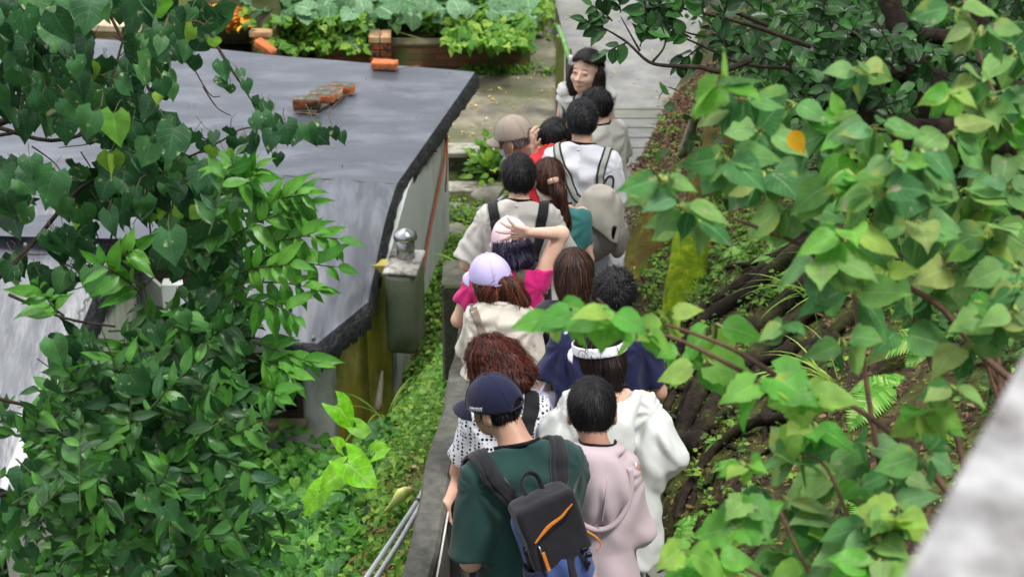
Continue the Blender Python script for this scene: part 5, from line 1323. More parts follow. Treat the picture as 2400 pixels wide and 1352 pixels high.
# ---------------------------------------------------------- 11: white tee, grey rucksack
def P11():
    k, root = person('man with greying black hair in a white tee carrying a pale grey rucksack', at(1364, 281, 10.5), yaw=-10, lean=8, hp=8, hyaw=-2, sw=.155, shift=.015, arms=dict(el=(-.19, .08, 1.13), hl=(-.1, .27, 1.25), er=(.19, .02, 1.1), hr=(.15, .2, 1.05)))
    m = cloth('tee_white', '#bfc1c9', '#cacbd2', fold=.9)
    body(k, root, h=.009)
    shirt(k, root, m, h=.009, off=.018, loose=.035, zlo=.8, sleeve=.8, sr=.058, sr2=.068, fold=.007, seed=27, neck=1.468)
    collar(k, root, m, r=.08, z=1.45); pants(k, root, cloth('trousers_black', '#141418')); lanyard(k, root, w=.014)
    hf = f_hair(k, 'short', .014, line=(.055, .88, .085)); hairmesh(k, hf, root, H_base, H_black2, 4600, .036, .0026, whorl=(.005, -.04, .1), awayw=1.2)
    bp = thing('backpack', k.t((.1, -.25, .9)), 'pale grey canvas rucksack with a loose flap on the man in the white tee', 'backpack')
    mg = cloth('canvas_grey', '#78746c', '#88847c', fold=1.3)
    ctr = k.t((.115, -.19, 1.11)); B = k.Rt @ roty(R(10)); loc = lambda P: ((P - ctr) @ B) / k.s; g = lambda p: ctr + B @ (np.array(p, float) * k.s)
    def fbg(P):
        q = loc(P); d = smin(sell(q, V3(0, -.01, -.06), (.135, .10, .15)), sell(q, V3(0.0, -.0, .07), (.095, .07, .11)), .05)
        return d + .006 * wav(q, 18, seed=3) + .005 * np.sin(q[:, 0] * 55 + q[:, 2] * 14 + 2 * wav(q, 8)) * np.clip((.1 - q[:, 2]) * 8, 0, 1)
    V, F = snets(fbg, ctr - .3, ctr + .3, .007); O('bag_body', (V, F), mg, bp)
    V, F = snets(lambda P: smax(smax(fbg(P) - .018 - .006 * np.abs(wav(loc(P), 20, seed=6)), (.0 - .45 * loc(P)[:, 0] - loc(P)[:, 2] + .01 * wav(loc(P), 14)), .004), loc(P)[:, 1] - .045, .01), ctr - .3, ctr + .3, .0065); O('flap', (V, F), cloth('canvas_light', '#9a968c', '#a6a298', fold=1.4), bp)
    V, F = snets(lambda P: sell(loc(P), V3(.135, -.02, -.07), (.045, .06, .09)) + .006 * wav(loc(P), 25, seed=7), ctr - .3, ctr + .3, .008); O('side_pocket', (V, F), mg, bp)
    O('buckle', box(g((.1, -.1, -.0)), (.02, .02, .07), B, bev=.004), mat('buckle_black', '#0c0c0e'), bp, smooth=False)
    O('cord', tube(proj(fbg, np.array([g((-.03, -.12, .05)), g((-.01, -.13, -.03)), g((.02, -.13, -.1)), g((.0, -.12, -.16))]), .006), .004, 5, 4), mat('cord_pale', '#d0ccc0', bump=0), bp)
    O('tag', box(proj(fbg, np.array([g((.0, -.14, .02))]), .012)[0], (.022, .008, .012), B, bev=.002), mat('tag_violet', '#8a5ac0', bump=0), bp, smooth=False)
    ms = cloth('strap_grey', '#8d9088', '#9b9e96', fold=.1); me = M_blackstrap
    for pts in (((.02, -.18, 1.2), (-.04, -.17, 1.29), (-.095, -.12, 1.38), (-.12, -.02, 1.43), (-.125, .08, 1.36), (-.13, .12, 1.2)), ((.1, -.18, 1.2), (.12, -.16, 1.3), (.12, -.1, 1.39), (.125, -.0, 1.43), (.13, .08, 1.36), (.13, .12, 1.2))):
        w = [k.t(p) for p in pts]; s1 = O('strap', strap(k.fshirt, w, .044, .005, .004, 8), me, bp); O('strap_webbing', strap(k.fshirt, w, .026, .0105, .002, 8), ms, s1)
    O('grab_loop', tube([g((-.02, .02, .16)), g((.0, .03, .235)), g((.03, .03, .235)), g((.04, .02, .16))], .012, 6, 4, flat=.4), M_blackstrap, bp)
P11()
# ---------------------------------------------------------- 12: grey shirt behind
def P12():
    k, root = person('person with wavy black hair and light grey shirt behind the greying man', at(1396, 247, 12.1), yaw=40, lean=4, hp=12, hyaw=70, sw=.17, arms=dict(el=(-.22, .05, 1.12), hl=(-.1, .22, 1.1), er=(.24, .03, 1.1), hr=(.15, .2, 1.08)))
    m = cloth('shirt_grey', '#a9a8a0', '#b4b3ab', fold=1)
    body(k, root, h=.009, skin=M_skinf, face=True); shirt(k, root, m, h=.01, off=.02, loose=.035, sleeve=.85, sr=.06, sr2=.07, seed=31)
    pants(k, root, cloth('trousers_dark', '#23252b')); lanyard(k, root, w=.014)
    k.hs = .84; hf0 = f_hair(k, 'short', .02, line=(.045, .75, .085)); hf = lambda P: hf0(P) + .004 * wav(P, 50, seed=3)
    hairmesh(k, hf, root, H_base, H_black, 2600, .06, .004, lift=.008, curl=.5)
P12()
# ---------------------------------------------------------- 13: woman facing us
def P13():
    k, root = person('smiling woman with long dark hair in a white sleeveless top, facing the camera', at(1374, 166, 12.75), yaw=172, lean=0, hp=-10, hyaw=154, sw=.145, arms=dict(el=(-.19, .0, 1.1), hl=(-.2, .18, .95), er=(.19, .0, 1.1), hr=(.2, .2, 1.0)))
    k.hs = 1.14
    f = body(k, root, h=.0055, skin=M_skinf, face=True, female=True); k.fbody = f
    m = cloth('top_white', '#cfcdcb', '#c6c4c2', fold=1.0)
    shirt(k, root, m, h=.009, off=.012, loose=.02, zlo=.8, sleeve=.16, sr=.066, sr2=.075, fold=.006, seed=35, neck=1.45, neckslope=.5)
    for i in (0, 1):
        c = k.sh[i]; sgn = -1 if i == 0 else 1
        g = lambda P, c=c: sell(P, c + k.Rt @ V3(sgn * .005, 0, .012), (.06, .075, .055)) + .010 * np.sin(30 * wav(P, 5)) * .5 + .006 * wav(P, 60)
        V, F = snets(g, c - .13, c + .13, .007); O('ruffle_sleeve', (V, F), m, root)
    pants(k, root, cloth('trousers_beige', '#8f8a80')); lanyard(k, root, w=.012)
    facebits(k, root)
    pts = [((.06, -.02, -.02), (.085, -.0, -.2), .045, .035), ((-.06, -.02, -.02), (-.088, .0, -.2), .045, .035), ((.085, .0, -.2), (.09, .02, -.33), .035, .015), ((-.088, .0, -.2), (-.09, .02, -.30), .035, .015), ((0, -.08, -.05), (0, -.09, -.28), .06, .04)]
    base = f_hair(k, 'short', .016, pts=pts, line=(.068, .25, .085))
    def hf(P):
        Q = ((P - k.head) @ k.Rh) / k.hs
        return smax(base(P), -sell(Q, V3(.012, .088, -.014), (.052, .066, .096)), .008)
    hairmesh(k, hf, root, H_base, hairmat('hair_soft_black', ['#0f0c0d', '#1f1716', '#3a2822']), 4500, .2, .0035, whorl=(.01, .03, .13), grav=2.0, h=.006, lo=k.head - .42, hi=k.head + .2, steps=9)
P13()
# ---------------------------------------------------------- 14: old man, beige cap, red shirt
def P14():
    k, root = person('older man in a beige cap, face mask and red shirt leaning to the left', at(1204, 322, 11.3), yaw=52, lean=34, shift=.05, hp=22, hyaw=62, sw=.18, width=1.05, arms=dict(el=(-.2, .12, 1.15), hl=(.05, .24, 1.22), er=(.2, .12, 1.15), hr=(.1, .26, 1.2)))
    k.hs = 1.02
    m = cloth('shirt_red', '#b3202c', '#c02c38', fold=.8)
    body(k, root, h=.0065, skin=M_skinr, face=True, hands=None)
    shirt(k, root, m, h=.009, off=.018, loose=.03, sleeve=.8, sr=.06, sr2=.07, seed=41, neck=1.455)
    collar(k, root, m, r=.085, z=1.45); pants(k, root, cloth('trousers_dark', '#23252b')); lanyard(k, root, mat('lanyard_red', '#c8301e', rough=.6, bump=0), w=.014)
    hf = f_hair(k, 'short', .006, line=(.03, .6, .085)); hairmesh(k, hf, root, mat('hair_grey_under', '#6a6664', '#8c8886', scale=50), hairmat('hair_grey', ['#5a5654', '#8c8886', '#c4c0bc']), 1600, .04, .003, cond=lambda Q: Q[:, 2] < .02)
    cap_(k, root, cloth('cap_beige', '#8f8378', '#9c9084', fold=.4), brim=.072)
    def fm(P):
        Q = ((P - k.head) @ k.Rh) / k.hs; e = np.abs(sell(Q, V3(0, .042, -.052), (.062, .068, .062))) - .003; return smax(smax(e, .05 - Q[:, 1], .004), Q[:, 2] + .015, .004)
    V, F = snets(fm, k.head - .17, k.head + .17, .005); mk_ = O('face_mask', (V, F), cloth('mask_blue', '#c4ccd6', fold=.2), root)
    for z in (-.02, -.08): O('ear_loop', tube([k.h((.052, .05, z)), k.h((.078, .0, z * .9)), k.h((.088, -.03, -.03))], .0016, 4, 3), mat('loop_white', '#dedede', bump=0), mk_)
    for z in (-.02, -.08): O('ear_loop', tube([k.h((-.052, .05, z)), k.h((-.078, .0, z * .9)), k.h((-.088, -.03, -.03))], .0016, 4, 3), mat('loop_white', '#dedede', bump=0), mk_)
P14()
# ---------------------------------------------------------- 15: dark haired woman, hands at her ears
def P15():
    k, root = person('dark haired woman with red earphones and hands raised to her ears', at(1300, 325, 11.4), yaw=140, lean=6, hp=34, hyaw=130, sw=.15, arms=dict(el=(-.2, .1, 1.2), hl=(-.12, .14, 1.42), er=(.2, .1, 1.2), hr=(.12, .14, 1.42)))
    k.ha[1] = at(1252, 345, 11.2); k.ha[0] = at(1326, 388, 11.1); k.el[0] = at(1335, 440, 11.2); k.el[1] = at(1262, 420, 11.3)
    hd = {1: dict(d=V3(-.15, 0, 1), n=V3(.6, .3, 0), t=V3(.3, -1, 0), curl=.5), 0: dict(d=V3(-.1, 0, 1), n=V3(-.6, .3, 0), t=V3(-.3, -1, 0), curl=.7)}
    body(k, root, h=.0062, skin=M_skinf, face=True, hands=hd, female=True); shirt(k, root, cloth('top_dark', '#1a1a22'), h=.011, sleeve=.6)
    pants(k, root, cloth('trousers_dark', '#23252b')); facebits(k, root, open_mouth=False)
    base = f_hair(k, 'short', .018, pts=[((.05, -.05, -.02), (.06, -.07, -.2), .05, .03), ((-.05, -.05, -.02), (-.06, -.07, -.2), .05, .03)], line=(.062, .35, .085))
    hairmesh(k, base, root, H_base, H_black, 3000, .15, .0035, whorl=(0, .02, .12), grav=1.6, lo=k.head - .3)
    O('earphone_cord', tube([k.h((-.085, 0, .04)), k.h((-.095, .02, -.06)), k.h((-.08, .05, -.15)), k.h((-.04, .09, -.22))], .0022, 5, 5), mat('cord_red', '#c41c2c', rough=.5, bump=0), root)
P15()
# ============================================================ PLANTS
G = np.random.default_rng(21)
def unit(n): return nrm(G.normal(size=(n, 3)))
TOCAM = nrm(CAM - at(1200, 676, 5)); UP = V3(0, 0, 1)
def blobpts(bl, n, d0, dsp):
    w = np.array([b[2] * b[3] * (b[4] if len(b) > 4 else 1) for b in bl], float); w /= w.sum(); out = []
    for i in G.choice(len(bl), n, p=w):
        b = bl[i]; a = G.uniform(0, 6.283); r = math.sqrt(G.random())
        out.append(at(b[0] + math.cos(a) * r * b[2], b[1] + math.sin(a) * r * b[3], (b[5] if len(b) > 5 else d0) + G.normal(0, dsp)))
    return np.array(out)
def petioles(base, tgt, w=.0022):
    mid = (base + tgt) / 2 + G.normal(0, .006, base.shape); P = np.stack([base, mid, tgt], 1)
    return ribbons(P, np.tile(nrm(V3(1, .15, .1)), (len(base), 1)), w)
def px(l, d): return [at(x, y, d if len(q) == 0 else q[0]) for x, y, *q in l]
def stems(list_, name, m, root, rs=1.0):
    O(name, join(*[tube(px(l, d), np.linspace(r0, r1, len(l)) * rs, 6, 4) for l, d, r0, r1 in list_]), m, root)
M_twig = mat('twig_brown', '#4a352b', '#6b4c3c', scale=30, stretch=(1, 1, .3), rough=.8, bump=.4)
M_twigd = mat('twig_dark', '#2a211b', '#41342a', scale=30, rough=.85, bump=.4)
M_twigg = rndmat('twig_green', ['#3a4a20', '#4a4426', '#4a382c'])
def proj2(P):       # where a point shows, in photograph pixels
    q = P - CAM; f = q[:, 1] * math.cos(PITCH) - q[:, 2] * math.sin(PITCH); u = q[:, 1] * math.sin(PITCH) + q[:, 2] * math.cos(PITCH)
    return 1200 + q[:, 0] / f * FOC, 676 - u / f * FOC
GAPS = [(310, 650, 75, 70), (60, 520, 60, 30), (150, 315, 90, 22), (30, 690, 40, 50), (80, 830, 55, 45), (30, 1060, 35, 60), (290, 60, 45, 45), (90, 1250, 60, 30), (620, 900, 60, 60), (250, 800, 35, 50)]
def keep(P, pr=.88):
    x, y = proj2(P); k = np.ones(len(P), bool)
    for cx, cy, rx, ry in GAPS: k &= ~(((x - cx) / rx) ** 2 + ((y - cy) / ry) ** 2 < 1)
    return k | (G.random(len(P)) > pr)
# ---------------------------------------------------------- left: heart leaved vine
Mheart = leafmat('vine_leaf', ['#1d3e25', '#28522e', '#356437', '#44743b'], '#5c885c', rough=.5, transl=.2, veinw=.35, nside=6, spot='#a8b088')
Mheart2 = leafmat('vine_leaf_young', ['#4f8a2a', '#6ea336', '#86a83c'], '#9cc06a', rough=.45, transl=.45, veinw=.35, nside=6)
vine = thing('climbing_vine', at(300, 800, 5.6), 'dark green heart leaved vine hanging in front of the roof at the left', 'vine')
HB = [(70, 50, 110, 75), (200, 190, 120, 60), (60, 200, 90, 70), (110, 120, 100, 70), (170, 40, 50, 40), (330, 170, 55, 80, .8), (310, 0, 110, 22), (430, 45, 60, 30, .9), (490, 40, 45, 35), (240, 265, 130, 50), (330, 350, 95, 90, 1.2),
      (50, 400, 60, 35, .8), (170, 400, 60, 30, .8), (230, 470, 90, 30, .9), (400, 430, 90, 80, 1.2), (470, 470, 60, 60), (40, 470, 50, 30, .7), (110, 555, 30, 22, .8), (190, 545, 45, 28, .9), (50, 630, 45, 40, .9), (130, 640, 35, 35, .8), (190, 610, 40, 30, .7), (410, 560, 45, 50, .9), (470, 680, 45, 70, .9), (440, 560, 80, 60), (300, 440, 90, 60), (370, 70, 60, 30, .5)]
sprig = [(378, 90), (385, 65), (410, 120), (440, 105), (455, 130), (470, 100), (500, 90), (520, 145), (515, 180), (575, 190), (540, 200), (560, 165), (610, 235), (625, 240), (615, 265), (600, 280), (600, 310), (640, 275), (560, 330), (580, 320), (640, 310), (655, 310), (650, 360), (700, 300), (720, 295), (745, 315), (780, 300), (800, 310), (670, 290), (735, 290), (540, 300), (500, 310), (480, 330), (455, 310), (430, 330), (500, 345), (530, 355), (390, 280), (400, 200), (370, 220), (395, 170)]
hb0 = blobpts(HB, 470, 5.6, .22); hb0 = hb0[keep(hb0)]; B = np.vstack([hb0, np.array([at(x, y, 5.4 + .1 * math.sin(x)) for x, y in sprig])])
n = len(B); ns = len(sprig)
D = nrm(V3(0, -.15, -1) * .9 + unit(n) * .55 + V3(.1, 0, 0)); Nn = nrm(TOCAM * .75 + UP * .35 + unit(n) * .45)
sz = np.concatenate([np.clip(G.normal(.074, .017, n - ns), .04, .12), G.uniform(.035, .062, ns)])
H1 = leaf_tpl('heart', 4, 8); H2 = leaf_tpl('lobe', 4, 8, jag=.06)
k1_ = G.random(n) < .75; yng = G.random(n) < .07
parts = []
for msk, tp in ((k1_ & ~yng, H1), (~k1_ & ~yng, H2)): parts.append(leaves(tp, B[msk], D[msk], Nn[msk], sz[msk], .3))
O('foliage', catl(parts), Mheart, vine)
O('young_foliage', leaves(H1, B[yng], D[yng], Nn[yng], sz[yng] * .8, .2), Mheart2, vine)
# deep layer
B3 = blobpts(HB, 170, 5.95, .12); O('inner_foliage', leaves(H1, B3, nrm(V3(0, 0, -1) + unit(170) * .6), nrm(TOCAM + unit(170) * .7), G.uniform(.05, .085, 170), .3), Mheart, vine)
O('leaf_stalks', petioles(B, B - D * .05 - Nn * .03 + G.normal(0, .01, B.shape)), M_twigg, vine)
tw = [([(-60, 700), (60, 590), (190, 440), (300, 400)], 5.75, .009, .004), ([(-40, 300), (60, 265), (150, 205), (250, 175)], 5.8, .013, .004), ([(-30, 320), (40, 310), (80, 285), (100, 260)], 5.8, .006, .003), ([(330, 0), (290, 90), (250, 230), (200, 330)], 5.7, .004, .003),
      ([(240, 0), (285, 90), (340, 190), (380, 300), (400, 460)], 5.9, .006, .004), ([(60, 270), (230, 260), (340, 300)], 5.9, .006, .003), ([(480, 60), (560, 190), (620, 290), (640, 370)], 5.5, .0032, .0012), ([(430, 50), (480, 60), (520, 130), (560, 190)], 5.5, .004, .003),
      ([(440, 370), (520, 330), (580, 300), (700, 310), (790, 300)], 5.5, .0035, .001), ([(400, 460), (430, 600), (450, 760), (430, 1000), (440, 1400)], 6.0, .014, .02), ([(350, 440), (350, 520), (365, 630)], 5.8, .004, .002), ([(268, 520), (250, 590), (205, 660)], 5.7, .004, .002), ([(0, 300), (120, 330), (240, 300), (330, 260)], 6.0, .007, .004), ([(230, 290), (190, 310), (150, 340)], 6, .004, .002), ([(280, 320), (300, 400), (340, 450)], 6, .004, .002)]
for k in range(46):
    x, y = G.uniform(0, 480), G.uniform(20, 620); a = G.uniform(-1, 1); tw.append(([(x, y), (x + 40 * math.cos(a) + G.normal(0, 14), y + 50 + G.normal(0, 14)), (x + 80 * math.cos(a) * G.choice([-1, 1]), y + 90 + G.normal(0, 20))], 5.85, .0025, .0012))
stems(tw, 'stems', M_twigd, vine)
# ---------------------------------------------------------- left: shrub with pointed elliptic leaves
Mell = leafmat('shrub_leaf', ['#1a3c1c', '#2a5a24', '#3a7428', '#4f8a2e', '#264e36'], '#6c9a54', rough=.34, transl=.35, veinw=.5, nside=8)
Mell2 = leafmat('shrub_leaf_bright', ['#387822', '#4a8c28', '#629e34'], '#8ab860', rough=.34, transl=.4, veinw=.5, nside=8)
EL = leaf_tpl('ellip', 2, 7, fold=.35)
def twigs(starts, dirs, lens, nl, size, droop=.35, gap=.9, sag=.35, szv=.25, spread=.9):
    """leafy twigs: returns leaf arrays and tubes"""
    Bs, Ds, Ns, Ss, T = [], [], [], [], []
    for s0, d0, L_ in zip(starts, dirs, lens):
        d = np.array(d0); m = 7; P = [np.array(s0)]
        for j in range(m - 1):
            d = nrm(d + V3(0, 0, -1) * sag / m + G.normal(0, .07, 3)); P.append(P[-1] + d * L_ / (m - 1))
        P = np.array(P); T.append(P); side = nrm(np.cross(nrm(P[-1] - P[0]), TOCAM))
        for q in range(nl):
            f = .12 + .88 * q / (nl - 1); i = min(int(f * (m - 1)), m - 2); r = f * (m - 1) - i; p = P[i] * (1 - r) + P[i + 1] * r
            t = nrm(P[i + 1] - P[i]); sgn = 1 if q % 2 else -1
            if q == nl - 1: dd = t
            else: dd = nrm(t * (1.05 - .25 * spread) + side * sgn * spread * .8 + V3(0, 0, -.25) + G.normal(0, .18, 3))
            Bs.append(p); Ds.append(dd); Ns.append(nrm(TOCAM * .55 + UP * .65 + G.normal(0, .35, 3))); Ss.append(size * G.uniform(1 - szv, 1 + szv) * (1 if q < nl - 2 else .75))
    return np.array(Bs), np.array(Ds), np.array(Ns), np.array(Ss), T
def tubes(T, r0, r1, n=4):
    P = np.array(T); m = P.shape[1]; k = len(P); r = np.linspace(r0, r1, m); tt = nrm(np.gradient(P, axis=1)); a = nrm(np.cross(tt, V3(.1, .2, 1))); b = np.cross(tt, a); V = []
    for j in range(n):
        an = 6.283 * j / n; V.append(P + r[None, :, None] * (a * math.cos(an) + b * math.sin(an)))
    V = np.stack(V, 2).reshape(-1, 3); base = (np.arange(k)[:, None] * m + np.arange(m - 1)[None]).ravel() * n; F = []
    for j in range(n):
        j2 = (j + 1) % n; F.append(np.stack([base + j, base + j2, base + n + j2, base + n + j], 1))
    return V, np.vstack(F)
shrub = thing('leafy_shrub', at(400, 1500, 6.0), 'tall shrub with pointed glossy leaves filling the lower left corner', 'shrub')
SB = [(230, 900, 150, 110, .9), (160, 1090, 130, 90, .8), (310, 1150, 220, 150, 1.2), (420, 930, 120, 120), (440, 1070, 130, 100, 1.1), (520, 770, 50, 50, .7), (480, 1230, 150, 110, 1.1), (150, 1250, 170, 100, .8), (400, 800, 100, 90), (560, 600, 45, 70, .7), (470, 830, 60, 70), (140, 800, 60, 40, .5), (520, 700, 50, 80, .6), (440, 1320, 220, 60), (100, 820, 60, 40, .6), (40, 990, 60, 40, .7), (330, 960, 140, 120, 1.2), (560, 480, 50, 60, .5)]
S0 = blobpts(SB, 400, 5.7, .3); S0 = S0[keep(S0, .95)]; NS = len(S0); D0 = nrm(UP * .45 + G.normal(0, .6, (NS, 3)) + V3(.1, 0, 0))
b_, d_, n_, s_, T_ = twigs(S0 - D0 * .1, D0, G.uniform(.14, .25, NS), 10, .068, szv=.4)
kk = keep(b_, .7); b_, d_, n_, s_ = b_[kk], d_[kk], n_[kk], s_[kk]
O('foliage', leaves(EL, b_, d_, n_, s_, .3), Mell, shrub); O('twigs', tubes(T_, .003, .0012), M_twigg, shrub)
tips = [((600, 480), (735, 462)), ((590, 520), (700, 425)), ((600, 560), (790, 540)), ((590, 600), (805, 600)), ((600, 660), (735, 690)), ((580, 700), (710, 745)), ((590, 800), (745, 860)), ((560, 430), (545, 365)), ((530, 500), (590, 400)), ((600, 830), (690, 905)), ((600, 900), (690, 950)), ((560, 640), (690, 640)), ((500, 460), (600, 410)), ((260, 640), (330, 560)), ((330, 690), (250, 600)), ((150, 740), (60, 660)), ((540, 560), (640, 470)), ((590, 560), (760, 560))]
sp_, dp_, lp_ = [], [], []
for a, b in tips:
    p, q = at(*a, 5.3), at(*b, 5.15); sp_.append(p); dp_.append(nrm(q - p + V3(0, 0, .03))); lp_.append(np.linalg.norm(q - p) * .95)
b_, d_, n_, s_, T2 = twigs(sp_, dp_, lp_, 9, .088, sag=.3)
O('sprig_foliage', leaves(EL, b_, d_, n_, s_, .3), Mell2, shrub); O('twigs', tubes(T2, .0032, .0012), M_twigg, shrub)
stems([([(430, 1420), (440, 1150), (420, 980), (450, 760), (430, 620)], 6.0, .016, .006), ([(350, 1420), (340, 1100), (345, 900), (300, 780)], 6.1, .012, .004), ([(520, 1400), (510, 1150), (490, 900), (580, 620)], 6.0, .012, .004), ([(200, 1420), (230, 1150), (150, 950)], 6.1, .012, .004), ([(-50, 1170), (100, 1140), (260, 1100)], 5.9, .008, .003), ([(-60, 920), (120, 960), (260, 955)], 5.9, .006, .003), ([(20, 690), (150, 745), (270, 765)], 5.6, .005, .003)], 'branches', M_twigd, shrub)
# scattered vine leaves over the shrub
B4 = blobpts(SB, 260, 5.45, .2); B4 = B4[keep(B4)]; n4 = len(B4); O('vine_foliage', leaves(H1, B4, nrm(V3(0, 0, -1) + unit(n4) * .6), nrm(TOCAM + unit(n4) * .5), G.uniform(.04, .085, n4), .3, rnd=G.uniform(.3, 1, n4)), Mheart, vine)
# ---------------------------------------------------------- right: near shrub with broad toothed leaves
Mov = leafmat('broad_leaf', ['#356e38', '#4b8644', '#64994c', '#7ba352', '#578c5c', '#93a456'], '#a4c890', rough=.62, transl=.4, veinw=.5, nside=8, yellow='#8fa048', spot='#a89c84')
Mov2 = leafmat('broad_leaf_bright', ['#4f9a32', '#64a83c', '#80b44a', '#a0ba54'], '#b3dc86', rough=.45, transl=.5, veinw=.35, nside=8)  # lighter, fresher green for part of the leaves
OV = leaf_tpl('ovate', 4, 12, jag=.035, fold=.16); OVr = leaf_tpl('lobe', 4, 12, jag=.07, fold=.12)
nearb = thing('near_shrub', at(2300, 1500, 3.9), 'close broad leaved shrub with brown stems filling the right side', 'shrub')
CL = [(1305, 735, 4, 115, 1), (1365, 730, 5, 120, 1), (1430, 740, 4, 120, 1), (1500, 780, 3, 95, 1), (1560, 740, 3, 105, 2), (1670, 765, 2, 150, 2), (1650, 850, 2, 140, 2), (1790, 880, 3, 150, 2), (1590, 830, 2, 80, 2),
      (1550, 415, 5, 105, 0), (1600, 470, 5, 115, 0), (1620, 500, 5, 130, 0), (1690, 190, 5, 120, 1), (1740, 230, 6, 130, 0), (1790, 300, 5, 120, 0), (1860, 240, 6, 130, 0), (1700, 370, 6, 130, 0), (1790, 400, 6, 140, 0), (1860, 480, 5, 150, 0), (1890, 350, 5, 130, 0), (1960, 300, 6, 120, 0), (1960, 420, 5, 140, 0), (2050, 300, 6, 120, 0),
      (2060, 450, 6, 140, 0), (2150, 350, 6, 130, 0), (2150, 520, 6, 140, 0), (2230, 310, 5, 130, 0), (2260, 440, 6, 140, 0), (2330, 230, 6, 110, 0), (2360, 360, 6, 130, 0), (2320, 530, 6, 140, 0), (2240, 620, 5, 140, 0), (1980, 545, 6, 140, 1), (1930, 610, 5, 150, 0), (2000, 680, 4, 160, 0), (2380, 620, 5, 140, 0),
      (1880, 910, 6, 130, 2), (1900, 990, 5, 130, 2), (1870, 1075, 7, 120, 0), (1960, 1120, 5, 140, 0), (1830, 1170, 4, 170, 0), (1960, 1210, 3, 175, 0), (1720, 1230, 3, 130, 2), (1610, 1290, 3, 120, 2), (1660, 1310, 3, 130, 2), (1780, 1340, 6, 130, 2), (1900, 1340, 6, 130, 2), (2050, 1330, 6, 130, 1), (2100, 1210, 6, 120, 1), (2170, 960, 6, 120, 2),
      (2170, 1060, 5, 120, 0), (2230, 900, 5, 110, 0), (2020, 1050, 4, 120, 0), (2100, 1110, 5, 120, 0), (2270, 800, 5, 120, 0), (2330, 740, 5, 120, 0), (2050, 1260, 5, 120, 0), (2380, 120, 5, 120, 0), (2300, 60, 5, 110, 0), (2240, 20, 4, 100, 0), (1840, 760, 4, 90, 0), (2090, 640, 4, 130, 0), (2110, 780, 3, 120, 0), (1980, 800, 3, 110, 0)]
cb = {0: [[], [], [], []], 1: [[], [], [], []], 2: [[], [], [], []]}; pet0, pet1 = [], []
g2 = np.random.default_rng(77)
for k in range(46):
    a = (g2.uniform(1960, 2400), g2.uniform(130, 760)) if k < 28 else (g2.uniform(1720, 2150), g2.uniform(1080, 1352))
    CL.append((a[0], a[1], 5, g2.uniform(70, 120), int(g2.choice([0, 0, 1, 2]))))
for x, y, n, s, ty in CL:
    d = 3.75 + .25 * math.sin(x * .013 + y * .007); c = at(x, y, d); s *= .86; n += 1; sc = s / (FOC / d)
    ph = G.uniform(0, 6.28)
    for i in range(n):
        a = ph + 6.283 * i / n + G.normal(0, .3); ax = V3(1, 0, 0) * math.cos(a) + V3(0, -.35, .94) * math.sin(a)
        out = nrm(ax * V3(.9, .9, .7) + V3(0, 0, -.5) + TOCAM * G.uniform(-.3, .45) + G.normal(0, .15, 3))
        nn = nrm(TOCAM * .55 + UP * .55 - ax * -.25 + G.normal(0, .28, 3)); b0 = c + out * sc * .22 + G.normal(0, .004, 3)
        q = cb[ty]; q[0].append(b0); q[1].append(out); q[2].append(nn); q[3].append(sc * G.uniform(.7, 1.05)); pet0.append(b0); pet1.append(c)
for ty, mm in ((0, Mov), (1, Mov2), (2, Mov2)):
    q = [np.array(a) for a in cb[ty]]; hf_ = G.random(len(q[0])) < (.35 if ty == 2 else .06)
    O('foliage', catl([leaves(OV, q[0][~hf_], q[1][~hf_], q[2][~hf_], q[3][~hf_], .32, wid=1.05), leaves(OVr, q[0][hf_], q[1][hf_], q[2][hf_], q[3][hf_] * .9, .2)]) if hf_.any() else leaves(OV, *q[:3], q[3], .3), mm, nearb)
yl = [(1880, 345, 110), (1700, 745, 120)]
for a_, b_, c_ in ((at(1855, 310, 3.7), V3(.5, 0, -.9), .055),): O('yellow_leaf', leaves(OV, a_[None], nrm(b_)[None], TOCAM[None], np.array([c_]), .2), leafmat('yellow_leaf', ['#d9a01c', '#c9a02c'], '#e6c45a', transl=.4), nearb)
O('leaf_stalks', petioles(np.array(pet0), np.array(pet1), .005), rndmat('stalk_green', ['#7a9346', '#939a54']), nearb)
stems([([(2420, 930), (2300, 830), (2180, 700), (2010, 640), (1880, 575), (1720, 512)], 3.95, .012, .005), ([(2260, 1200), (2130, 1050), (1970, 935), (1850, 900)], 3.8, .011, .005), ([(1740, 870), (1600, 800), (1480, 760), (1400, 700)], 3.8, .007, .003), ([(1850, 900), (1740, 830), (1650, 790), (1560, 760)], 3.8, .008, .004), ([(1700, 512), (1600, 470), (1560, 440), (1550, 420)], 3.95, .005, .003),
       ([(2340, 900), (2200, 650), (2080, 480), (1960, 380)], 4.1, .010, .004), ([(2350, 1000), (2330, 740), (2310, 560), (2260, 330)], 4.1, .013, .005), ([(2360, 1000), (2300, 760), (2400, 640)], 4.1, .010, .005), ([(2330, 760), (2280, 640), (2180, 500)], 4.15, .008, .004), ([(2130, 1420), (2080, 1200), (2010, 760), (1990, 560)], 3.95, .012, .006), ([(2300, 1400), (2260, 1100), (2200, 900), (2120, 700), (2060, 560)], 4.0, .012, .006),
       ([(1940, 1420), (1870, 1290), (1810, 1160)], 3.75, .007, .004), ([(2040, 1400), (2000, 1250), (1940, 1100), (1880, 1060)], 3.8, .008, .004), ([(2420, 420), (2370, 330), (2300, 140), (2260, 0)], 4.0, .008, .006), ([(2400, 700), (2250, 690), (2100, 590), (1990, 545)], 4.05, .008, .004), ([(1880, 1400), (1700, 1310), (1600, 1290)], 3.75, .006, .003), ([(2420, 1000), (2340, 860), (2320, 600)], 4.2, .012, .006)], 'branches', mat('stem_reddish', '#4f3a30', '#6d5242', scale=24, rough=.75, bump=.3), nearb, .68)
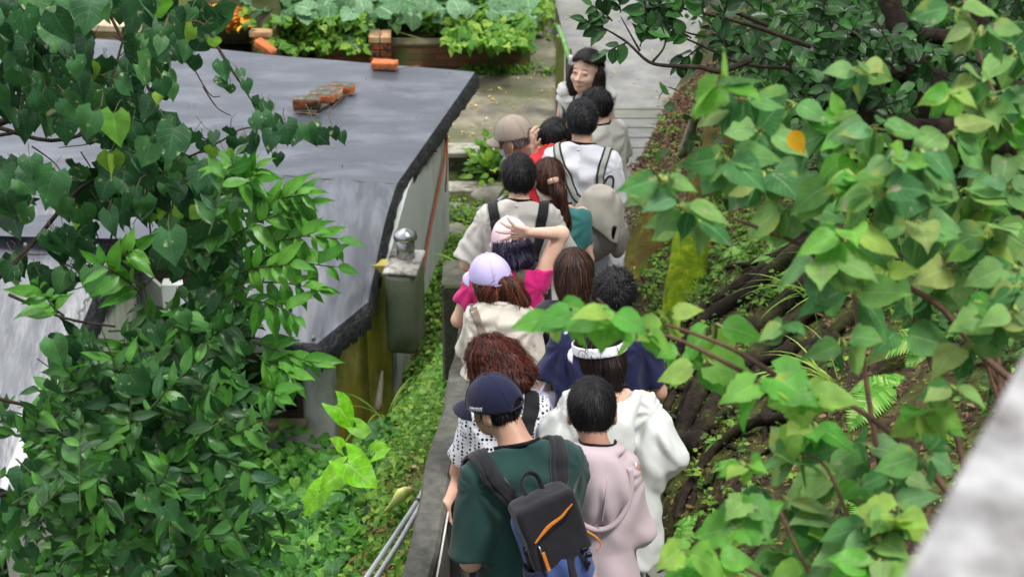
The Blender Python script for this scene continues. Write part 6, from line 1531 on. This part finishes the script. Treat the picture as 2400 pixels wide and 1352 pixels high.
# leafy undergrowth right behind the near shrub
Mund = leafmat('undergrowth', ['#1d3a1a', '#2b5322', '#3e6c28', '#54832f'], '#6f9a4a', rough=.5, transl=.35, nside=6)
def onemb_pts(xr, yr, n, lift=0):
    out = []
    for _ in range(n):
        p = onemb(G.uniform(*xr), G.uniform(*yr)); p = p + V3(0, 0, lift); out.append(p)
    return np.array(out)
# ---------------------------------------------------------- top right tree: dark limbs and small oval leaves
Mdl = leafmat('tree_leaf_dark', ['#16311a', '#20451e', '#2c5a24', '#3f7430'], '#5d8a45', rough=.32, transl=.3, nside=7)
tree = thing('tree', onemb(2250, 330), 'dark tree with low crooked limbs and small oval leaves at the top right', 'tree')
M_bark = mat('bark_dark', '#1e1914', '#3a3026', c3='#2a231b', scale=12, stretch=(1, 1, .4), rough=.95, bump=1, bscale=30, bdist=.02)
V, F = join(*[tube(px(l, d), np.linspace(r0, r1, len(l)), 9, 5) for l, d, r0, r1 in (
    ([(2560, 330), (2380, 330), (2200, 320), (2060, 300), (1950, 250), (1830, 150), (1700, 90)], 10.2, .13, .04), ([(2500, 250), (2300, 230), (2100, 180), (1980, 150), (1900, 120), (1760, 140)], 10.6, .12, .03),
    ([(2200, 320), (2170, 200), (2100, 60), (2080, -60)], 10.4, .08, .05), ([(2060, 300), (1960, 140), (1920, 20), (1930, -60)], 10.5, .09, .07), ([(2380, 330), (2330, 150), (2260, -40)], 10.5, .07, .05), ([(1950, 250), (1960, 330), (1970, 420)], 10.6, .07, .06), ([(2300, 420), (2250, 330), (2100, 180)], 10.8, .06, .03), ([(2420, 60), (2250, 90), (2060, 70), (1900, 80)], 10.9, .05, .03))])
O('limbs', (V + .012 * wav(V, 14)[:, None], F), M_bark, tree)
br = [([(1760, 140), (1690, 168), (1640, 158), (1570, 155), (1520, 145), (1470, 100), (1425, 72)], 8.8, .014, .004), ([(1500, 120), (1480, 85), (1455, 40)], 8.8, .006, .002), ([(1530, 145), (1560, 100), (1540, 30)], 8.8, .006, .002), ([(1900, 110), (1760, 60), (1640, 30), (1560, 10)], 8.9, .012, .004), ([(1850, 160), (1740, 150), (1650, 110), (1560, 70)], 9.0, .010, .003), ([(1800, 60), (1700, 20), (1600, -20)], 9.0, .012, .006), ([(1700, 90), (1620, 80), (1580, 60)], 9, .006, .003)]
stems(br, 'branches', M_bark, tree)
TB_ = [(1790, 60, 70, 50, 1.2, 9.4), (1760, 130, 60, 30, .9, 9.2), (1880, 60, 90, 60, 1, 9.9), (1870, 160, 90, 60, 1, 9.8), (2050, 110, 140, 110, .8, 10), (2000, 250, 120, 60, .6, 10), (2250, 100, 150, 120, .8, 10.2), (2350, 250, 80, 100, .5, 10.2), (2200, 280, 100, 50, .5, 10.2), (1720, 0, 80, 25, 1.2, 9)]
S0 = blobpts(TB_, 105, 9.5, .25); D0 = nrm(V3(-.3, -.2, .1) + G.normal(0, .55, (105, 3))); LN = G.uniform(.15, .3, 105)
LT = [(1430, 75, -.8, .6), (1435, 50, -.6, .8), (1455, 30, -.2, 1), (1470, 100, -.5, -.2), (1520, 60, -.1, 1), (1500, 110, .2, .9), (1540, 40, .2, 1), (1560, 70, -.5, .3), (1600, 40, -.4, .6), (1570, 15, -.8, 0), (1620, 90, -.5, .4), (1650, 40, -.2, .9), (1640, 110, -.5, -.4), (1690, 60, .1, .8), (1610, -5, -.8, -.3), (1700, 110, -.3, .6), (1560, 10, .2, -.6)]
S0 = np.vstack([S0, [at(x, y, 8.85) for x, y, *_ in LT]]); D0 = np.vstack([D0, nrm(np.array([V3(dx, -.1, dz) for *_, dx, dz in LT]))]); LN = np.concatenate([LN, np.full(len(LT), .13)])
b_, d_, n_, s_, T_ = twigs(S0, D0, LN, 6, .088, sag=.2)
OVS = leaf_tpl('oval', 2, 5, fold=.3); O('foliage', leaves(OVS, b_, d_, n_, s_, .2), Mdl, tree); O('twigs', tubes(T_, .004, .002), M_bark, tree)
# unseen crown added above the frame, put in to shade the bank
cc = G.normal(0, 1, (5200, 3)) * V3(1.6, 1.6, .5) + V3(3.6, 11.2, 5.0)
cc = cc[(cc[:, 2] - CAMZ) / cc[:, 1] > -.26]
O('crown', leaves(leaf_tpl('oval', 2, 3), cc, unit(len(cc)), unit(len(cc)), .13, .2), Mdl, tree)
# dense dark wood behind
dk = thing('thicket', onemb(2200, 120), 'dark evergreen thicket behind the crooked limbs', 'thicket'); dk['kind'] = 'stuff'
p = onemb_pts((1760, 2480), (-60, 420), 240); q = []
for a in p:
    k = 26; q.append(a + G.normal(0, 1, (k, 3)) * V3(.28, .28, .22) + V3(0, 0, .3 * G.random()))
q = np.vstack(q); O('foliage', leaves(leaf_tpl('oval', 2, 4), q, nrm(unit(len(q)) + V3(0, 0, -.4)), nrm(unit(len(q)) * .8 + UP * .5 + TOCAM * .3), G.uniform(.05, .12, len(q)), .2, rnd=G.random(len(q)) ** 1.6), Mund, dk)
# ---------------------------------------------------------- roots and litter on the bank
M_root = mat('root_bark', '#17120e', '#3a2e24', c3='#241c15', scale=14, stretch=(1, 1, .5), rough=.95, bump=1, bscale=40, bdist=.015, stain='#3f4a1c', stain_s=5, stamt=.64)
def onpath(l, off=0.045): return [onemb(x, y) + V3(0, 0, off + .02 * math.sin(i * 2.1)) for i, (x, y) in enumerate(l)]
rl = [([(1960, 560), (1860, 620), (1760, 690), (1660, 760), (1580, 860), (1540, 960)], .05, .02), ([(2000, 600), (1900, 680), (1800, 760), (1700, 830), (1640, 930), (1590, 1050), (1520, 1180), (1480, 1290)], .055, .03), ([(1980, 700), (1860, 780), (1760, 850), (1690, 940), (1640, 1030), (1560, 1130), (1530, 1230)], .045, .025), ([(1800, 640), (1720, 700), (1640, 740), (1560, 820), (1500, 900)], .035, .015),
      ([(1900, 900), (1780, 920), (1700, 980), (1620, 1060), (1560, 1140)], .035, .015), ([(1850, 1000), (1750, 1020), (1660, 1080), (1600, 1190), (1590, 1280)], .025, .012), ([(1700, 900), (1620, 930), (1590, 1010)], .03, .015), ([(1960, 820), (1850, 850), (1740, 870), (1640, 880)], .04, .015), ([(1640, 1060), (1560, 1080), (1500, 1180), (1490, 1300), (1500, 1400)], .05, .03), ([(1730, 760), (1650, 820), (1600, 900), (1550, 1000), (1530, 1090)], .03, .018), ([(1900, 560), (1820, 620), (1700, 640)], .03, .012), ([(2000, 760), (1900, 840), (1820, 930), (1790, 1010)], .03, .012)]
rv = [tube(onpath(l), np.linspace(a, b, len(l)) * 1.25, 8, 6) for l, a, b in rl]
for k in range(75):
    x, y = G.uniform(1520, 1980), G.uniform(640, 1250); L_ = G.uniform(50, 150); a = R(G.uniform(88, 175)); l = [(x + L_ * t * math.cos(a) + G.normal(0, 14), y + L_ * t * math.sin(a) + G.normal(0, 14)) for t in (0, .35, .7, 1)]
    rv.append(tube(onpath(l, .012), np.linspace(G.uniform(.008, .02), .005, 4), 5, 4))
roots = thing('tree_roots', onemb(1640, 1000), 'tangle of thick dark tree roots running down the bank behind the white jacket', 'roots')
V, F = join(*rv); O('roots', (V + .012 * wav(V, 26)[:, None] + .008 * wav(V[:, ::-1], 60)[:, None], F), M_root, roots)
def litter(name, pts, size, cols, lab, tpl=None, up=.8):
    n = len(pts); o = O(name, leaves(tpl or leaf_tpl('ellip', 2, 3, fold=.3), pts, nrm(unit(n) * V3(1, 1, .3)), nrm(UP * up + V3(-.3, 0, 0) + unit(n) * .5), size * G.uniform(.5, 1.4, n), .3), rndmat(name + '_m', cols, rough=.8, transl=.1)); tag(o, lab, 'leaves', kind='stuff'); return o
def sampEmb(n, y0, y1, x0, x1, lift=.012, bias=1.0):
    y = G.uniform(y0, y1, n); x = xemb(y) + x0 + (x1 - x0) * G.random(n) ** bias; z = zemb(x, y); return np.stack([x, y, z + lift], -1)
litter('leaf_litter', np.vstack([sampEmb(8000, 9.5, 16.5, -.05, 1.3), sampEmb(4500, 13.2, 16.6, -.03, .7), sampEmb(2200, 5.5, 9.5, 0, 1.5)]), .04, ['#1d140f', '#33221a', '#553828', '#7a5a44', '#2a1e17', '#8a7252'], 'brown fallen leaves covering the bank')
# small green weeds on the bank (ground cover)
def weeds(name, pts, hgt, nl, size, m, lab, tpl=None):
    n = len(pts); b = np.repeat(pts, nl, 0) + G.normal(0, 1, (n * nl, 3)) * V3(hgt * .5, hgt * .5, hgt * .3) + V3(0, 0, hgt * .6)
    o = O(name, leaves(tpl or leaf_tpl('ovate', 2, 3), b, nrm(unit(len(b)) * V3(1, 1, .4)), nrm(UP + unit(len(b)) * .55 + TOCAM * .3), size * G.uniform(.5, 1.4, len(b)), .3), m); tag(o, lab, 'ground cover', kind='stuff'); return o
Mweed = leafmat('weed_leaf', ['#33591c', '#4b7a24', '#66962c', '#8aa83c'], '#8fb35a', rough=.5, transl=.4, nside=5)
Mweedb = leafmat('weed_leaf_bright', ['#3f7420', '#578f2a', '#78a838', '#a0ba48'], '#98b862', rough=.5, transl=.45, nside=5)
Mweedo = leafmat('weed_leaf_olive', ['#4a5a1c', '#6f7a28', '#8f8f3a', '#5d7a24', '#7a6a3a'], '#9aa35a', rough=.6, transl=.35, nside=5)
weeds('bank_weeds', np.vstack([sampEmb(500, 6, 15.5, .05, 1.6), sampEmb(260, 9.5, 12, .1, .8)]), .04, 9, .032, Mweed, 'small green weeds and moss tufts on the root covered bank')
weeds('bank_moss', sampEmb(2600, 6, 16, .02, 1.2, .004), .012, 4, .014, Mweedo, 'low olive moss between the roots on the bank')
# the far part of the bank under the near shrub: denser green
weeds('bank_undergrowth', sampEmb(1500, 6, 15, 1.2, 4.5), .12, 9, .06, Mund, 'deep green undergrowth on the upper bank behind the near shrub')
# ---------------------------------------------------------- ferns
Mfern = rndmat('fern', ['#3f7a24', '#5a9a34', '#79b04a', '#a3c46a'], rough=.5, transl=.35)
def fern_vf(c, n, L_, up=.7, seed=0):
    g = np.random.default_rng(seed); Ps, Ws, Wd = [], [], []; out = []
    for i in range(n):
        a = 6.283 * i / n + g.normal(0, .3); h = V3(math.cos(a), math.sin(a), 0); L = L_ * g.uniform(.7, 1.1); m = 12; P = [np.array(c)]; d = nrm(h + UP * up)
        for j in range(m): d = nrm(d + V3(0, 0, -.16)); P.append(P[-1] + d * L / m)
        P = np.array(P); sd = np.cross(h, UP)
        T = nrm(np.gradient(P, axis=0)); out.append(ribbons(P[None], np.tile(sd, (1, 1)), .003 + 0 * np.linspace(0, 1, m + 1), np.array([.1])))
        for j in range(1, m + 1):
            for sg in (-1, 1):
                for hh in (0, .5):
                    if j == m and hh: continue
                    p = P[j] * (1 - hh) + (P[min(j + 1, m)]) * hh; f = (j + hh) / m; l = L * .30 * math.sin(math.pi * min(1, (.18 + .82 * f)) ** .9) + .004; dd = nrm(sd * sg + T[j] * .35 + V3(0, 0, -.1)); w = np.cross(dd, nrm(np.cross(T[j], sd)))
                    Ps.append([p, p + dd * l * .55, p + dd * l]); Wd.append(nrm(w)); Ws.append(g.uniform(.1, 1))
    r = ribbons(np.array(Ps), np.array(Wd), np.array([L_ * .035, L_ * .04, L_ * .008])[None], np.array(Ws)); out.append(r)
    return catl(out)
fp_ = [(1560, 880, .2), (1590, 850, .16), (1950, 420, .32), (2010, 460, .3), (1880, 560, .2), (1840, 600, .22), (1760, 580, .2), (1900, 640, .22), (1690, 1030, .12), (1660, 1010, .14), (1720, 1080, .1), (2260, 180, .4), (2330, 150, .35), (2060, 1150, .22), (1830, 540, .18), (1700, 620, .16), (1640, 1220, .14), (1760, 1160, .14), (1990, 640, .24), (1920, 300, .3), (2200, 800, .3), (2100, 900, .28)]
FL = ['fern with bright pinnae growing directly right of the navy tee', 'smaller fern just above the one beside the navy tee', 'large fern in the shade behind the yellow leaf', 'large fern to the right of the shaded one under the limb', 'fern under the long reddish stem of the near shrub', 'fern in brown litter above the thick root', 'pale fern in the litter right of the bright mossy stone', 'fern overhanging the uppermost thick root', 'tiny fern between two roots beside the white jacket', 'tiny fern touching the small one beside the white jacket', 'smallest fern in the bare soil right of the white jacket',
      'broad fern near the crooked limb at the top right', 'broad pale fern right of the other one under the limb', 'fern behind the lowest cluster of broad leaves', 'fern at the litter patch above the reddish stem', 'fern tucked against the right side of the mossy stone', 'low fern near the foot of the bank at the bottom', 'low fern in dark soil behind the bottom broad leaves', 'fern at the start of the long grass tuft', 'fern in deep shade below the crooked limbs', 'fern among the reddish stems at the far right', 'fern behind the cluster of stems in the lower right']
for i, (x, y, L_) in enumerate(fp_):
    p = onemb(x, y + 12); o = O('fern', fern_vf(p, 7, L_ * 1.15, seed=i), Mfern); tag(o, FL[i], 'fern', 'ferns on the bank')
o = O('fern', fern_vf(atz(742, 1345, -1.1), 9, .26, seed=91), Mfern); tag(o, 'pale green fern standing alone at the bottom left of the conduits', 'fern')
# ---------------------------------------------------------- long grass
def grass_vf(c, n, L_, spread=.5, w=.008, seed=0, lean=(0, 0, 0)):
    g = np.random.default_rng(seed); Ps = []; Wd = []
    for i in range(n):
        a = g.uniform(0, 6.283); h = V3(math.cos(a), math.sin(a), 0); d = nrm(UP + h * spread * g.uniform(.4, 1.3) + np.array(lean)); L = L_ * g.uniform(.6, 1.1); P = [np.array(c) + g.normal(0, .015, 3) * V3(1, 1, 0)]
        for j in range(8): d = nrm(d + V3(0, 0, -.17)); P.append(P[-1] + d * L / 8)
        Ps.append(P); Wd.append(nrm(np.cross(h, UP) + TOCAM * .0))
    return ribbons(np.array(Ps), np.array(Wd), (w * np.array([.6, 1, 1, 1, .95, .85, .7, .45, .05]))[None], g.random(n))
Mgrass = rndmat('grass_blade', ['#4f7f26', '#7aa63a', '#a3c25a'], rough=.45, transl=.4)
for i, (x, y, n, L_, ln, lab) in enumerate(((1950, 900, 14, .5, (-.6, 0, 0), 'tuft of long grass arching over the roots'), (2120, 700, 26, .7, (-.5, 0, 0), 'dense tuft of long grass behind the reddish stems'), (2200, 480, 10, .9, (-.5, 0, .2), 'tall grass with two long blades arching towards the tree'), (1900, 700, 8, .5, (-.7, -.2, 0), 'thin grass tuft trailing down across the roots'))):
    o = O('grass_tuft', grass_vf(onemb(x, y), n, L_, .5, .012, i, ln), Mgrass); tag(o, lab, 'grass')
o = O('grass_tuft', grass_vf(atY(905, 985, 11.2), 14, .5, .8, .01, 33), Mgrass); tag(o, 'arching grass tuft at the foot of the ochre wall', 'grass')
# ---------------------------------------------------------- left slope: ground cover
def sampLeft(n, y0, y1, w0, w1, lift=.02):
    y = G.uniform(y0, y1, n); x = xpar(y) - .11 - (w0 + (w1 - w0) * G.random(n)); return np.stack([x, y, zleft(x, y) + lift], -1)
weeds('slope_moss', np.vstack([sampLeft(5200, 6, 11.5, 0, .8, .0), sampLeft(2200, 9, 15.2, 0, .9, .0)]), .018, 4, .02, Mweedo, 'olive moss and thin weeds on the slope below the parapet')
eb = G.uniform(9.6, 15.1, 420); eb = np.stack([xw(eb) - G.uniform(0, .45, 420), eb, 0 * eb], -1); eb[:, 2] = zleft(eb[:, 0], eb[:, 1])
weeds('slope_weeds', np.vstack([eb, sampLeft(900, 6.5, 12, .0, .9), sampLeft(700, 8.5, 12.5, 0, .6), sampLeft(500, 12, 15.2, 0, .9)]), .05, 9, .035, Mweedb, 'bright green weeds on the slope between the parapet and the house')
litter('slope_litter', sampLeft(2600, 5.6, 13, 0, .8, .01), .045, ['#5a3826', '#8a6a4a', '#a8825c', '#3c2a1e', '#c2a878'], 'dry fallen leaves on the slope outside the parapet')
weeds('slope_ivy', np.vstack([sampLeft(1500, 6, 11.0, .6, 2.4, .03), sampLeft(700, 6, 9.6, .45, 1.3, .06)]), .09, 7, .058, leafmat('slope_ivy_leaf', ['#255a1e', '#377424', '#4f8e2c', '#74a83c'], '#92ba62', rough=.45, transl=.4, nside=6), 'mass of light green creeper leaves filling the hollow below the house', H1)
weeds('hollow_cover', np.stack([G.uniform(-6, -1.2, 1500), G.uniform(4.5, 11.5, 1500), 0 * np.zeros(1500)], -1) * V3(1, 1, 0) + V3(0, 0, -2.75), .16, 7, .09, Mell, 'dark creeper leaves over the ground under the shrub', H1)
hp = []
for _ in range(150):
    x = G.uniform(-2.6, -1.15); y = G.uniform(9.9, 11.7); z = float(zleft(np.array([x]), np.array([y]))[0]); hp.append(V3(x, y, z))
hp = np.array(hp); q = np.repeat(hp, 14, 0); q = q + G.normal(0, 1, q.shape) * V3(.10, .10, 0) + V3(0, 0, 1) * G.uniform(.03, .38, len(q))[:, None]
tp = thing('creeper_bed', (-1.6, 10.8, -2.8), 'tall bed of light green creeper rising against the front wall of the house', 'ground cover'); tp['kind'] = 'stuff'
O('foliage', leaves(H1, q, nrm(unit(len(q)) * V3(1, 1, .4) + V3(.1, -.3, -.2)), nrm(UP * .8 + TOCAM * .6 + unit(len(q)) * .5), G.uniform(.05, .10, len(q)), .25), MATS['slope_ivy_leaf'], tp)
# taro like plants
Mtaro = leafmat('taro_leaf', ['#6fbf1e', '#8ccc30', '#a6d63c'], '#c4e27a', rough=.4, transl=.5, veinw=.6, nside=4)
TA_ = leaf_tpl('taro', 6, 10, fold=.12)
def taro(base, lv, lab):
    t = thing('taro_plant', base, lab, 'plant'); bs, ds, nn, ss, st = [], [], [], [], []
    for x, y, d, s, dx, dz in lv:
        p = at(x, y, d); bs.append(p); ds.append(nrm(V3(dx, -.25, dz))); nn.append(nrm(TOCAM * .6 + UP * .6 + G.normal(0, .1, 3))); ss.append(s); st.append(tube([base + G.normal(0, .01, 3), (np.array(base) + p) / 2 + V3(.03, 0, .05), p], [.010, .008, .006], 6, 4))
    for i in range(len(bs)):
        lf = O('leaf', leaves(TA_, np.array(bs[i:i+1]), np.array(ds[i:i+1]), np.array(nn[i:i+1]), np.array(ss[i:i+1]), .25), Mtaro, t); O('stalk', st[i], mat('taro_stalk', '#4a7a24', '#5f8f30', rough=.5, bump=0), lf)
taro(atz(835, 1190, -1.0), [(815, 1085, 8.6, .17, .6, -.5), (800, 1105, 8.7, .15, -.7, -.45), (880, 1060, 9.0, .10, .6, .5), (750, 1150, 8.7, .14, -.5, -.6)], 'taro plant with huge bright leaves on the slope beside the creeper')
taro(atz(830, 1010, -1.6), [(790, 950, 10.6, .16, .5, -.5), (835, 1000, 10.6, .11, .6, -.3), (800, 1050, 10.4, .11, -.2, .5)], 'bright taro plant growing against the ochre wall')
# faded yellow leaf sheath by the pipes, broken stick
o = O('faded_leaf', tube([atz(900, 1200, -.1), atz(925, 1178, .1), atz(942, 1158, .16), atz(962, 1150, .16)], [.006, .02, .035, .02], 10, 5, flat=.7), mat('sheath_yellow', '#b9c23a', '#d8dca0', scale=8, stretch=(3, 3, 1), rough=.5)); tag(o, 'pale yellow green folded taro sheath lying beside the conduits', 'leaf')
o = O('flower', join(*[tube([atz(804 + 4 * math.cos(a), 1162 + 4 * math.sin(a), -.7), atz(804 + 4 * math.cos(a), 1158 + 4 * math.sin(a), -.68)], .008, 6) for a in range(5)]), mat('berry_red', '#d0301c', rough=.4, bump=0)); tag(o, 'small red berry cluster beside the large taro leaf', 'berries')
o = O('wall_stick', tube([atY(885, 960, 11.7), atY(892, 900, 11.8), atY(896, 868, 11.85)], [.03, .018, .006], 7, 3), mat('dead_wood', '#8a8272', '#6c6556', scale=12, rough=.9)); tag(o, 'weathered stick leaning on the ochre wall', 'stick')
# leaves fallen on the terrace and path
def flat(n, xr, yr, z, s, cols, nm, lab):
    p = np.stack([G.uniform(*xr, n), G.uniform(*yr, n), np.full(n, z)], -1); litter(nm, p, s, cols, lab, up=2)
flat(90, (-.6, .4), (15.9, 17.6), ZT + .012, .04, ['#c9b23c', '#a88a3c', '#8a5c40', '#d8cf9c'], 'terrace_leaves', 'few yellow and brown leaves dropped on the terrace')
flat(160, (.5, 1.9), (16.2, 22), ZP + .012, .035, ['#b8a878', '#8a7a5a', '#c9b23c', '#9c9478'], 'path_leaves', 'pale specks of dropped leaves on the far path')
# ---------------------------------------------------------- garden
Msq = leafmat('squash_leaf', ['#46754a', '#588558', '#739a72', '#4a7a42'], '#a9c4a2', rough=.55, transl=.3, veinw=.7, nside=5)
RD = leaf_tpl('round', 6, 10, jag=.05, fold=.14)
sq = thing('squash_vine', atY(800, 60, yp + .9) * V3(1, 1, 0) + V3(0, 0, ZT + .2), 'squash vine with large pale veined leaves sprawling over the planter', 'plant')
SQ = [(790, 25, .2), (830, 10, .24), (880, 20, .22), (920, 10, .24), (960, 30, .2), (870, 55, .18), (900, 60, .18), (955, 45, .2), (985, 20, .22), (810, 60, .24), (815, 100, .25), (860, 5, .2), (1020, 10, .22), (940, 70, .16), (790, 0, .22), (1000, 60, .18), (760, 10, .2), (880, 85, .12), (1230, 100, .2), (1245, 125, .15), (1180, 80, .2), (1215, 60, .2), (1150, 20, .22), (1200, 20, .22), (1250, 50, .2), (1235, 75, .2)]
bs = np.array([atY(x, y, yp + (.15 if y > 80 else .5) + G.uniform(-.05, .4)) for x, y, s in SQ]); n = len(SQ)
O('foliage', leaves(RD, bs + V3(0, 0, .08), nrm(V3(0, -.9, -.3) + unit(n) * .7), nrm(UP * .9 + TOCAM * .6 + unit(n) * .25), np.array([s for *_, s in SQ]) * 1.0, .2), Msq, sq)
O('stems', join(tube([atY(x, y, yp + .3) for x, y in ((710, 0), (745, 12), (770, 35), (800, 55), (795, 85))], .014, 6, 5), tube([atY(x, y, yp + .3) for x, y in ((800, 60), (830, 62), (850, 45), (880, 40))], .01, 6, 4), tube([atY(x, y, yp + .25) for x, y in ((930, 75), (985, 90), (1020, 95))], .006, 5, 3), tube([atY(x, y, yp + .0) for x, y in ((1210, 90), (1245, 120), (1260, 145), (1275, 150))], .006, 5, 4), *[tube([b, b + V3(0, .04, -.14)], .006, 5) for b in bs]), mat('squash_stem', '#a8b45c', '#8fa34a', rough=.6, bump=0), sq)
def bedpts(xr, yr, n, z=.28, yy=.3):
    out = []
    for _ in range(n):
        p = atY(G.uniform(*xr), G.uniform(*yr), yp + yy + G.uniform(-.1, .9)); out.append(p)
    return np.array(out)
hb = thing('herb_bush', atY(1120, 90, yp + .4) * V3(1, 1, 0) + V3(0, 0, ZT + .2), 'bushy light green herbs growing behind the long planter wall', 'bush')
q = np.vstack([bedpts((1010, 1230), (35, 112), 1300), bedpts((1060, 1300), (-10, 90), 700, yy=.8)]); O('foliage', leaves(leaf_tpl('ovate', 2, 4), q, nrm(unit(len(q)) + V3(0, -.3, 0)), nrm(UP + TOCAM * .5 + unit(len(q)) * .5), G.uniform(.05, .1, len(q)), .25), Mweedb, hb)
hb = thing('herb_bush', atY(700, 100, yp + .2) * V3(1, 1, 0) + V3(0, 0, ZT + .1), 'feathery green weeds between the stump and the brick pillar', 'bush')
q = np.vstack([bedpts((630, 790), (50, 128), 1300, yy=.1), bedpts((640, 740), (-10, 60), 500, yy=.6)]); O('foliage', leaves(leaf_tpl('ellip', 2, 4), q, nrm(unit(len(q)) + V3(0, -.2, .2)), nrm(UP + TOCAM * .5 + unit(len(q)) * .5), G.uniform(.04, .08, len(q)), .25), Mweedb, hb)
hb = thing('herb_bush', atY(900, -40, yp + 1.8) * V3(1, 1, 0) + V3(0, 0, ZT + .3), 'green garden growth along the top edge beyond the squash vine', 'bush')
q = np.vstack([bedpts((580, 1260), (-60, 12), 2600, yy=1.6)]); O('foliage', leaves(leaf_tpl('ovate', 2, 4), q, nrm(unit(len(q))), nrm(UP + TOCAM * .5 + unit(len(q)) * .5), G.uniform(.06, .12, len(q)), .25), Mweedb, hb)
weeds('wall_weeds', np.array([atz(G.uniform(1080, 1300), G.uniform(160, 175), ZT) for _ in range(60)]), .04, 8, .04, Mweed, 'small weeds at the foot of the brick planter')
hb = thing('weed_plant', atz(1150, 412, -2.1), 'leafy weed growing between the two retaining walls', 'plant')
q = at(1152, 388, 17) + G.normal(0, 1, (150, 3)) * V3(.085, .07, .10); O('foliage', leaves(leaf_tpl('ovate', 2, 5), q, nrm(q - at(1152, 410, 17) + V3(0, 0, -.02)), nrm(UP + TOCAM * .6 + unit(150) * .4), .085, .3), Mweedb, hb)
for i, (x, y, n, lab) in enumerate(((1130, 520, 26, 'grassy tuft below the brick retaining wall'), (1090, 640, 14, 'arching grass tuft beside the block pier'), (1110, 560, 20, 'short grass tuft among rocks by the house wall'))):
    o = O('grass_tuft', grass_vf(atz(x, y, [-2.2, -1.2, -2.1][i]), n, .28, .9, .01, 50 + i), Mgrass); tag(o, lab, 'grass')
hb = thing('garden_greens', atz(900, 20, ZT + .2), 'low mixed green plants filling the garden bed behind the brick planter', 'garden plants'); hb['kind'] = 'stuff'
def bedz(xr, yr, n, z0=.26, z1=.5): return np.array([atz(G.uniform(*xr), G.uniform(*yr), ZT + G.uniform(z0, z1)) for _ in range(n)])
q = np.vstack([bedz((570, 1250), (-70, 60), 2600), bedz((1000, 1240), (20, 108), 1500), bedz((600, 880), (40, 118), 700, .05, .3)])
q = q[~((q[:, 1] < yp + .25) & (q[:, 0] > -1.3) & (q[:, 0] < -.6))]
O('foliage', leaves(leaf_tpl('ovate', 2, 4), q, nrm(unit(len(q)) + V3(0, -.3, 0)), nrm(UP + TOCAM * .6 + unit(len(q)) * .45), G.uniform(.05, .13, len(q)), .25), Mweedb, hb)
q = bedz((570, 1250), (-70, 40), 260, .4, .6); O('broad_foliage', leaves(RD, q, nrm(unit(len(q)) + V3(0, -.5, 0)), nrm(UP + TOCAM * .6 + unit(len(q)) * .3), G.uniform(.12, .22, len(q)), .25), Msq, hb)
litter('roof_debris', np.array([atz(G.uniform(420, 1060), G.uniform(150, 400), ZR + .02) for _ in range(70)]), .022, ['#3a2a20', '#6a5040', '#8a7a60', '#2a2420'], 'crumbs of dead leaves scattered on the grey roof', up=2)
# fallen leaf pile at the far left garden
lp = np.array([atz(G.uniform(440, 580), G.uniform(22, 62), ZT + .35 + .1 * G.random()) for _ in range(900)])
litter('leaf_pile', lp, .09, ['#8a3c14', '#c9741c', '#e0b024', '#6a2c14', '#d89a2c'], 'pile of orange and yellow fallen leaves beside the dark pillar', leaf_tpl('ovate', 2, 3))
